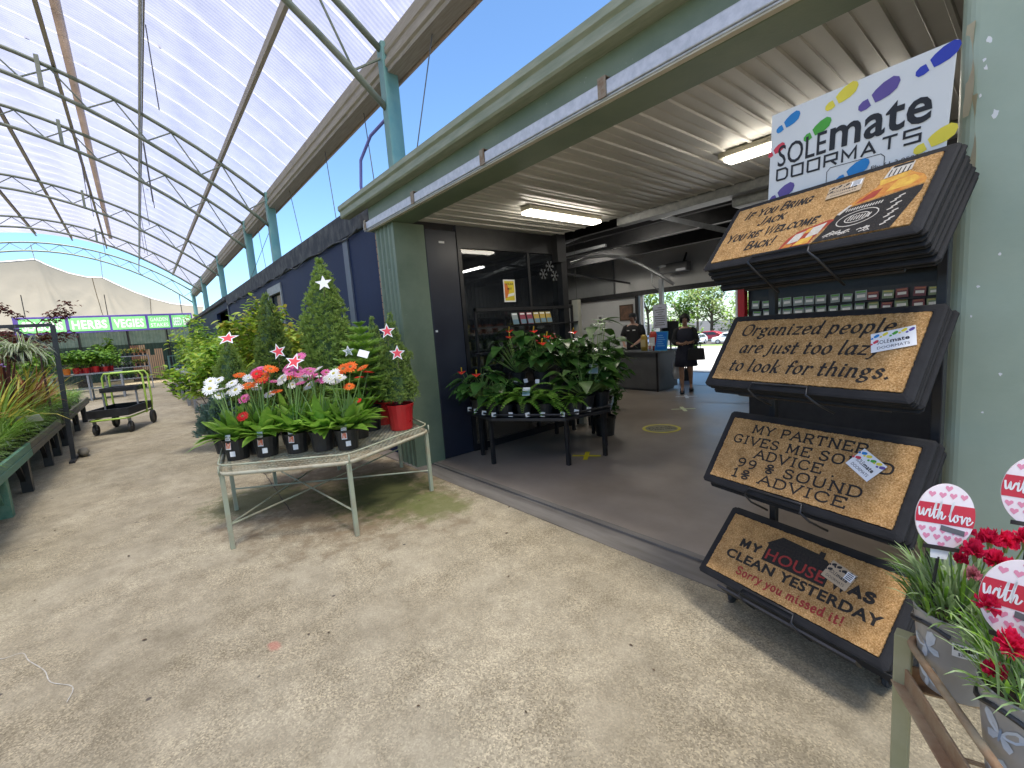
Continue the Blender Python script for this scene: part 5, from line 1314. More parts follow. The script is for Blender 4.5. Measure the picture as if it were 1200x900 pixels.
for (z, kinds) in ((1.14,"ggwgy"),(1.68,"ggyyo"),(.59,"ggggg")):
    for k in range(10):
        kd = kinds[k*len(kinds)//10]; P = (-28.78 - .2*(k % 2), -1.26 + .17*k, z)
        lab, grp = {'g': ("small green seedling in black pot on the grey tiered shelf","green seedlings"), 'y': ("yellow flowering seedling on the grey tiered shelf","yellow seedlings"), 'w': ("white flowering seedling on the grey tiered shelf","white seedlings"), 'o': ("orange flowering seedling at the top of the grey tiered shelf","orange seedlings")}[kd]
        if kd not in sp: sp[kd] = shrub("seedling", lab, P, .34, .13, 81+len(sp), 90, .06, .022, [L_mid, {'g':L_lime,'y':P_yellow,'w':P_white,'o':P_orange}[kd]], "seedling", (.06,.1), grp, stems=5)
        else: copy_tree(sp[kd], lab, P, k*.8, grp)
# timber stakes
rk = thing("timber_rack", "dark steel rack holding upright garden stakes against the fence", "rack", (-38.6,.6,0))
w = MB(); w.box((-.02,-1.0,1.2),(.02,1.1,1.26)); w.box((-.3,-1.0,.05),(.5,1.1,.1)); w.bar((0,-1,0),(0,-1,1.3),.06,.06); w.bar((0,1.1,0),(0,1.1,1.3),.06,.06); w.build("rack_frame", M['black_steel'], rk)
r_ = rnd(91); ps = {}
for k in range(15):
    red = k < 4; y = -.3 + 1.55*k/14; h = 2.25 if k < 7 else (1.95 if k not in (9,10) else 1.55); P = (-38.35, y, .1)
    key = red
    if key not in ps:
        w = MB(); w.bar((0,0,0),(-.18,0,1.0),.085,.05); ps[key] = w.build("garden_stake", M['red_timber'] if red else M['timber'])
        o = ps[key]; o.location = P
    else: o = ps[key].copy(); COL.objects.link(o); o.location = P
    o.scale = (1, 1.0, h)
    tag(o, "red brown timber stake leaning upright in the far rack" if red else "pale sawn timber stake leaning upright in the far rack", "garden stake", "red brown stakes" if red else "pale stakes")
gt = thing("wire_stand", "teal wire stand next to the timber stakes", "stand", (-37.6,1.95,0))
w = MB()
for z in (.1,.8,1.5): w.tube([(-.3,-.45,z),(.3,-.45,z),(.3,.45,z),(-.3,.45,z)], .025, 6, closed=True)
for (x, y) in ((-.3,-.45),(.3,-.45),(.3,.45),(-.3,.45)): w.bar((x,y,0),(x,y,1.5),.05,.05)
for k in range(6): w.bar((.3,-.4+.16*k,.1),(.3,-.4+.16*k,1.5),.02,.02)
w.build("stand_frame", M['teal'], gt)
# more greenery further back, each a tree or bush of its own
for (lab, P, h, r, sd_) in (("tall leafy bush behind the red pot bench", (-27.5,-3.2,.2), 2.9, .9, 95), ("dense leafy bush between the red pots and the tiered shelf", (-31.5,-2.3,.2), 2.4, .8, 96), ("dark leafy bush beyond the spider plants", (-22,-3.6,.2), 2.6, 1.0, 97), ("green bush at the foot of the pale fence sheeting", (-36.5,-1.4,.2), 2.6, .8, 98)):
    shrub("leafy_bush", lab, P, h, r, sd_, 900, .2, .065, [L_lime, L_mid], "bush", (.3,.35))
# ================================================================ rusty bench and carnations at the front
fb = thing("rusty_bench", "rusty steel plant bench holding carnation buckets by the doormat rack", "plant bench", (0,0,0))
A0 = Vector((-.19,1.36,0)); D0 = Vector((.16,-.285,0)).normalized(); D1 = Vector((.94,.33,0)).normalized()
P0 = A0; P1 = A0 + D0*1.15; P2 = A0 + D1*.9; P3 = P2 + D0*1.15
w = MB()
def rpt(a, b, z, k): return [Vector((*(a + (b-a)*i/k).xy, z)) for i in range(k+1)]
w.tube([(P2.x,P2.y,.775)] + [(P0.x + D1.x*.05*(1-t)**2*1 + D0.x*.05*t*t, P0.y + D1.y*.05*(1-t)**2 + D0.y*.05*t*t, .775) for t in (0,.25,.5,.75,1)] + [(P1.x,P1.y,.775)], .0085, 8)
w.build("guard_rail", M['rust'], fb, smooth=True)
w = MB(); w.bar((P0.x,P0.y,.672),(P1.x,P1.y,.672),.006,.05); w.bar((P0.x,P0.y,.648),(P1.x,P1.y,.648),.05,.006); w.bar((P0.x,P0.y,.672),(P2.x,P2.y,.672),.006,.05); w.bar((P0.x,P0.y,.648),(P2.x,P2.y,.648),.05,.006); w.bar((P2.x,P2.y,.672),(P3.x,P3.y,.672),.006,.05)
w.build("angle_frame", M['rust'], fb, bevel=.002)
w = MB()
for k in range(1, 15):
    a = P0 + D1*(.06*k); b = a + D0*1.14; w.tube([(a.x,a.y,.684),(b.x,b.y,.684)], .003, 5)
for k in range(1, 5):
    a = P0 + D0*(.24*k); b = a + D1*.89; w.tube([(a.x,a.y,.679),(b.x,b.y,.679)], .0045, 5)
w.build("wire_deck", M['rust'], fb)
for P in (P0, P2, P1, P3):
    w = MB(); w.bar((P.x,P.y,0),(P.x,P.y,.78 if P is P0 else .67),.034,.034); w.build("leg", M['olive_leg'], fb, bevel=.003)
M['bucket'] = pm("grey_printed_bucket", (.30,.29,.265), (.4,.385,.36), 5, .35)
BUT = pm("pale_butterfly_print", (.55,.58,.6), (.4,.46,.52), 16, .4); BUTB = pm("blue_butterfly_print", (.25,.32,.42), None, 20, .4)
def bucket_r(z): return .078 + .024*(z/.2)
def carnation(label, loc, seed, rotz, flowers, butterflies, sticker=None, extra=260):
    rr = rnd(seed); t = thing("carnation_pot", label, "potted carnation", loc, rotz, None, (.76,.76,.95))
    m = MB(); m.lathe([(.001,0),(.076,0),(.078,.003),(.101,.196),(.103,.2),(.1,.203),(.097,.198),(.094,.17)], 40, mi=0); m.lathe([(.0945,.172),(.001,.176)], 24, mi=1)
    b = m.build("bucket", [M['bucket'], M['soil']], t, smooth=True)
    m = MB()
    def on(a, z, off=.0012): r_ = bucket_r(z) + off; return (r_*math.cos(a), r_*math.sin(a), z)
    def patch(pts, a0, z0, sc, mi, off):
        """print wrapped round the bucket"""
        vs = [on(a0, z0, off)] + [on(a0 + x*sc/.09, z0 + y*sc, off) for x, y in pts]
        m.add(vs, [(0, i+1, (i+1) % len(pts) + 1) for i in range(len(pts))], mi)
    wing = [(.0,.0),(.16,.36),(.42,.62),(.66,.6),(.72,.36),(.5,.1),(.2,-.02)]; low = [(.0,.0),(.3,-.04),(.5,-.22),(.42,-.46),(.2,-.4),(.05,-.16)]
    for (a0, z0, sc, rot) in butterflies:
        m = MB()
        for sgn in (-1, 1):
            for shp, mi in ((wing, 0), (low, 0)):
                pts = []
                for x, y in shp:
                    x2, y2 = x*sgn, y; pts.append((x2*math.cos(rot)-y2*math.sin(rot), x2*math.sin(rot)+y2*math.cos(rot)))
                patch([(sum(p[0] for p in pts)/len(pts)*0 + p[0], p[1]) for p in pts], a0, z0, sc, mi, .0012 + (.0002 if shp is low else 0))
        pts = [(-.04,-.3),(.04,-.3),(.05,.2),(0,.3),(-.05,.2)]; patch([(x*math.cos(rot)-y*math.sin(rot), x*math.sin(rot)+y*math.cos(rot)) for x, y in pts], a0, z0, sc, 1, .0018); m.build("butterfly_print", [BUT, BUTB], b)
    if sticker:
        m = MB(); a0, z0, ww, hh = sticker; m.T = None
        vs = []; K = 6
        for i in range(K+1):
            a = a0 + (i/K-.5)*ww/.1; vs += [on(a, z0, .0015), on(a, z0+hh, .0015)]
        m.add(vs, [(2*i,2*i+2,2*i+3,2*i+1) for i in range(K)], 0)
        rs = rnd(6)
        for i in range(22):
            a = a0 + ((i+.5)/22-.5)*ww*.84/.1; da = .0011/.1*rs.choice((.5,1,1.6)); m.add([on(a-da,z0+hh*.50,.0019),on(a+da,z0+hh*.50,.0019),on(a+da,z0+hh*.86,.0019),on(a-da,z0+hh*.86,.0019)], [(0,1,2,3)], 1)
        bm_ = MB(); bfont(bm_, "$28.95", -.5, .5, 0, 1)
        m.add([on(a0 + v[0]*ww*.5/.1, z0+hh*.14+v[1]*hh*.24, .0019) for v in bm_.v], bm_.f, 1)
        m.build("price_sticker", [M['white_card'], INK], b)
    m = MB(); m.tube([(.1*math.cos(a),.1*math.sin(a),.165+.012*math.cos(3*a)) for a in [R(150)+i*R(13) for i in range(10)]], .006, 6); m.build("bucket_handle", M['dark_plastic'], t)
    m = MB()
    for i in range(extra):
        az = rr.uniform(0, 6.283); q_ = .07*math.sqrt(rr.random()); base = Vector((q_*math.cos(az), q_*math.sin(az), .17)); el = rr.uniform(.55,1.5); L_ = rr.uniform(.05,.125)
        up = base + Vector((math.cos(az)*.03, math.sin(az)*.03, rr.uniform(0,.09)))
        blade(m, up, az + rr.uniform(-.6,.6), el, L_, rr.uniform(.0030,.0052), rr.uniform(.2,1.3), rr.choice((0,0,1)), 5)
    m.build("foliage", [L_grey, L_lime], t)
    for (dx, dy, h, r, mt) in flowers:
        m = MB(); m.tube([(dx*.3,dy*.3,.16),(dx*.7,dy*.7,h*.6+.05),(dx,dy,h-.02)], .0022, 6, 0); m.tube([(dx,dy,h-.028),(dx,dy,h-.004)], [.004,.008], 8, 0)
        if r > .012:
            for k in range(70):
                a = rr.uniform(0, 6.28); el = rr.uniform(-.15,1.5); d = dirv(a, el); s = d.cross(Zv).normalized(); L2 = r*rr.uniform(.6,1.05); ww = r*.27
                c0 = Vector((dx,dy,h-.006)); n_ = 5; vs = [c0]
                for j in range(n_):
                    u = (j/(n_-1)-.5)*2; vs.append(c0 + d*L2*(1 - .12*abs(u)) + s*ww*u + Zv*rr.uniform(-.0075,.0075))
                m.add(vs, [(0,j+1,j+2) for j in range(n_-1)], 1)
        else: m.sphere((dx,dy,h), r, 8, 6, 0, (.8,.8,1.7))
        m.build("flower" if r > .012 else "bud", [STEM, mt], t)
    return t
DK = .687
pA = Vector((-.098,1.35,DK+.012)); 
carnation("red carnation in a grey butterfly bucket with price sticker, beside the doormat rack", pA, 5, 0,
    [(-.005,.03,.40,.034,P_carn),(.055,.02,.39,.034,P_carn),(.03,-.04,.375,.032,P_carn),(.085,.045,.385,.032,P_carn),(.0,-.02,.34,.02,P_carn),(.06,-.05,.31,.02,P_cpink),(.07,-.03,.36,.03,P_carn),(.10,.0,.335,.032,P_carn),(.09,-.07,.30,.03,P_carn),(.03,-.07,.33,.022,P_cpink),(.12,.05,.40,.03,P_carn),(-.03,.05,.39,.028,P_carn),(-.09,.0,.36,.008,STEM),(-.075,.03,.35,.007,STEM)],
    [(R(232),.115,.055,.5),(R(232),.03,.045,.4)], (R(285),.125,.055,.034), 420)
pB = Vector((.022,1.165,DK))
carnation("red carnation in a grey bucket at the picture's edge with a low single bloom", pB, 6, 0,
    [(-.045,-.03,.29,.038,P_carn),(.03,.03,.38,.036,P_carn),(.05,-.02,.36,.034,P_carn),(-.005,.06,.36,.032,P_carn),(-.03,.05,.31,.018,P_cpink),(-.02,.0,.33,.007,STEM),(-.09,.02,.34,.03,P_carn),(-.07,-.06,.24,.026,P_carn),(.0,.09,.39,.03,P_carn),(-.05,.09,.31,.024,P_cpink)],
    [(R(235),.12,.055,-.2),(R(230),.03,.045,.5)], None, 320)
pC = Vector((.10,1.47,DK))
carnation("red carnation standing behind the two butterfly buckets", pC, 7, .6,
    [(-.03,-.02,.41,.035,P_carn),(.02,.0,.42,.034,P_carn),(.05,.03,.40,.034,P_carn),(-.06,.02,.39,.032,P_carn),(-.05,-.05,.36,.034,P_cpink)], [], None, 260)
HEART = flat("pink_heart_print", "e58fa8", .4); BAND = flat("red_band_print", "c8233f", .4); PALE = flat("pale_pink_card", "f3e6e6", .4)
SCR = {'w': [(.02,.55),(.12,.05),(.28,.08),(.4,.5),(.44,.1),(.58,.06),(.74,.5),(.86,.44)], 'i': [(0,.4),(.1,.55),(.1,.08),(.22,.04),(.36,.3)], 't': [(0,.3),(.18,1.15),(.12,.1),(.26,.02),(.42,.3)], 'h': [(0,.3),(.2,1.35),(.06,.0),(.24,.5),(.36,.4),(.34,.08),(.5,.04),(.66,.3)],
       'l': [(0,.3),(.26,1.3),(.14,1.2),(.08,.2),(.22,.0),(.4,.3)], 'o': [(.1,.5),(0,.2),(.16,0),(.34,.2),(.22,.5),(.34,.45),(.52,.5)], 'v': [(0,.45),(.12,.5),(.2,.02),(.42,.5),(.56,.46)], 'e': [(0,.2),(.26,.34),(.16,.54),(.02,.3),(.1,.0),(.34,.08),(.5,.3)]}
def love_pick(label, P, facing, rx, rz, roll, stick):
    t = thing("love_pick", label, "gift pick", P); d = Vector(facing).normalized(); t.rotation_euler = (d.to_track_quat('Z','Y').to_matrix() @ Matrix.Rotation(roll, 3, 'Z')).to_euler()
    def oval(s): return [(rx*s*math.cos(i*math.pi/24), rz*s*math.sin(i*math.pi/24)) for i in range(48)]
    m = MB(); m.prism(oval(1), -.0015, .0015); m.build("card", PALE, t, bevel=0)
    m = MB(); r_ = rnd(3)
    for gy in range(-4, 5):
        for gx in range(-3, 4):
            x = (gx + .5*(gy % 2))*rx*.36; y = gy*rz*.215
            if (x/rx)**2 + (y/rz)**2 > .80 or abs(y - rz*.06) < rz*.40: continue
            h = rx*.135; m.sheet([(x,y-h),(x+h*.95,y+h*.1),(x+h*.8,y+h*.75),(x+h*.35,y+h*.8),(x,y+h*.42),(x-h*.35,y+h*.8),(x-h*.8,y+h*.75),(x-h*.95,y+h*.1)], .0019, 0)
    y0, y1 = -rz*.24, rz*.38
    band = [(rx*math.cos(a), rz*math.sin(a)) for a in [math.asin(y0/rz) + (math.asin(y1/rz)-math.asin(y0/rz))*i/8 for i in range(9)]]
    m.sheet(band + [(-x, y) for x, y in band[::-1]], .0021, 1)
    x = -rx*.93; sc = rz*.42; kx = 1.86*rx/(.86+.36+.42+.66+.3+.4+.52+.56+.5)
    for ch in "with love":
        if ch == ' ': x += .3*kx; continue
        p = catmull([(x + a*kx, -rz*.10 + b*sc + (.10*(x+a*kx)*-1)) for a, b in SCR[ch]], False, 5); stroke(m, p, rx*.034, z=.0024, mi=2, thin=.45)
        if ch == 'i': m.sheet([(x+.14*kx+dx, -rz*.10+.8*sc+dy) for dx, dy in ((-.001,0),(0,-.001),(.001,0),(0,.001))], .0026, 2)
        if ch == 't': stroke(m, [(x-.02*kx, rz*.16),(x+.46*kx, rz*.2)], rx*.02, z=.0025, mi=2)
        x += {'w':.86,'i':.36,'t':.42,'h':.66,'l':.4,'o':.52,'v':.56,'e':.5}[ch]*kx
    m.sheet([(-.1*rx,-rz*.42),(.72*rx,-rz*.52),(.72*rx,-rz*.36),(-.1*rx,-rz*.26)], .0023, 3)
    m.build("card_print", [HEART, BAND, M['white_card'], M['charcoal']], t)
    m = MB(); m.sheet([(-.28*rx,-rz*1.3),(.28*rx,-rz*1.3),(.34*rx,-rz*.93),(-.34*rx,-rz*.93)], .0005); m.build("card_clip", M['white_card'], t)
    m = MB(); m.tube([(0,-rz*1.25,-.002),(0,-rz-stick,-.004)], .0035, 6); m.box((-rx*.6,-rz*1.02,.002),(rx*.62,-rz*.9,.004)); m.build("pick_stem", M['dark_plastic'], t)
love_pick("with love oval pick in the carnation next to the doormat rack", (-.125,1.325,1.115), (.55,-.80,.1), .054, .074, R(-8), .12)
love_pick("with love oval pick standing highest against the green column", (.005,1.455,1.165), (.35,-.9,.1), .056, .078, R(-6), .2)
love_pick("with love oval pick lowest at the picture's edge above the single red bloom", (-.005,1.19,1.03), (.2,-.95,.1), .055, .078, R(-6), .14)
# ================================================================ inside the entrance
# ---- lights that are switched on
LAMP = emis("lit_diffuser", (1.0,.93,.80), 8.0); TUBE = emis("lit_tube", (1.0,.95,.86), 20.0)
for (lab, x0, x1, y0, y1, z) in (("lit fluorescent batten in the middle of the porch ceiling", -3.86,-3.70,3.50,4.75,2.86), ("lit fluorescent batten partly hidden by the white header sign", -1.86,-.6,3.98,4.12,2.86)):
    t = thing("ceiling_light", lab, "ceiling light", ((x0+x1)/2,(y0+y1)/2,z)); a, b = (x1-x0)/2, (y1-y0)/2
    w = MB(); w.box((-a,-b,.035),(a,b,.088)); w.build("housing", M['cream'], t, bevel=.012)
    w = MB(); w.box((-a*.92,-b*.985,0),(a*.92,b*.985,.034)); w.build("diffuser", LAMP, t, bevel=.012)
for (lab, P) in (("small lit batten under the dark roof behind the porch ceiling", (-6.0,7.6,3.5)), ("lit batten over the counter end of the shed roof", (-8.6,9.6,3.5)), ("lit batten above the packet display", (-1.5,8.0,3.5)), ("lit batten over the wall shelving", (-10.4,7.4,3.3)), ("lit batten towards the plain side wall of the shed", (3.0,8.0,3.5))):
  t = thing("ceiling_light", lab, "ceiling light", P)
  w = MB(); w.box((-.6,-.06,.035),(.6,.06,.08)); w.tube([(-.5,0,.08),(-.5,0,.3)], .01, 5); w.tube([(.5,0,.08),(.5,0,.3)], .01, 5); w.build("housing", M['cream'], t); w = MB(); w.box((-.58,-.05,0),(.58,.05,.034)); w.build("diffuser", TUBE, t)

# ---- black plant table
IP = [(-4.70,3.10),(-4.05,3.00),(-3.30,3.44),(-3.20,4.10),(-3.55,4.62),(-4.70,4.75)]
it = thing("plant_table", "black steel plant table crowded with house plants inside the entrance", "display table", (0,0,0))
w = MB(); w.prism(IP, .565, .60); w.build("table_top", M['black_steel'], it, bevel=.006)
w = MB(); rail(w, IP, .012, .64)
w.build("guard_rail", M['black_steel'], it)
for p in ((-4.20,3.10),(-3.44,3.60),(-3.34,4.14),(-4.62,3.25),(-3.62,4.5),(-4.6,4.6)):
    w = MB(); w.box((p[0]-.022,p[1]-.022,0),(p[0]+.022,p[1]+.022,.565)); w.build("leg", M['black_steel'], it, bevel=.003)
w = MB(); w.box((-4.65,3.65,.60),(-3.6,4.5,.86)); w.build("upper_tier", M['black_steel'], it, bevel=.006)

def anthurium(label, loc, seed, n, flowers, h=.5, sc=1.0, mats=None):
    rr = rnd(seed); sc = sc*1.25; n = int(n*1.25); t = thing("anthurium_plant", label, "house plant", loc, 0, None, sc); add_pot(t, .085, .14); m = MB()
    for i in range(n):
        az = rr.uniform(0, 6.283); q_ = .04 + .2*math.sqrt(rr.random()); z = .14 + (h-.1)*rr.uniform(.35,1)*(1-.5*(q_/.26)**2); p = Vector((q_*math.cos(az), q_*math.sin(az), z))
        m.tube([(0,0,.12), p*.5 + Vector((0,0,.06)), p], .003, 4, 1)
        leaf(m, p, dirv(az+rr.uniform(-.6,.6), rr.uniform(-.4,.35)), rr.uniform(.13,.2), rr.uniform(.05,.075), rr.uniform(.2,.5), .2, 0, HW)
    m.build("foliage", [mats or L_gloss, STEM], t, smooth=True)
    for (dx, dy, z) in flowers:
        m = MB(); m.tube([(0,0,.13),(dx*.6,dy*.6,z*.6),(dx,dy,z)], .003, 5, 0); leaf(m, (dx,dy,z), Vector((.75,-.55,-.15)), .085, .042, .1, .12, 1, HW); m.tube([(dx,dy,z+.004),(dx+.03,dy-.02,z+.04)], .005, 6, 2)
        m.build("flower", [STEM, P_anth, P_yellow], t)
    return t
def fern(label, loc, seed, n, L_, group=None, mat=None):
    rr = rnd(seed); t = thing("fern_plant", label, "fern", loc, 0, group, 1.2); add_pot(t, .08, .12); m = MB()
    for i in range(n):
        az = rr.uniform(0, 6.283); el = rr.uniform(.55,1.4); l = L_*rr.uniform(.65,1.1); e = el; q_ = Vector((0,0,.11)); K = 15
        for k in range(K):
            t_ = k/K; d = dirv(az, e); q2_ = q_ + d*(l/K); w_ = l*.2*(1-t_)**.7*min(1, .35+t_*4); s = d.cross(Zv).normalized()
            for sg in (-1, 1): leaf(m, q_, (s*sg + d*.55 + Zv*rr.uniform(-.1,.1)), w_, l/K*.55, .15, .1, 0, ((0,.5),(.5,1),(1,.1)))
            e -= .13; q_ = q2_
    m.build("foliage", [mat or L_fern], t); return t
FR = [("red anthurium at the front corner of the black table by the sliding door", (-4.48,3.16,.60), 1, 30, [(-.12,-.1,.42),(.1,-.08,.40)], .42),
      ("small glossy leaved plant next to the corner anthurium", (-4.25,3.20,.60), 2, 26, [], .36)]
for a in FR: anthurium(*a)
for a in (("bright green fern on the front edge of the black table above its corner leg", (-4.02,3.20,.60), 3, 20, .36), ("taller feathery fern at the front middle of the black table", (-3.84,3.33,.60), 4, 22, .42), ("third fern from the door, beside the square tagged pots", (-3.62,3.46,.60), 5, 20, .38)): fern(*a)
for a in (("tall red flowered anthurium at the back of the tier against the dark glass", (-4.45,3.80,.86), 11, 44, [(.02,-.1,.52),(-.1,.0,.58)], .58), ("broad anthurium with scarlet blooms in the middle of the tier", (-4.12,3.92,.86), 12, 46, [(.15,-.12,.44),(.1,.0,.5),(.02,-.1,.56)], .56), ("green leafed anthurium beside the cream post", (-3.85,4.12,.86), 13, 40, [(.0,.1,.52)], .5)): anthurium(*a)
anthurium("round leaved peperomia with pale undersides at the far corner of the black table", (-3.42,3.92,.60), 14, 40, [], .52, 1.0, L_mid)
anthurium("dark heart leaved plant drooping over the corner leg of the black table", (-3.45,4.25,.60), 15, 38, [], .6, 1.0)
anthurium("leafy philodendron at the table end facing the counter", (-3.62,4.40,.60), 16, 44, [], .75, 1.1, L_mid)
fern("pale lime fern in a tagged pot at the outer corner of the black table", (-3.36,3.66,.60), 17, 22, .22, None, L_lime)
shrub("shrub_plant", "bushy dark green plant on the floor between black table and counter", (-3.98,4.95,0), .8, .28, 18, 600, .09, .028, [L_mid, L_gloss], "house plant", (.16,.28))
shrub("shrub_plant", "second leafy floor plant nearest the counter front", (-5.2,6.6,0), .8, .25, 19, 500, .10, .03, [L_gloss, L_mid], "house plant", (.16,.28))
t = thing("elephant_ear", "large dark paddle leaved plant rising above the table by the cream post", "house plant", (-4.35,5.1,.75)); add_pot(t, .12, .2); m = MB(); r_ = rnd(4)
for (az, el, z, L_) in ((-.5,.25,.75,.62),(.4,.05,.5,.5),(2.3,.2,.6,.5),(-1.4,-.1,.55,.45),(1.3,.4,.8,.4)):
    p = Vector((.12*math.cos(az),.12*math.sin(az),z)); m.tube([(0,0,.18),p*.6,p], .008, 5, 1); leaf(m, p, dirv(az, el), L_, .13, .3, .12, 0, HW)
m.build("foliage", [L_gloss, STEM], t, smooth=True)
t = thing("plant_stand", "dark square stand holding the large paddle leaved plant", "plant stand", (-4.35,5.1,0)); w = MB(); w.box((-.22,-.22,.70),(.22,.22,.75)); w.build("stand_top", M['black_steel'], t)
for sx in (-.19,.19):
    for sy in (-.19,.19): w = MB(); w.box((sx-.02,sy-.02,0),(sx+.02,sy+.02,.70)); w.build("leg", M['black_steel'], t)
# plain white price tags on the rim of the table: stuck on pots
r_ = rnd(12); tg0 = None
for k, (x, y) in enumerate(((-4.60,3.085),(-4.42,3.055),(-4.22,3.025),(-4.02,3.02),(-3.84,3.12),(-3.66,3.225),(-3.52,3.31),(-3.33,3.43),(-3.285,3.6),(-3.26,3.78),(-3.9,3.62),(-4.3,3.62),(-4.1,3.62))):
    z = .62 if k < 10 else .93
    if tg0 is None:
        w = MB(); w.T = Matrix.Rotation(R(20), 4, 'Z'); w.box((-.026,-.001,0),(.026,.001,.05)); tg0 = w.build("price_tag", M['white_card']); o = tg0
    else: o = tg0.copy(); COL.objects.link(o)
    o.location = (x,y,z); o.rotation_euler = (R(r_.uniform(-12,12)), R(r_.uniform(-10,10)), R(r_.uniform(0,40)))
    tag(o, "small white price tag clipped along the edge of the black plant table" if k < 10 else "small white price tag on the front of the upper tier", "price tag", "price tags on the table edge" if k < 10 else "price tags on the tier")
for (lab, P, w_, h_, az) in (("glossy white plant tag standing among the middle ferns", (-3.76,3.30,.84), .09, .10, 30), ("large pale blue plant tag above the far table corner", (-3.35,4.0,1.02), .11, .12, 25), ("pale blue plant tag leaning in the first fern", (-4.08,3.15,.82), .05, .11, 20)):
    t = thing("plant_label", lab, "plant tag", P, R(az)); w = MB(); w.T = Matrix.Rotation(R(-30), 4, 'X'); w.box((-w_/2,-.001,0),(w_/2,.001,h_)); w.build("card", M['white_card'], t); w = MB(); w.T = Matrix.Rotation(R(-30), 4, 'X'); w.box((-w_*.45,-.0018,h_*.1),(w_*.45,-.001,h_*.6)); w.build("card_print", flat("pale_blue_print", "9fc0cc"), t); w = MB(); w.tube([(0,0,0),(0,-.03,-.16)], .003, 5); w.build("card_stake", M['dark_plastic'], t)

# ---- seed rack against the glass
sr = thing("seed_rack", "dark seed packet rack with a cream end post against the glass", "display rack", (-4.74,4.35,0))
w = MB()
for z in (1.30,1.63): w.box((-.04,-1.0,z),(.06,.95,z+.02))
w.box((-.05,-.95,0),(-.02,-.92,1.9)); w.box((-.05,.9,0),(-.02,.93,1.9)); w.box((-.05,-.95,1.86),(-.02,.93,1.9)); w.build("rack_frame", M['black_steel'], sr)
w = MB(); w.box((-.06,.96,0),(.06,1.03,1.98)); w.build("end_post", M['cream'], sr)
PK = [flat("packet_crimson", "8c2f45", .4), flat("packet_gold", "b89a3e", .4), flat("packet_pale", "8f9a98", .4), flat("packet_blue", "5d7d8e", .4), flat("packet_scarlet", "a83a34", .4)]
pk0 = None
def packet(P, mi, lab, grp, rz=R(90), w_=.10, h_=.16):
    o = thing("seed_packet", lab, "seed packet", P, rz, grp); key = (mi, w_)
    if key not in proto_mesh:
        w = MB(); w.T = Matrix.Rotation(R(-14), 4, 'X'); w.box((-w_/2,-.003,0),(w_/2,.003,h_)); a = w.build("packet_body", PK[mi], o, bevel=.001)
        w = MB(); w.T = Matrix.Rotation(R(-14), 4, 'X'); w.box((-w_/2+.002,-.0045,.004),(w_/2-.002,-.003,h_*.42), 0); w.box((-w_*.4,-.0045,h_*.82),(w_*.4,-.003,h_*.95), 1); b = w.build("packet_print", [PK[3], M['white_card']], o); proto_mesh[key] = (a.data, b.data)
    else:
        for nm, me in zip(("packet_body","packet_print"), proto_mesh[key]): q_ = bpy.data.objects.new(nm, me); COL.objects.link(q_); q_.parent = o
for k, (y, mi) in enumerate(((3.98,2),(4.12,0),(4.25,0),(4.38,1),(4.50,1),(4.62,1))): packet((-4.62,y,1.66), mi, {2:"pale seed packet at the start of the seed rack's top row", 0:"crimson seed packet in the top row of the seed rack", 1:"golden seed packet in the top row of the seed rack"}[mi], {0:"crimson packets",1:"golden packets"}.get(mi))
for y in (4.38,4.54,4.70): packet((-4.62,y,1.34), 4, "scarlet topped seed packet in the lower row of the seed rack", "scarlet packets")
for y in (5.0,5.1,5.2):
    pass
# ---- poster and snowflakes on the glass
t = thing("poster", "white edged yellow and orange poster stuck to the dark glass", "poster", (-4.862,4.10,1.98))
w = MB(); w.box((0,-.105,0),(.003,.105,.31)); w.build("poster_sheet", M['white_card'], t)
w = MB(); w.T = Matrix.Translation((.0036,-.105,0)) @ Matrix(((0,0,1,0),(1,0,0,0),(0,1,0,0),(0,0,0,1))); w.sheet([(.018,.02),(.192,.02),(.192,.29),(.018,.29)], 0, 0); w.sheet([(.018,.05),(.06,.06),(.1,.16),(.07,.24),(.018,.26)], .0004, 1); w.sheet([(.06,.07),(.18,.09),(.19,.13),(.08,.11)], .0005, 3)
bfont(w, "SOLAR", .04, .18, .235, .03, .02, z=.0006, mi=2); bfont(w, "MAT", .07, .15, .17, .03, .02, z=.0006, mi=2); w.build("poster_print", [flat("poster_yellow","d9c42e"), flat("poster_orange","d5722a"), INK, M['white_card']], t)
for k, (y, z) in enumerate(((4.78,2.38),(4.92,2.50),(5.02,2.36))):
    w = MB()
    for a in range(6):
        d = Vector((0, math.cos(a*R(60)), math.sin(a*R(60)))); w.bar((0,0,0), d*.085, .006, .004, up=(1,0,0))
        for sg in (-1, 1): d2 = Vector((0, math.cos(a*R(60)+sg*.7), math.sin(a*R(60)+sg*.7))); w.bar(d*.05, d*.05+d2*.03, .005, .003, up=(1,0,0))
    o = w.build("snowflake", M['dull_galv'], None, loc=(-4.855,y,z)); tag(o, ("lowest snowflake ornament nearest the poster", "highest of three snowflake ornaments on the dark glass", "snowflake ornament touching the porch post")[k], "ornament")
for k, z in enumerate((1.62,1.86)):
    t = thing("disc_sign", ("lower round white disc sign hanging beyond the cream post", "upper round white disc sign hanging beyond the cream post")[k], "hanging sign", (-6.1,6.9,z)); t.rotation_euler = (0,0,R(45))
    w = MB(); w.T = Matrix.Rotation(R(90), 4, 'X'); w.lathe([(.001,-.004),(.1,-.004),(.1,.004),(.001,.004)], 24); w.build("disc", M['white_card'], t)
    w = MB()
    for q_ in range(3): w.box((-.06,-.006,-.03+.03*q_),(.06,-.0045,-.018+.03*q_))
    w.build("disc_print", M['charcoal'], t)
    w = MB(); w.tube([(0,0,.1),(0,0,.14 if k == 0 else 1.6)], .004, 5); w.build("hanger", M['black_steel'], t)

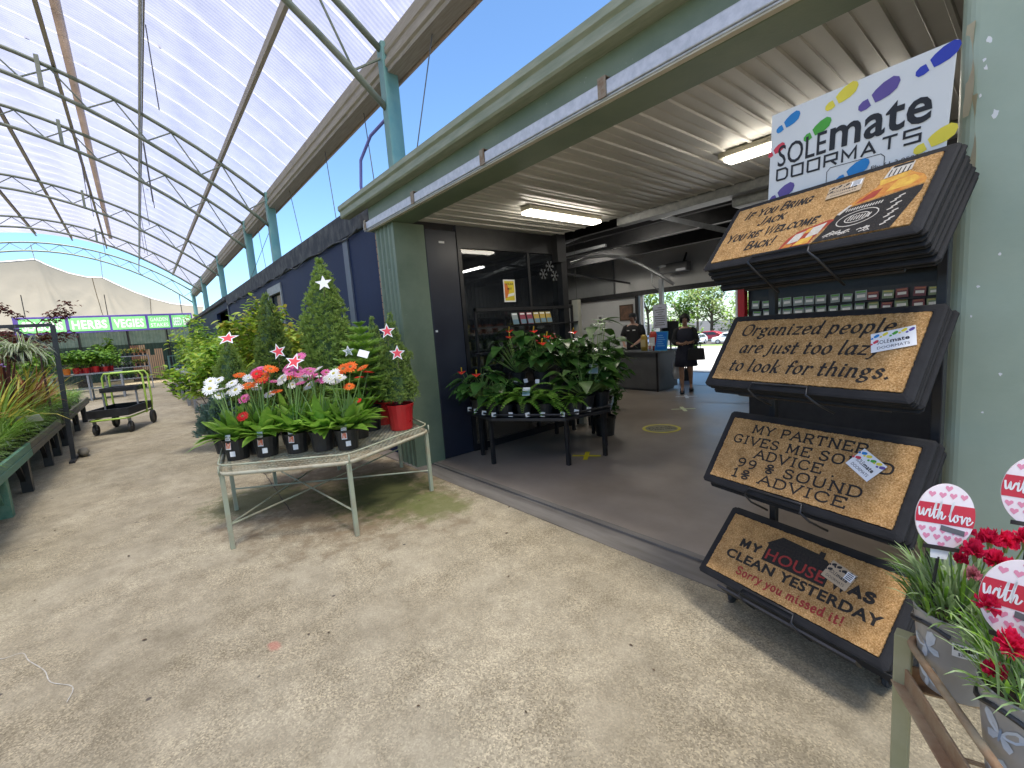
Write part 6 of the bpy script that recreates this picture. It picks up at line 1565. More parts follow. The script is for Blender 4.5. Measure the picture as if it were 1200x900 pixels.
# ---- counter with its goods
ct = thing("shop_counter", "charcoal laminate sales counter in front of the staff member", "counter", (-6.6,8.56,0))
w = MB(); w.box((-1.7,0,.06),(1.26,.04,.86)); w.box((1.22,.045,.06),(1.26,.75,.86)); w.box((-1.7,.06,0),(1.2,.7,.055)); w.build("counter_body", M['charcoal'], ct)
w = MB(); w.box((-1.74,-.04,.864),(1.32,.8,.90)); w.build("counter_top", pm("grey_counter_top", (.12,.125,.13), (.16,.165,.17), 5, .4), ct, bevel=.006)
w = MB(); w.box((1.20,-.006,0),(1.245,-.001,.86)); w.build("corner_trim", M['black_steel'], ct)
def pack(name, lab, P, w_, d_, h_, c1, c2, rz=0, cat="packet"):
    t = thing(name, lab, cat, P, rz); m = MB()
    m.lathe([(.001,0),(1,0),(1.05,.3),(.95,.85),(.6,1.0),(.001,1.0)], 12, sx=w_/2, sy=d_/2); 
    for i, v in enumerate(m.v): m.v[i] = (v[0], v[1], v[2]*h_)
    m.build("packet_body", c1, t, smooth=True)
    m = MB(); m.box((-w_*.35,-d_*.54,h_*.25),(w_*.35,-d_*.5,h_*.7)); m.build("packet_print", c2, t)
pack("dog_food_bag", "yellow bag standing on the counter in front of the staff member", (-5.78,8.72,.9), .17, .1, .36, PK[1], flat("bag_cream","c9b98c"))
pack("red_bag", "red and white bag beside the blue sign on the counter", (-5.55,8.72,.9), .2, .11, .42, flat("bag_red","b83a2a"), M['white_card'])
pack("small_bottle", "small white bottle in front of the red bag on the counter", (-5.56,8.62,.9), .1, .07, .17, M['white_card'], flat("label_pink","b07a7a"), cat="bottle")
t = thing("blue_sign", "bright blue framed notice on the counter corner", "notice", (-5.34,8.66,.9)); w = MB(); w.T = Matrix.Rotation(R(-10), 4, 'X'); w.box((-.15,0,0),(.15,.012,.42)); w.build("frame", flat("pale_blue_frame","4aa8d8"), t); w = MB(); w.T = Matrix.Rotation(R(-10), 4, 'X'); w.box((-.13,-.003,.02),(.13,0,.40)); w.build("notice_sheet", M['blue'], t)
w = MB(); w.T = Matrix.Rotation(R(-10), 4, 'X')
for k in range(6): w.box((-.09,-.0045,.1+.045*k),(.09 - .03*(k % 3),-.003,.112+.045*k))
w.build("notice_print", flat("pale_print","8cc8ee"), t)
t = thing("till_screen", "dark till screen standing behind the blue notice", "screen", (-5.28,8.95,.9)); w = MB(); w.box((-.2,0,.22),(.2,.03,.62)); w.build("screen", M['dark_plastic'], t, bevel=.006); w = MB(); w.tube([(0,.02,0),(0,.02,.3)], .02, 8); w.box((-.12,-.08,0),(.12,.12,.015)); w.build("screen_stand", M['dark_plastic'], t)
t = thing("cash_tray", "low black tray with papers beside the staff member", "tray", (-6.9,8.75,.9)); w = MB(); w.box((-.2,-.12,0),(.2,.14,.06)); w.build("tray_body", M['dark_plastic'], t, bevel=.01); w = MB(); w.box((-.55,-.1,0),(-.25,.1,.012)); w.box((-.17,-.08,.061),(.1,.08,.066)); w.build("papers", M['white_card'], t)
t = thing("white_bag", "white cloth bag hanging on the counter end", "bag", (-5.13,8.95,.25)); m = MB(); m.lathe([(.001,0),(.09,.02),(.13,.15),(.11,.4),(.05,.5),(.02,.52)], 14, sx=.7); m.build("bag_body", M['white_paint'], t, smooth=True); m = MB(); m.tube([(0,-.03,.5),(-.05,0,.6),(0,.03,.5)], .008, 5); m.build("bag_handle", M['white_paint'], t)
ps_ = thing("sign_post", "white notice on a galvanised post with a curved arm above the counter", "sign post", (-5.48,8.5,0))
w = MB(); w.box((-.04,.45,.0),(.04,.53,2.45)); w.build("post", M['galv'], ps_)
w = MB(); w.tube([(.30,.49,2.30),(0,.49,2.52),(-.5,.49,2.84),(-1.0,.49,3.08),(-1.5,.49,3.2),(-2.0,.49,3.25),(-2.6,.49,3.2)], .035, 8); w.tube([(-.05,.49,2.2),(-.22,.49,2.34),(-.22,.49,2.6)], .015, 6); w.build("curved_arm", M['dull_galv'], ps_, smooth=True)
w = MB(); w.box((-.17,.40,1.38),(.17,.406,1.90)); bd = w.build("notice_board", pm("lilac_white_paper", (.6,.62,.75), None, 5, .5), ps_)
w = MB(); r_ = rnd(2)
for k in range(9):
    ww = (.05,.12,.09,.05,.13,.12,.13,.10,.12)[k]; w.box((-ww,.3985,1.82-.047*k),(ww,.40,1.835-.047*k))
w.build("notice_print", M['charcoal'], bd)
t = thing("wall_heater", "dark box heater fixed high on the white end wall", "heater", (-6.7,11.7,2.95)); w = MB(); w.box((-.42,-.12,-.12),(.42,.12,.14)); w.build("heater_body", M['charcoal'], t, bevel=.02); w = MB(); w.box((.1,-.128,-.1),(.38,-.121,-.04)); w.box((-.44,-.128,.06),(-.2,-.121,.12)); w.build("heater_grille", M['galv'], t); w = MB(); w.bar((.2,.1,.1),(.2,.3,.4),.04,.04); w.build("bracket", M['black_steel'], t)
t = thing("paper_notice", "small white paper notice on the end wall behind the elephant ear", "notice", (-9.6,11.98,1.55)); w = MB(); w.box((-.12,-.006,0),(.12,0,.3)); w.build("sheet", M['white_card'], t); w = MB(); w.box((-.08,-.0075,.06),(.08,-.006,.1)); w.box((-.06,-.0075,.16),(.06,-.006,.24)); w.build("sheet_print", M['charcoal'], t)
t = thing("picture_frame", "brown toned picture on the end wall beside the staff member's head", "picture", (-8.55,11.98,1.6)); w = MB(); w.box((-.25,-.02,0),(.25,0,.5)); w.build("frame", BARK, t); w = MB(); w.box((-.21,-.0215,.04),(.21,-.02,.46)); w.build("print", pm("brown_print", (.3,.16,.1), (.12,.08,.06), 6, .4), t)
# ---- floor stickers
def cross(lab, P, s, rz, hexc):
    w = MB()
    a = s*.16
    w.sheet([(-s,-a),(s,-a),(s,a),(-s,a)], .0); w.sheet([(-a,a+.0005),(a,a+.0005),(a,s),(-a,s)], .0); w.sheet([(-a,-s),(a,-s),(a,-a-.0005),(-a,-a-.0005)], .0)
    o = w.build("floor_cross", flat("tape_"+hexc, hexc, .5), None, loc=P, rot=(0,0,rz)); tag(o, lab, "floor marking")
cross("yellow tape cross on the floor beside the black plant table", (-3.51,3.99,.012), .17, R(35), "e8d92a")
cross("pale tape cross on the floor in front of the walking woman", (-3.97,7.09,.012), .20, R(40), "d9e2b8")
cross("white tape mark on the floor at the woman's feet", (-4.55,8.25,.012), .2, R(35), "dfe3e6")
t = thing("floor_decal", "yellow edged oval distance decal on the shop floor", "floor marking", (-3.52,5.66,.012), R(51))
w = MB(); ellipse(w, 0, 0, .27, .27, 0, 0); w.build("decal_base", flat("decal_yellow","cfc63e"), t); w = MB(); ellipse(w, 0, 0, .225, .225, 0, .001); w.build("decal_face", flat("decal_grey","8d8a70"), t)
w = MB(); bfont(w, "PLEASE", -.17, .17, .02, .06, .01, z=.002); bfont(w, "STAND HERE", -.19, .19, -.08, .06, .01, z=.002); w.build("lettering", INK, t)
w = MB(); w.sheet([(-4.9,7.66),(-3.2,8.02),(-3.2,8.05),(-4.9,7.69)], .0125); structure("floor_line", w, flat("worn_white_line","9a9c9e"))
# ---- packet display deep inside, seen between the doormats
dp = thing("packet_display", "long dark wall display of seed packets behind the doormat rack", "display rack", (-1.2,6.1,0))
w = MB(); w.box((-1.28,0,0),(2.0,.05,2.0)); w.box((-1.28,-.25,1.9),(2.0,0,1.95))
for z in (1.38,1.50,1.62): w.box((-1.25,-.06,z-.012),(1.95,-.001,z))
w.build("display_panel", M['black_steel'], dp)
w = MB(); w.box((-1.36,-.12,1.2),(-1.28,-.02,2.0)); w.build("red_end_panel", flat("red_end_panel","b8212c"), dp); w = MB(); w.box((-1.39,-.12,1.2),(-1.365,-.02,2.0)); w.build("white_edge", M['white_card'], dp)
PKC = [PK[2], flat("packet_sage","7d8f6a",.4), flat("packet_wine","6d2a30",.4), flat("packet_leaf","5fa03f",.4), flat("packet_straw","b9b05a",.4), flat("packet_rust","a85a32",.4), flat("packet_mauve","8a80a8",.4)]
WD = {0:"pale grey",1:"sage green",2:"wine red",3:"leaf green",4:"straw yellow",5:"rust orange",6:"mauve"}; pm_mesh = {}; r_ = rnd(44)
for row, z in enumerate((1.39,1.51,1.63)):
    for k in range(27):
        x = -1.17 + .118*k; mi = (0 if k < 10 else (r_.choice((1,2,1)) if k < 19 else (2 if row == 2 else r_.choice((3,4,4,3,6,5)))))
        if mi not in pm_mesh:
            w = MB(); w.box((-.05,-.004,0),(.05,.004,.105)); w.box((-.035,-.0055,.03),(.035,-.0042,.06), 1); w.box((-.04,-.0055,.08),(.04,-.0042,.098), 2)
            pm_mesh[mi] = w.build("display_packet", [PKC[mi], M['white_card'], PKC[(mi+3) % 7]]); o = pm_mesh[mi]
        else: o = pm_mesh[mi].copy(); COL.objects.link(o)
        o.location = (-1.2+x+r_.uniform(-.012,.012), 6.06, z); o.rotation_euler = (R(-6),R(r_.uniform(-4,4)),0); o.scale = (r_.uniform(.85,1.08), 1, r_.uniform(.78,1.05)); tag(o, WD[mi] + " seed packet on the long display behind the doormat rack", "seed packet", WD[mi] + " packets on the long display")
for x in (-.9,-.2,.35): 
    pass
# ---- leafy racks near the exit
for (lab, P, h, r, sd_) in (("dark potted shrub between the counter end and the walking woman", (-5.75,10.4,.0), 1.5, .45, 201), ("dark potted shrub beside the exit behind the handbag", (-4.35,11.1,.0), 1.25, .5, 202), ("low dark plant at the exit close to the doormat rack", (-3.7,10.2,.0), 1.35, .5, 203)):
    shrub("potted_shrub", lab, P, h, r, sd_, 420, .11, .035, [L_gloss, L_mid], "pot plant", (.18,.3))
# ---- shelf with goods on the grey side wall
t = thing("wall_shelf", "dark shelving with boxed goods along the grey side wall", "shelf", (-11.5,9.0,0)); w = MB()
for z in (.5,1.0,1.5,2.0): w.box((-.35,-2,z),(.25,2.4,z+.03))
for y in (-2,.2,2.37): w.box((-.35,y,0),(-.31,y+.04,2.3)); w.box((.21,y,0),(.25,y+.04,2.3))
w.build("shelf_frame", M['dull_galv'], t)
r_ = rnd(17); bx = {}
for z in (.53,1.03,1.53):
    for k in range(9):
        c = r_.choice((1,4,5)); P = (-11.45, 7.25 + .45*k, z)
        if c not in bx: w = MB(); w.box((-.13,-.15,0),(.13,.15,.28)); w.box((.1301,-.1,.05),(.132,.1,.2), 1); bx[c] = w.build("boxed_goods", [PKC[c], M['white_card']], bevel=.004); o = bx[c]
        else: o = bx[c].copy(); COL.objects.link(o)
        o.location = P; tag(o, WD[c] + " boxed goods on the side wall shelving", "box", WD[c] + " boxes on the side wall shelf")

# ================================================================ people
SKIN1 = pm("warm_brown_skin", (.38,.21,.135), (.43,.245,.16), 8, .45); SKIN2 = pm("fair_skin", (.5,.29,.21), (.55,.33,.25), 8, .45)
HAIR = pm("black_hair", (.012,.01,.009), (.03,.025,.02), 40, .5, bump=.5, bscale=90, stretch=(1,1,.3)); HAIR2 = pm("brown_hair", (.04,.025,.015), (.07,.04,.025), 40, .5, bump=.4)
NAVYC = pm("dark_navy_cloth", (.012,.014,.028), (.02,.022,.04), 20, .8, bump=.3, bscale=70); BLACKC = pm("black_cloth", (.013,.013,.015), (.022,.022,.024), 20, .8, bump=.3, bscale=70)
def skin_body(name, V_, E_, mat, parent):
    me = bpy.data.meshes.new(name); me.from_pydata([v[:3] for v in V_.values()], [], []); keys = list(V_)
    me = bpy.data.meshes.new(name); me.from_pydata([v[:3] for v in V_.values()], [(keys.index(a), keys.index(b)) for a, b in E_], [])
    o = bpy.data.objects.new(name, me); COL.objects.link(o)
    sk = o.modifiers.new("skin", 'SKIN'); sk.use_smooth_shade = True
    lay = me.skin_vertices[0] if me.skin_vertices else None
    for i, k in enumerate(keys):
        r = V_[k][3]; r2 = V_[k][4] if len(V_[k]) > 4 else r; lay.data[i].radius = (r, r2); lay.data[i].use_root = (i == 0)
    ss = o.modifiers.new("sub", 'SUBSURF'); ss.levels = 2; ss.render_levels = 2
    dg = bpy.context.evaluated_depsgraph_get(); m2 = bpy.data.meshes.new_from_object(o.evaluated_get(dg)); m2.materials.clear(); m2.materials.append(mat)
    bpy.data.objects.remove(o); ob = bpy.data.objects.new(name, m2); COL.objects.link(ob); ob.parent = parent
    return ob
def loft(mb, rings, n=28, wave=0, waves=10, mi=None):
    vs = []
    for (cx, cy, z, rx, ry, wv) in rings:
        for k in range(n):
            a = 2*math.pi*k/n; q_ = 1 + wv*math.sin(waves*a); vs.append((cx+rx*q_*math.cos(a), cy+ry*q_*math.sin(a), z))
    fs = []
    for i in range(len(rings)-1):
        for k in range(n): q_ = (k+1) % n; fs.append((i*n+k, i*n+q_, (i+1)*n+q_, (i+1)*n+k))
    mb.add(vs, fs, mi)
def add_hand(V_, E_, tag_, wrist, d, side, up):
    """palm, four fingers and thumb as short chains"""
    w_ = Vector(wrist); d = Vector(d).normalized(); s = Vector(side).normalized(); u = Vector(up).normalized()
    V_[tag_+'p'] = (*(w_ + d*.045), .022, .015); E_.append((tag_+'w', tag_+'p'))
    for i in range(4):
        o = (i-1.5)*.017; L_ = (.032,.038,.036,.028)[i]; a = w_ + d*.075 + s*o; b = a + d*L_*.8 - u*.008; c = b + d*L_*.5 - u*.02
        for nm, p, r in (('a',a,.0095),('b',b,.0085),('c',c,.007)): V_[f"{tag_}{i}{nm}"] = (*p, r)
        E_ += [(tag_+'p', f"{tag_}{i}a"), (f"{tag_}{i}a", f"{tag_}{i}b"), (f"{tag_}{i}b", f"{tag_}{i}c")]
    a = w_ + d*.03 - s*.03; b = a + d*.03 - s*.012 - u*.008; V_[tag_+'ta'] = (*a, .0105); V_[tag_+'tb'] = (*b, .008); E_ += [(tag_+'p', tag_+'ta'), (tag_+'ta', tag_+'tb')]
def head_parts(t, c, s=1.0, glasses=False):
    """eyes, brows and mouth on a head centred at c facing -Y"""
    for sx in (-1, 1):
        m = MB(); m.sphere((c[0]+sx*.031*s, c[1]-.078*s, c[2]+.008*s), .011*s, 8, 6, 0, (1.3,.5,.7)); m.sphere((c[0]+sx*.031*s, c[1]-.084*s, c[2]+.008*s), .0055*s, 8, 6, 1, (1,.5,1)); m.build("eye", [M['white_card'], HAIR], t, smooth=True)
        m = MB(); m.tube([(c[0]+sx*.014*s,c[1]-.084*s,c[2]+.028*s),(c[0]+sx*.032*s,c[1]-.084*s,c[2]+.034*s),(c[0]+sx*.05*s,c[1]-.074*s,c[2]+.028*s)], .004*s, 5); m.build("eyebrow", HAIR, t)
        m = MB(); m.sphere((c[0]+sx*.079*s, c[1]+.005*s, c[2]-.005*s), .02*s, 8, 6, 0, (.4,.8,1.3)); m.build("ear", t_skin[0], t, smooth=True)
    m = MB(); m.tube([(c[0]-.024*s,c[1]-.078*s,c[2]-.05*s),(c[0],c[1]-.088*s,c[2]-.051*s),(c[0]+.024*s,c[1]-.078*s,c[2]-.05*s)], [.004*s,.008*s,.004*s], 6); m.build("mouth", pm("lip_colour", (.25,.07,.06), None, 9, .4), t, smooth=True)
t_skin = [SKIN1]
# --- woman walking towards the entrance
wm = thing("person", "woman in a dark dress walking in with a black handbag", "person", (-4.80,8.72,.012), R(28))
V_ = {'pelvis': (0,0,.86,.13,.10), 'waist': (0,0,1.0,.12,.09), 'chest': (0,0,1.18,.135,.10), 'nb': (0,.012,1.33,.075,.06), 'neck': (0,.004,1.39,.042), 'jaw': (0,-.018,1.445,.052,.055), 'head': (0,-.006,1.515,.076,.086), 'crown': (0,.005,1.575,.058,.066), 'nose': (0,-.088,1.505,.010),
      'sl': (.15,.01,1.30,.056), 'el': (.215,.03,1.06,.042), 'lw': (.09,-.20,1.05,.025), 'sr': (-.15,.01,1.30,.056), 'er': (-.225,.02,1.05,.042), 'rw': (-.085,-.21,1.03,.025),
      'hl': (.085,0,.80,.088), 'kl': (.085,-.045,.47,.056), 'cl': (.088,.10,.33,.048), 'al': (.09,.17,.15,.034), 'tl': (.095,.09,.035,.03,.022),
      'hr': (-.085,0,.80,.088), 'kr': (-.085,-.07,.47,.056), 'cr': (-.082,-.055,.32,.05), 'ar': (-.08,-.045,.09,.034), 'tr': (-.082,-.19,.035,.03,.022)}
E_ = [('pelvis','waist'),('waist','chest'),('chest','nb'),('nb','neck'),('neck','jaw'),('jaw','head'),('head','crown'),('head','nose'),('nb','sl'),('sl','el'),('el','lw'),('nb','sr'),('sr','er'),('er','rw'),('pelvis','hl'),('hl','kl'),('kl','cl'),('cl','al'),('al','tl'),('pelvis','hr'),('hr','kr'),('kr','cr'),('cr','ar'),('ar','tr')]
add_hand(V_, E_, 'l', V_['lw'][:3], (-.75,-.5,.1), (.1,-.3,1), (0,-1,0)); add_hand(V_, E_, 'r', V_['rw'][:3], (.75,-.45,.15), (.1,-.3,1), (0,-1,0))
E_ = [(a if a not in ('lw','rw') else a, b) for a, b in E_]
skin_body("body", V_, E_, SKIN1, wm)
m = MB(); loft(m, [(0,.01,1.345,.105,.078,0),(0,.012,1.315,.172,.088,0),(0,0,1.24,.178,.118,0),(0,-.005,1.15,.168,.128,0),(0,0,1.03,.150,.112,.005),(0,0,.97,.150,.112,.01),(0,0,.86,.185,.14,.02),(0,0,.72,.205,.16,.035),(0,0,.56,.225,.18,.055),(0,0,.555,.215,.17,.055)], 40, waves=11); m.build("dress", NAVYC, wm, smooth=True)
m = MB()
for s in (-1, 1):
    e = (.215,.03,1.06) if s > 0 else (-.225,.02,1.05); wv = (.09,-.20,1.05) if s > 0 else (-.085,-.21,1.03); e = Vector(e); wv = Vector(wv)
    m.tube([(s*.11,.012,1.325),(s*.155,.012,1.295),(s*.185,.02,1.2),tuple(e+Vector((0,0,.02))),tuple(e.lerp(wv,.25)),tuple(e.lerp(wv,.5))], [.055,.072,.066,.062,.06,.056], 14)
m.build("cardigan_sleeves", BLACKC, wm, smooth=True)
m = MB(); r_ = rnd(5); n1, n2 = 22, 14; vs = []
for i in range(n2+1):
    th = math.pi*i/n2*.80
    for k in range(n1):
        a = 2*math.pi*k/n1; fr = max(0, -math.sin(a)); R_ = .102 + .012*math.sin(5*a+i*1.3) + r_.uniform(-.004,.004); tt = th*(1-.48*fr**1.5); vs.append((R_*math.sin(tt)*math.cos(a), .018 + R_*1.05*math.sin(tt)*math.sin(a), 1.535 + R_*1.0*math.cos(tt)))
m.add(vs, [(i*n1+k, i*n1+(k+1)%n1, (i+1)*n1+(k+1)%n1, (i+1)*n1+k) for i in range(n2) for k in range(n1)]); m.build("hair", HAIR, wm, smooth=True)
head_parts(wm, (0,-.012,1.515))
for (x, y, z, rx) in ((-.082,-.12,0,0),(.094,.125,.0,-.35)):
    m = MB(); m.T = Matrix.Translation((x,y,z)) @ Matrix.Rotation(rx, 4, 'X'); m.prism([(-.04,-.13),(-.02,-.15),(.02,-.15),(.042,-.12),(.04,.0),(.034,.09),(-.034,.09),(-.036,0)], 0, .022); m.tube([(-.045,-.06,.015),(-.03,-.06,.055),(.03,-.06,.055),(.045,-.06,.015)], .009, 6); m.tube([(-.04,.07,.02),(-.035,.06,.09),(.035,.06,.09),(.04,.07,.02)], .007, 6); m.build("sandal", BLACKC, wm)
hb_ = thing("handbag", "black handbag hanging from the walking woman's forearm", "handbag", (-4.55,8.68,.70), R(28)); m = MB(); m.prism([(-.17,0),(.17,0),(.15,.24),(-.15,.24)], -.05, .05, M=Matrix.Rotation(R(90), 4, 'X')); m.build("bag_body", BLACKC, hb_, bevel=.02); m = MB(); m.tube([(-.09,-.03,.23),(-.07,-.02,.36),(0,-.02,.4),(.07,-.02,.36),(.09,-.03,.23)], .008, 6); m.build("bag_handle", BLACKC, hb_, smooth=True)
# --- staff member behind the counter
t_skin[0] = SKIN2
st = thing("person", "staff member in a black polo shirt and cap behind the counter", "person", (-6.35,9.15,.012), R(12))
V_ = {'pelvis': (0,0,.95,.14,.11), 'waist': (0,0,1.08,.135,.105), 'chest': (0,-.01,1.28,.15,.115), 'nb': (0,.0,1.45,.08,.065), 'neck': (0,-.01,1.51,.05), 'jaw': (0,-.035,1.565,.056,.06), 'head': (0,-.03,1.64,.08,.092), 'crown': (0,-.02,1.705,.06,.07), 'nose': (0,-.118,1.63,.011),
      'sl': (.175,0,1.42,.062), 'el': (.25,-.06,1.15,.046), 'lw': (.16,-.32,1.03,.028), 'sr': (-.175,0,1.42,.062), 'er': (-.26,-.04,1.15,.046), 'rw': (-.10,-.34,1.02,.028),
      'hl': (.09,0,.88,.095), 'kl': (.095,-.02,.50,.062), 'al': (.10,.02,.09,.042), 'tl': (.11,-.14,.04,.036), 'hr': (-.09,0,.88,.095), 'kr': (-.095,-.02,.50,.062), 'ar': (-.10,.02,.09,.042), 'tr': (-.11,-.14,.04,.036)}
E_ = [('pelvis','waist'),('waist','chest'),('chest','nb'),('nb','neck'),('neck','jaw'),('jaw','head'),('head','crown'),('head','nose'),('nb','sl'),('sl','el'),('el','lw'),('nb','sr'),('sr','er'),('er','rw'),('pelvis','hl'),('hl','kl'),('kl','al'),('al','tl'),('pelvis','hr'),('hr','kr'),('kr','ar'),('ar','tr')]
add_hand(V_, E_, 'l', V_['lw'][:3], (-.4,-.8,-.25), (1,-.3,0), (0,0,1)); add_hand(V_, E_, 'r', V_['rw'][:3], (.5,-.8,-.2), (-1,-.3,0), (0,0,1))
skin_body("body", V_, E_, SKIN2, st)
m = MB(); loft(m, [(0,-.005,1.475,.085,.075,0),(0,0,1.45,.15,.095,0),(0,-.005,1.39,.205,.125,0),(0,-.01,1.28,.195,.145,0),(0,0,1.1,.17,.135,.01),(0,0,.92,.185,.15,.02)], 36, waves=7)
for s in (-1, 1): m.tube([(s*.13,0,1.44),(s*.185,0,1.41),(s*.225,-.025,1.3),(s*.245,-.05,1.22)], [.06,.08,.076,.074], 14)
m.build("polo_shirt", BLACKC, st, smooth=True)
m = MB(); m.box((-.1,-.158,1.34),(-.04,-.154,1.36)); m.box((.04,-.158,1.34),(.11,-.154,1.365)); m.build("shirt_badge", M['white_card'], st)
m = MB(); loft(m, [(0,0,.98,.165,.13,0),(0,0,.86,.18,.135,0),(0,0,.82,.17,.12,0)], 24)
for s in (-1, 1): m.tube([(s*.088,0,.88),(s*.095,-.02,.5),(s*.1,.01,.08)], [.105,.078,.07], 14)
m.build("trousers", BLACKC, st, smooth=True)
m = MB(); m.lathe([(.001,.085),(.05,.078),(.082,.05),(.092,.0),(.094,-.01)], 20, (0,-.022,1.675), sy=1.1); m.prism([(-.07,-.09),(-.05,-.17),(0,-.185),(.05,-.17),(.07,-.09)], 1.668, 1.676); m.build("cap", BLACKC, st, smooth=False)
m = MB(); m.lathe([(.088,.0),(.09,-.05),(.075,-.1),(.06,-.11)], 20, (0,.0,1.675), sy=.95); m.build("hair", HAIR2, st, smooth=True) 
head_parts(st, (0,-.036,1.635))

# ================================================================ outside, beyond the far doorway
g = MB()
for a, b in ((12.2,13),(13,30),(30,46)): g.add([(-90,a,slope_z(a)),(40,a,slope_z(a)),(40,b,slope_z(b)),(-90,b,slope_z(b))], [(0,1,2,3)])
structure("outer_pavement", g, pm('pale_paving', (.42,.41,.38), (.5,.49,.46), 3, .8))
gg = MB(); gg.add([(-90,46,slope_z(46)+.006),(40,46,slope_z(46)+.006),(40,55,slope_z(55)+.006),(-90,55,slope_z(55)+.006)], [(0,1,2,3)]); structure("verge", gg, leafm("lawn", (.10,.2,.03), (.2,.3,.06), None, 3, .8, 0))
def car(lab, P, rz, paint):
    t = thing("parked_car", lab, "car", (P[0],P[1],slope_z(P[1])-.02), rz); m = MB()
    prof = [(-2.1,.32),(-2.12,.62),(-2.02,.82),(-1.3,.92),(-.75,1.36),(-.4,1.46),(.7,1.46),(1.35,1.3),(1.95,.98),(2.12,.85),(2.14,.4),(2.05,.3)]
    def side(prof, y0, y1): return prof
    N = len(prof); vs = []
    for (y, s) in ((-.86,.0),(-.80,.05),(.80,.05),(.86,.0)):
        for (x, z) in prof:
            k = 1 - .10*max(0, (z-.9)/.55); vs.append((x, y*k, z + (s*.6 if z > .8 else 0)))
    fs = [tuple(range(N-1,-1,-1)), tuple(range(3*N, 4*N))]
    for r in range(3):
        for i in range(N): j = (i+1) % N; fs.append((r*N+i, r*N+j, (r+1)*N+j, (r+1)*N+i))
    m.add(vs, fs); b = m.build("body", paint, t, bevel=.03)
    gm = M['dark_glass']
    m = MB()
    for s in (-1, 1): m.add([(-.95,s*.842,.98),(.0,s*.842,.98),(.0,s*.80,1.36),(-.62,s*.80,1.36)], [(0,1,2,3) if s < 0 else (3,2,1,0)]); m.add([(.06,s*.842,.98),(1.45,s*.842,.98),(1.1,s*.80,1.33),(.06,s*.80,1.36)], [(0,1,2,3) if s < 0 else (3,2,1,0)])
    m.build("side_window", gm, t)
    m = MB(); m.add([(-1.28,-.7,1.0),(-1.28,.7,1.0),(-.78,.62,1.42),(-.78,-.62,1.42)], [(0,1,2,3)]); m.build("windscreen", gm, t)
    for x in (-1.32,1.3):
        for s in (-1, 1):
            m = MB(); m.T = Matrix.Translation((x,s*.8,.32)) @ Matrix.Rotation(R(90), 4, 'X'); m.lathe([(.2,-.1),(.3,-.1),(.32,-.06),(.32,.06),(.3,.1),(.2,.1)], 18); wl_ = m.build("wheel", M['wheel_rub'], t, smooth=True)
            m = MB(); m.T = Matrix.Translation((x,s*.8,.32)) @ Matrix.Rotation(R(90), 4, 'X'); m.lathe([(.001,-.085),(.2,-.09),(.2,.09),(.001,.085)], 14); m.build("rim", M['galv'], wl_)
    for s in (-1, 1): m = MB(); m.sphere((-2.06,s*.6,.68), .1, 8, 6, 0, (.4,1.4,.8)); m.build("headlight", M['white_card'], t); m = MB(); m.sphere((2.08,s*.65,.8), .09, 8, 6, 0, (.4,1.2,1)); m.build("tail_light", flat("tail_red","a01818"), t)
M['dark_glass'] = pm("car_glass", (.02,.025,.03), None, 3, .08)
def paintm(n_, h_): return pm(n_, srgb(h_), srgb(h_), 3, .25)
car("silver car beyond the doorway, just past the woman's head", (-31.5,60,0), R(95), paintm("silver_paint","c9ced6"))
car("white car beyond the doorway, close to the doormats", (-27.3,61,0), R(20), paintm("white_car_paint","e8eaec"))
car("red car between and behind the silver and white cars", (-33.5,68,0), R(5), paintm("red_car_paint","8c2230"))
car("blue grey car beyond the doorway, beside the white notice on the post", (-38.5,60,0), R(92), paintm("blue_car_paint","5b6f8c"))
def tree(lab, P, h, r, seed, mats, n=1500, tr=.16):
    rr = rnd(seed); t = thing("street_tree", lab, "tree", (P[0]*1.95,P[1]*1.95,-2.45), 0, None, (1.9,1.9,2.25)); m = MB(); tips = []
    m.tube([(0,0,0),(.05,0,h*.25),(0,.06,h*.5)], [tr,tr*.75,tr*.5], 10)
    for k in range(11):
        az = 2.4*k + rr.uniform(-.3,.3); z0 = h*rr.uniform(.16,.5); L_ = r*rr.uniform(.55,.95); tip = Vector((0,0,z0)) + dirv(az, rr.uniform(-.1,1.2))*L_*1.1; mid = Vector((0,0,z0)).lerp(tip,.5)+Vector((0,0,.15)); m.tube([(0,.04,z0),mid,tip], [tr*.4,tr*.25,tr*.1], 6); tips += [tip, mid.lerp(tip,.5)]
    m.build("trunk", BARK, t); m = MB()
    cl = []
    for k in range(34):
        p = rr.choice(tips) + Vector((rr.gauss(0,r*.28), rr.gauss(0,r*.28), rr.gauss(.1*r,r*.22))); cl.append((p, rr.uniform(.18,.36)*r))
    for k in range(n):
        p, q_ = rr.choice(cl); d = dirv(rr.uniform(0,6.283), math.asin(rr.uniform(-1,1))); c = p + d*q_*rr.uniform(.55,1.05); leaf(m, c, dirv(rr.uniform(0,6.28), rr.uniform(-.6,.6)), .30*rr.uniform(.7,1.3), .10, .2, .2, rr.randrange(len(mats)), ((0,.3),(.45,1),(1,.1)))
    m.build("crown", mats, t)
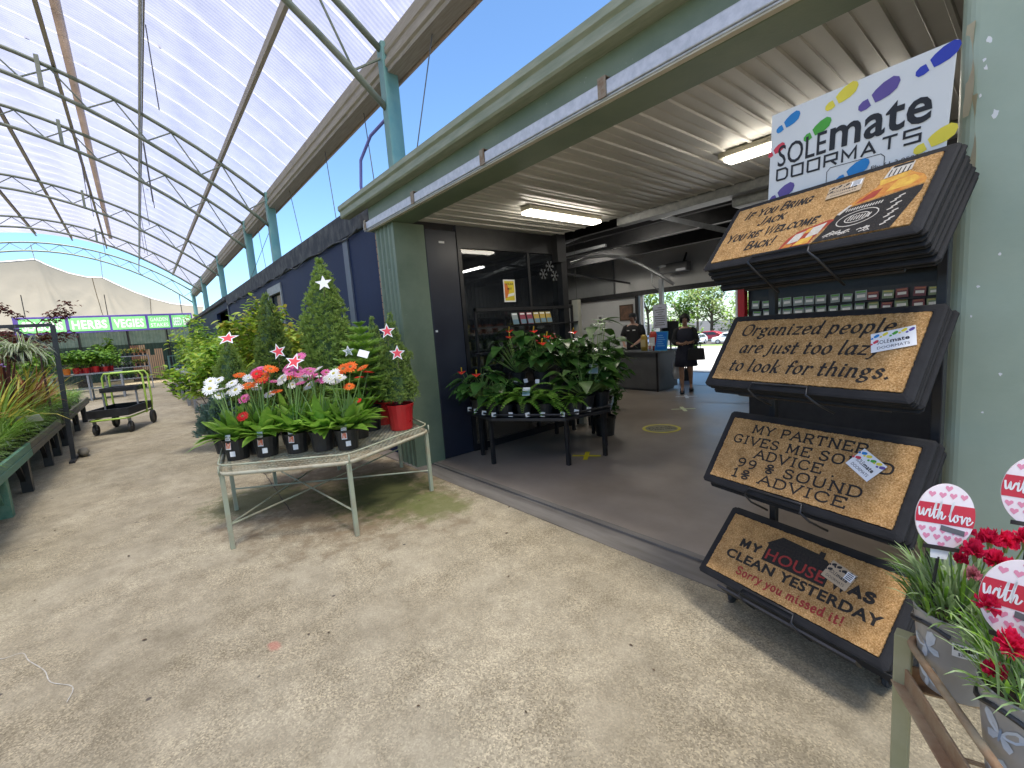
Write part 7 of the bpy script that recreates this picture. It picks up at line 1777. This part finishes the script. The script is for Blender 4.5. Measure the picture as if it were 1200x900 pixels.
L_tree = leafm("tree_leaf", (.16,.28,.06), (.28,.42,.10), (.42,.54,.18), 1.5, .5, .5); L_tree2 = leafm("olive_tree_leaf", (.2,.25,.1), (.32,.38,.16), (.42,.48,.24), 1.5, .5, .5)
for (lab, P, h, r, sd_, mt) in (("light green tree filling the doorway view beside the counter sign", (-26,40,0), 5.2, 2.6, 301, [L_tree, L_yel]), ("broad green tree directly above the walking woman's head", (-22,39,0), 5.0, 2.5, 302, [L_tree, L_lime]), ("olive toned tree behind the parked cars close to the doormats", (-18.5,38,0), 4.4, 2.1, 303, [L_tree2, L_tree]),
    ("tall pale tree standing behind the others in the car park", (-27,52,0), 7.5, 3.4, 304, [L_tree2, L_tree]), ("bluish distant tree at the doorway's mat side", (-22,56,0), 6.5, 3.2, 305, [L_tree2, L_grey]), ("low bushy tree beyond the door jamb", (-30,38,0), 4.2, 2.4, 306, [L_tree, L_tree2]), ("small street tree past the white car", (-14.5,38,0), 4.6, 2.2, 307, [L_tree, L_lime])): tree(lab, P, h, r, sd_, mt)

# ---- small debris on the pavement
w = MB(); r_ = rnd(88)
for k in range(70):
    x, y = r_.choice(((r_.uniform(-9,-.6), 2.40-abs(r_.gauss(0,.35))), (r_.uniform(-14,-3), -1.1+abs(r_.gauss(0,.4))), (r_.uniform(-7,-.5), r_.uniform(-1,2.2))))
    leaf(w, (x,y,.006), Vector((r_.uniform(-1,1), r_.uniform(-1,1), .05)), r_.uniform(.012,.035), r_.uniform(.004,.009), .1, .1)
o = w.build("fallen_leaves", pm("dry_leaf", (.12,.07,.035), (.05,.035,.02), 20, .8)); tag(o, "scattered dry leaf bits on the concrete", None, None, "stuff")
w = MB(); pts = [(-3.70,-.86),(-3.62,-.80),(-3.60,-.72),(-3.48,-.68),(-3.3,-.60),(-3.15,-.56),(-3.02,-.47),(-2.9,-.48)]
p_ = catmull(pts, False, 5); stroke(w, p_, .0022, z=.004); structure("pavement_chalk_line", w, pm("chalk_smear", (.5,.48,.42), (.36,.32,.25), 30, .9))
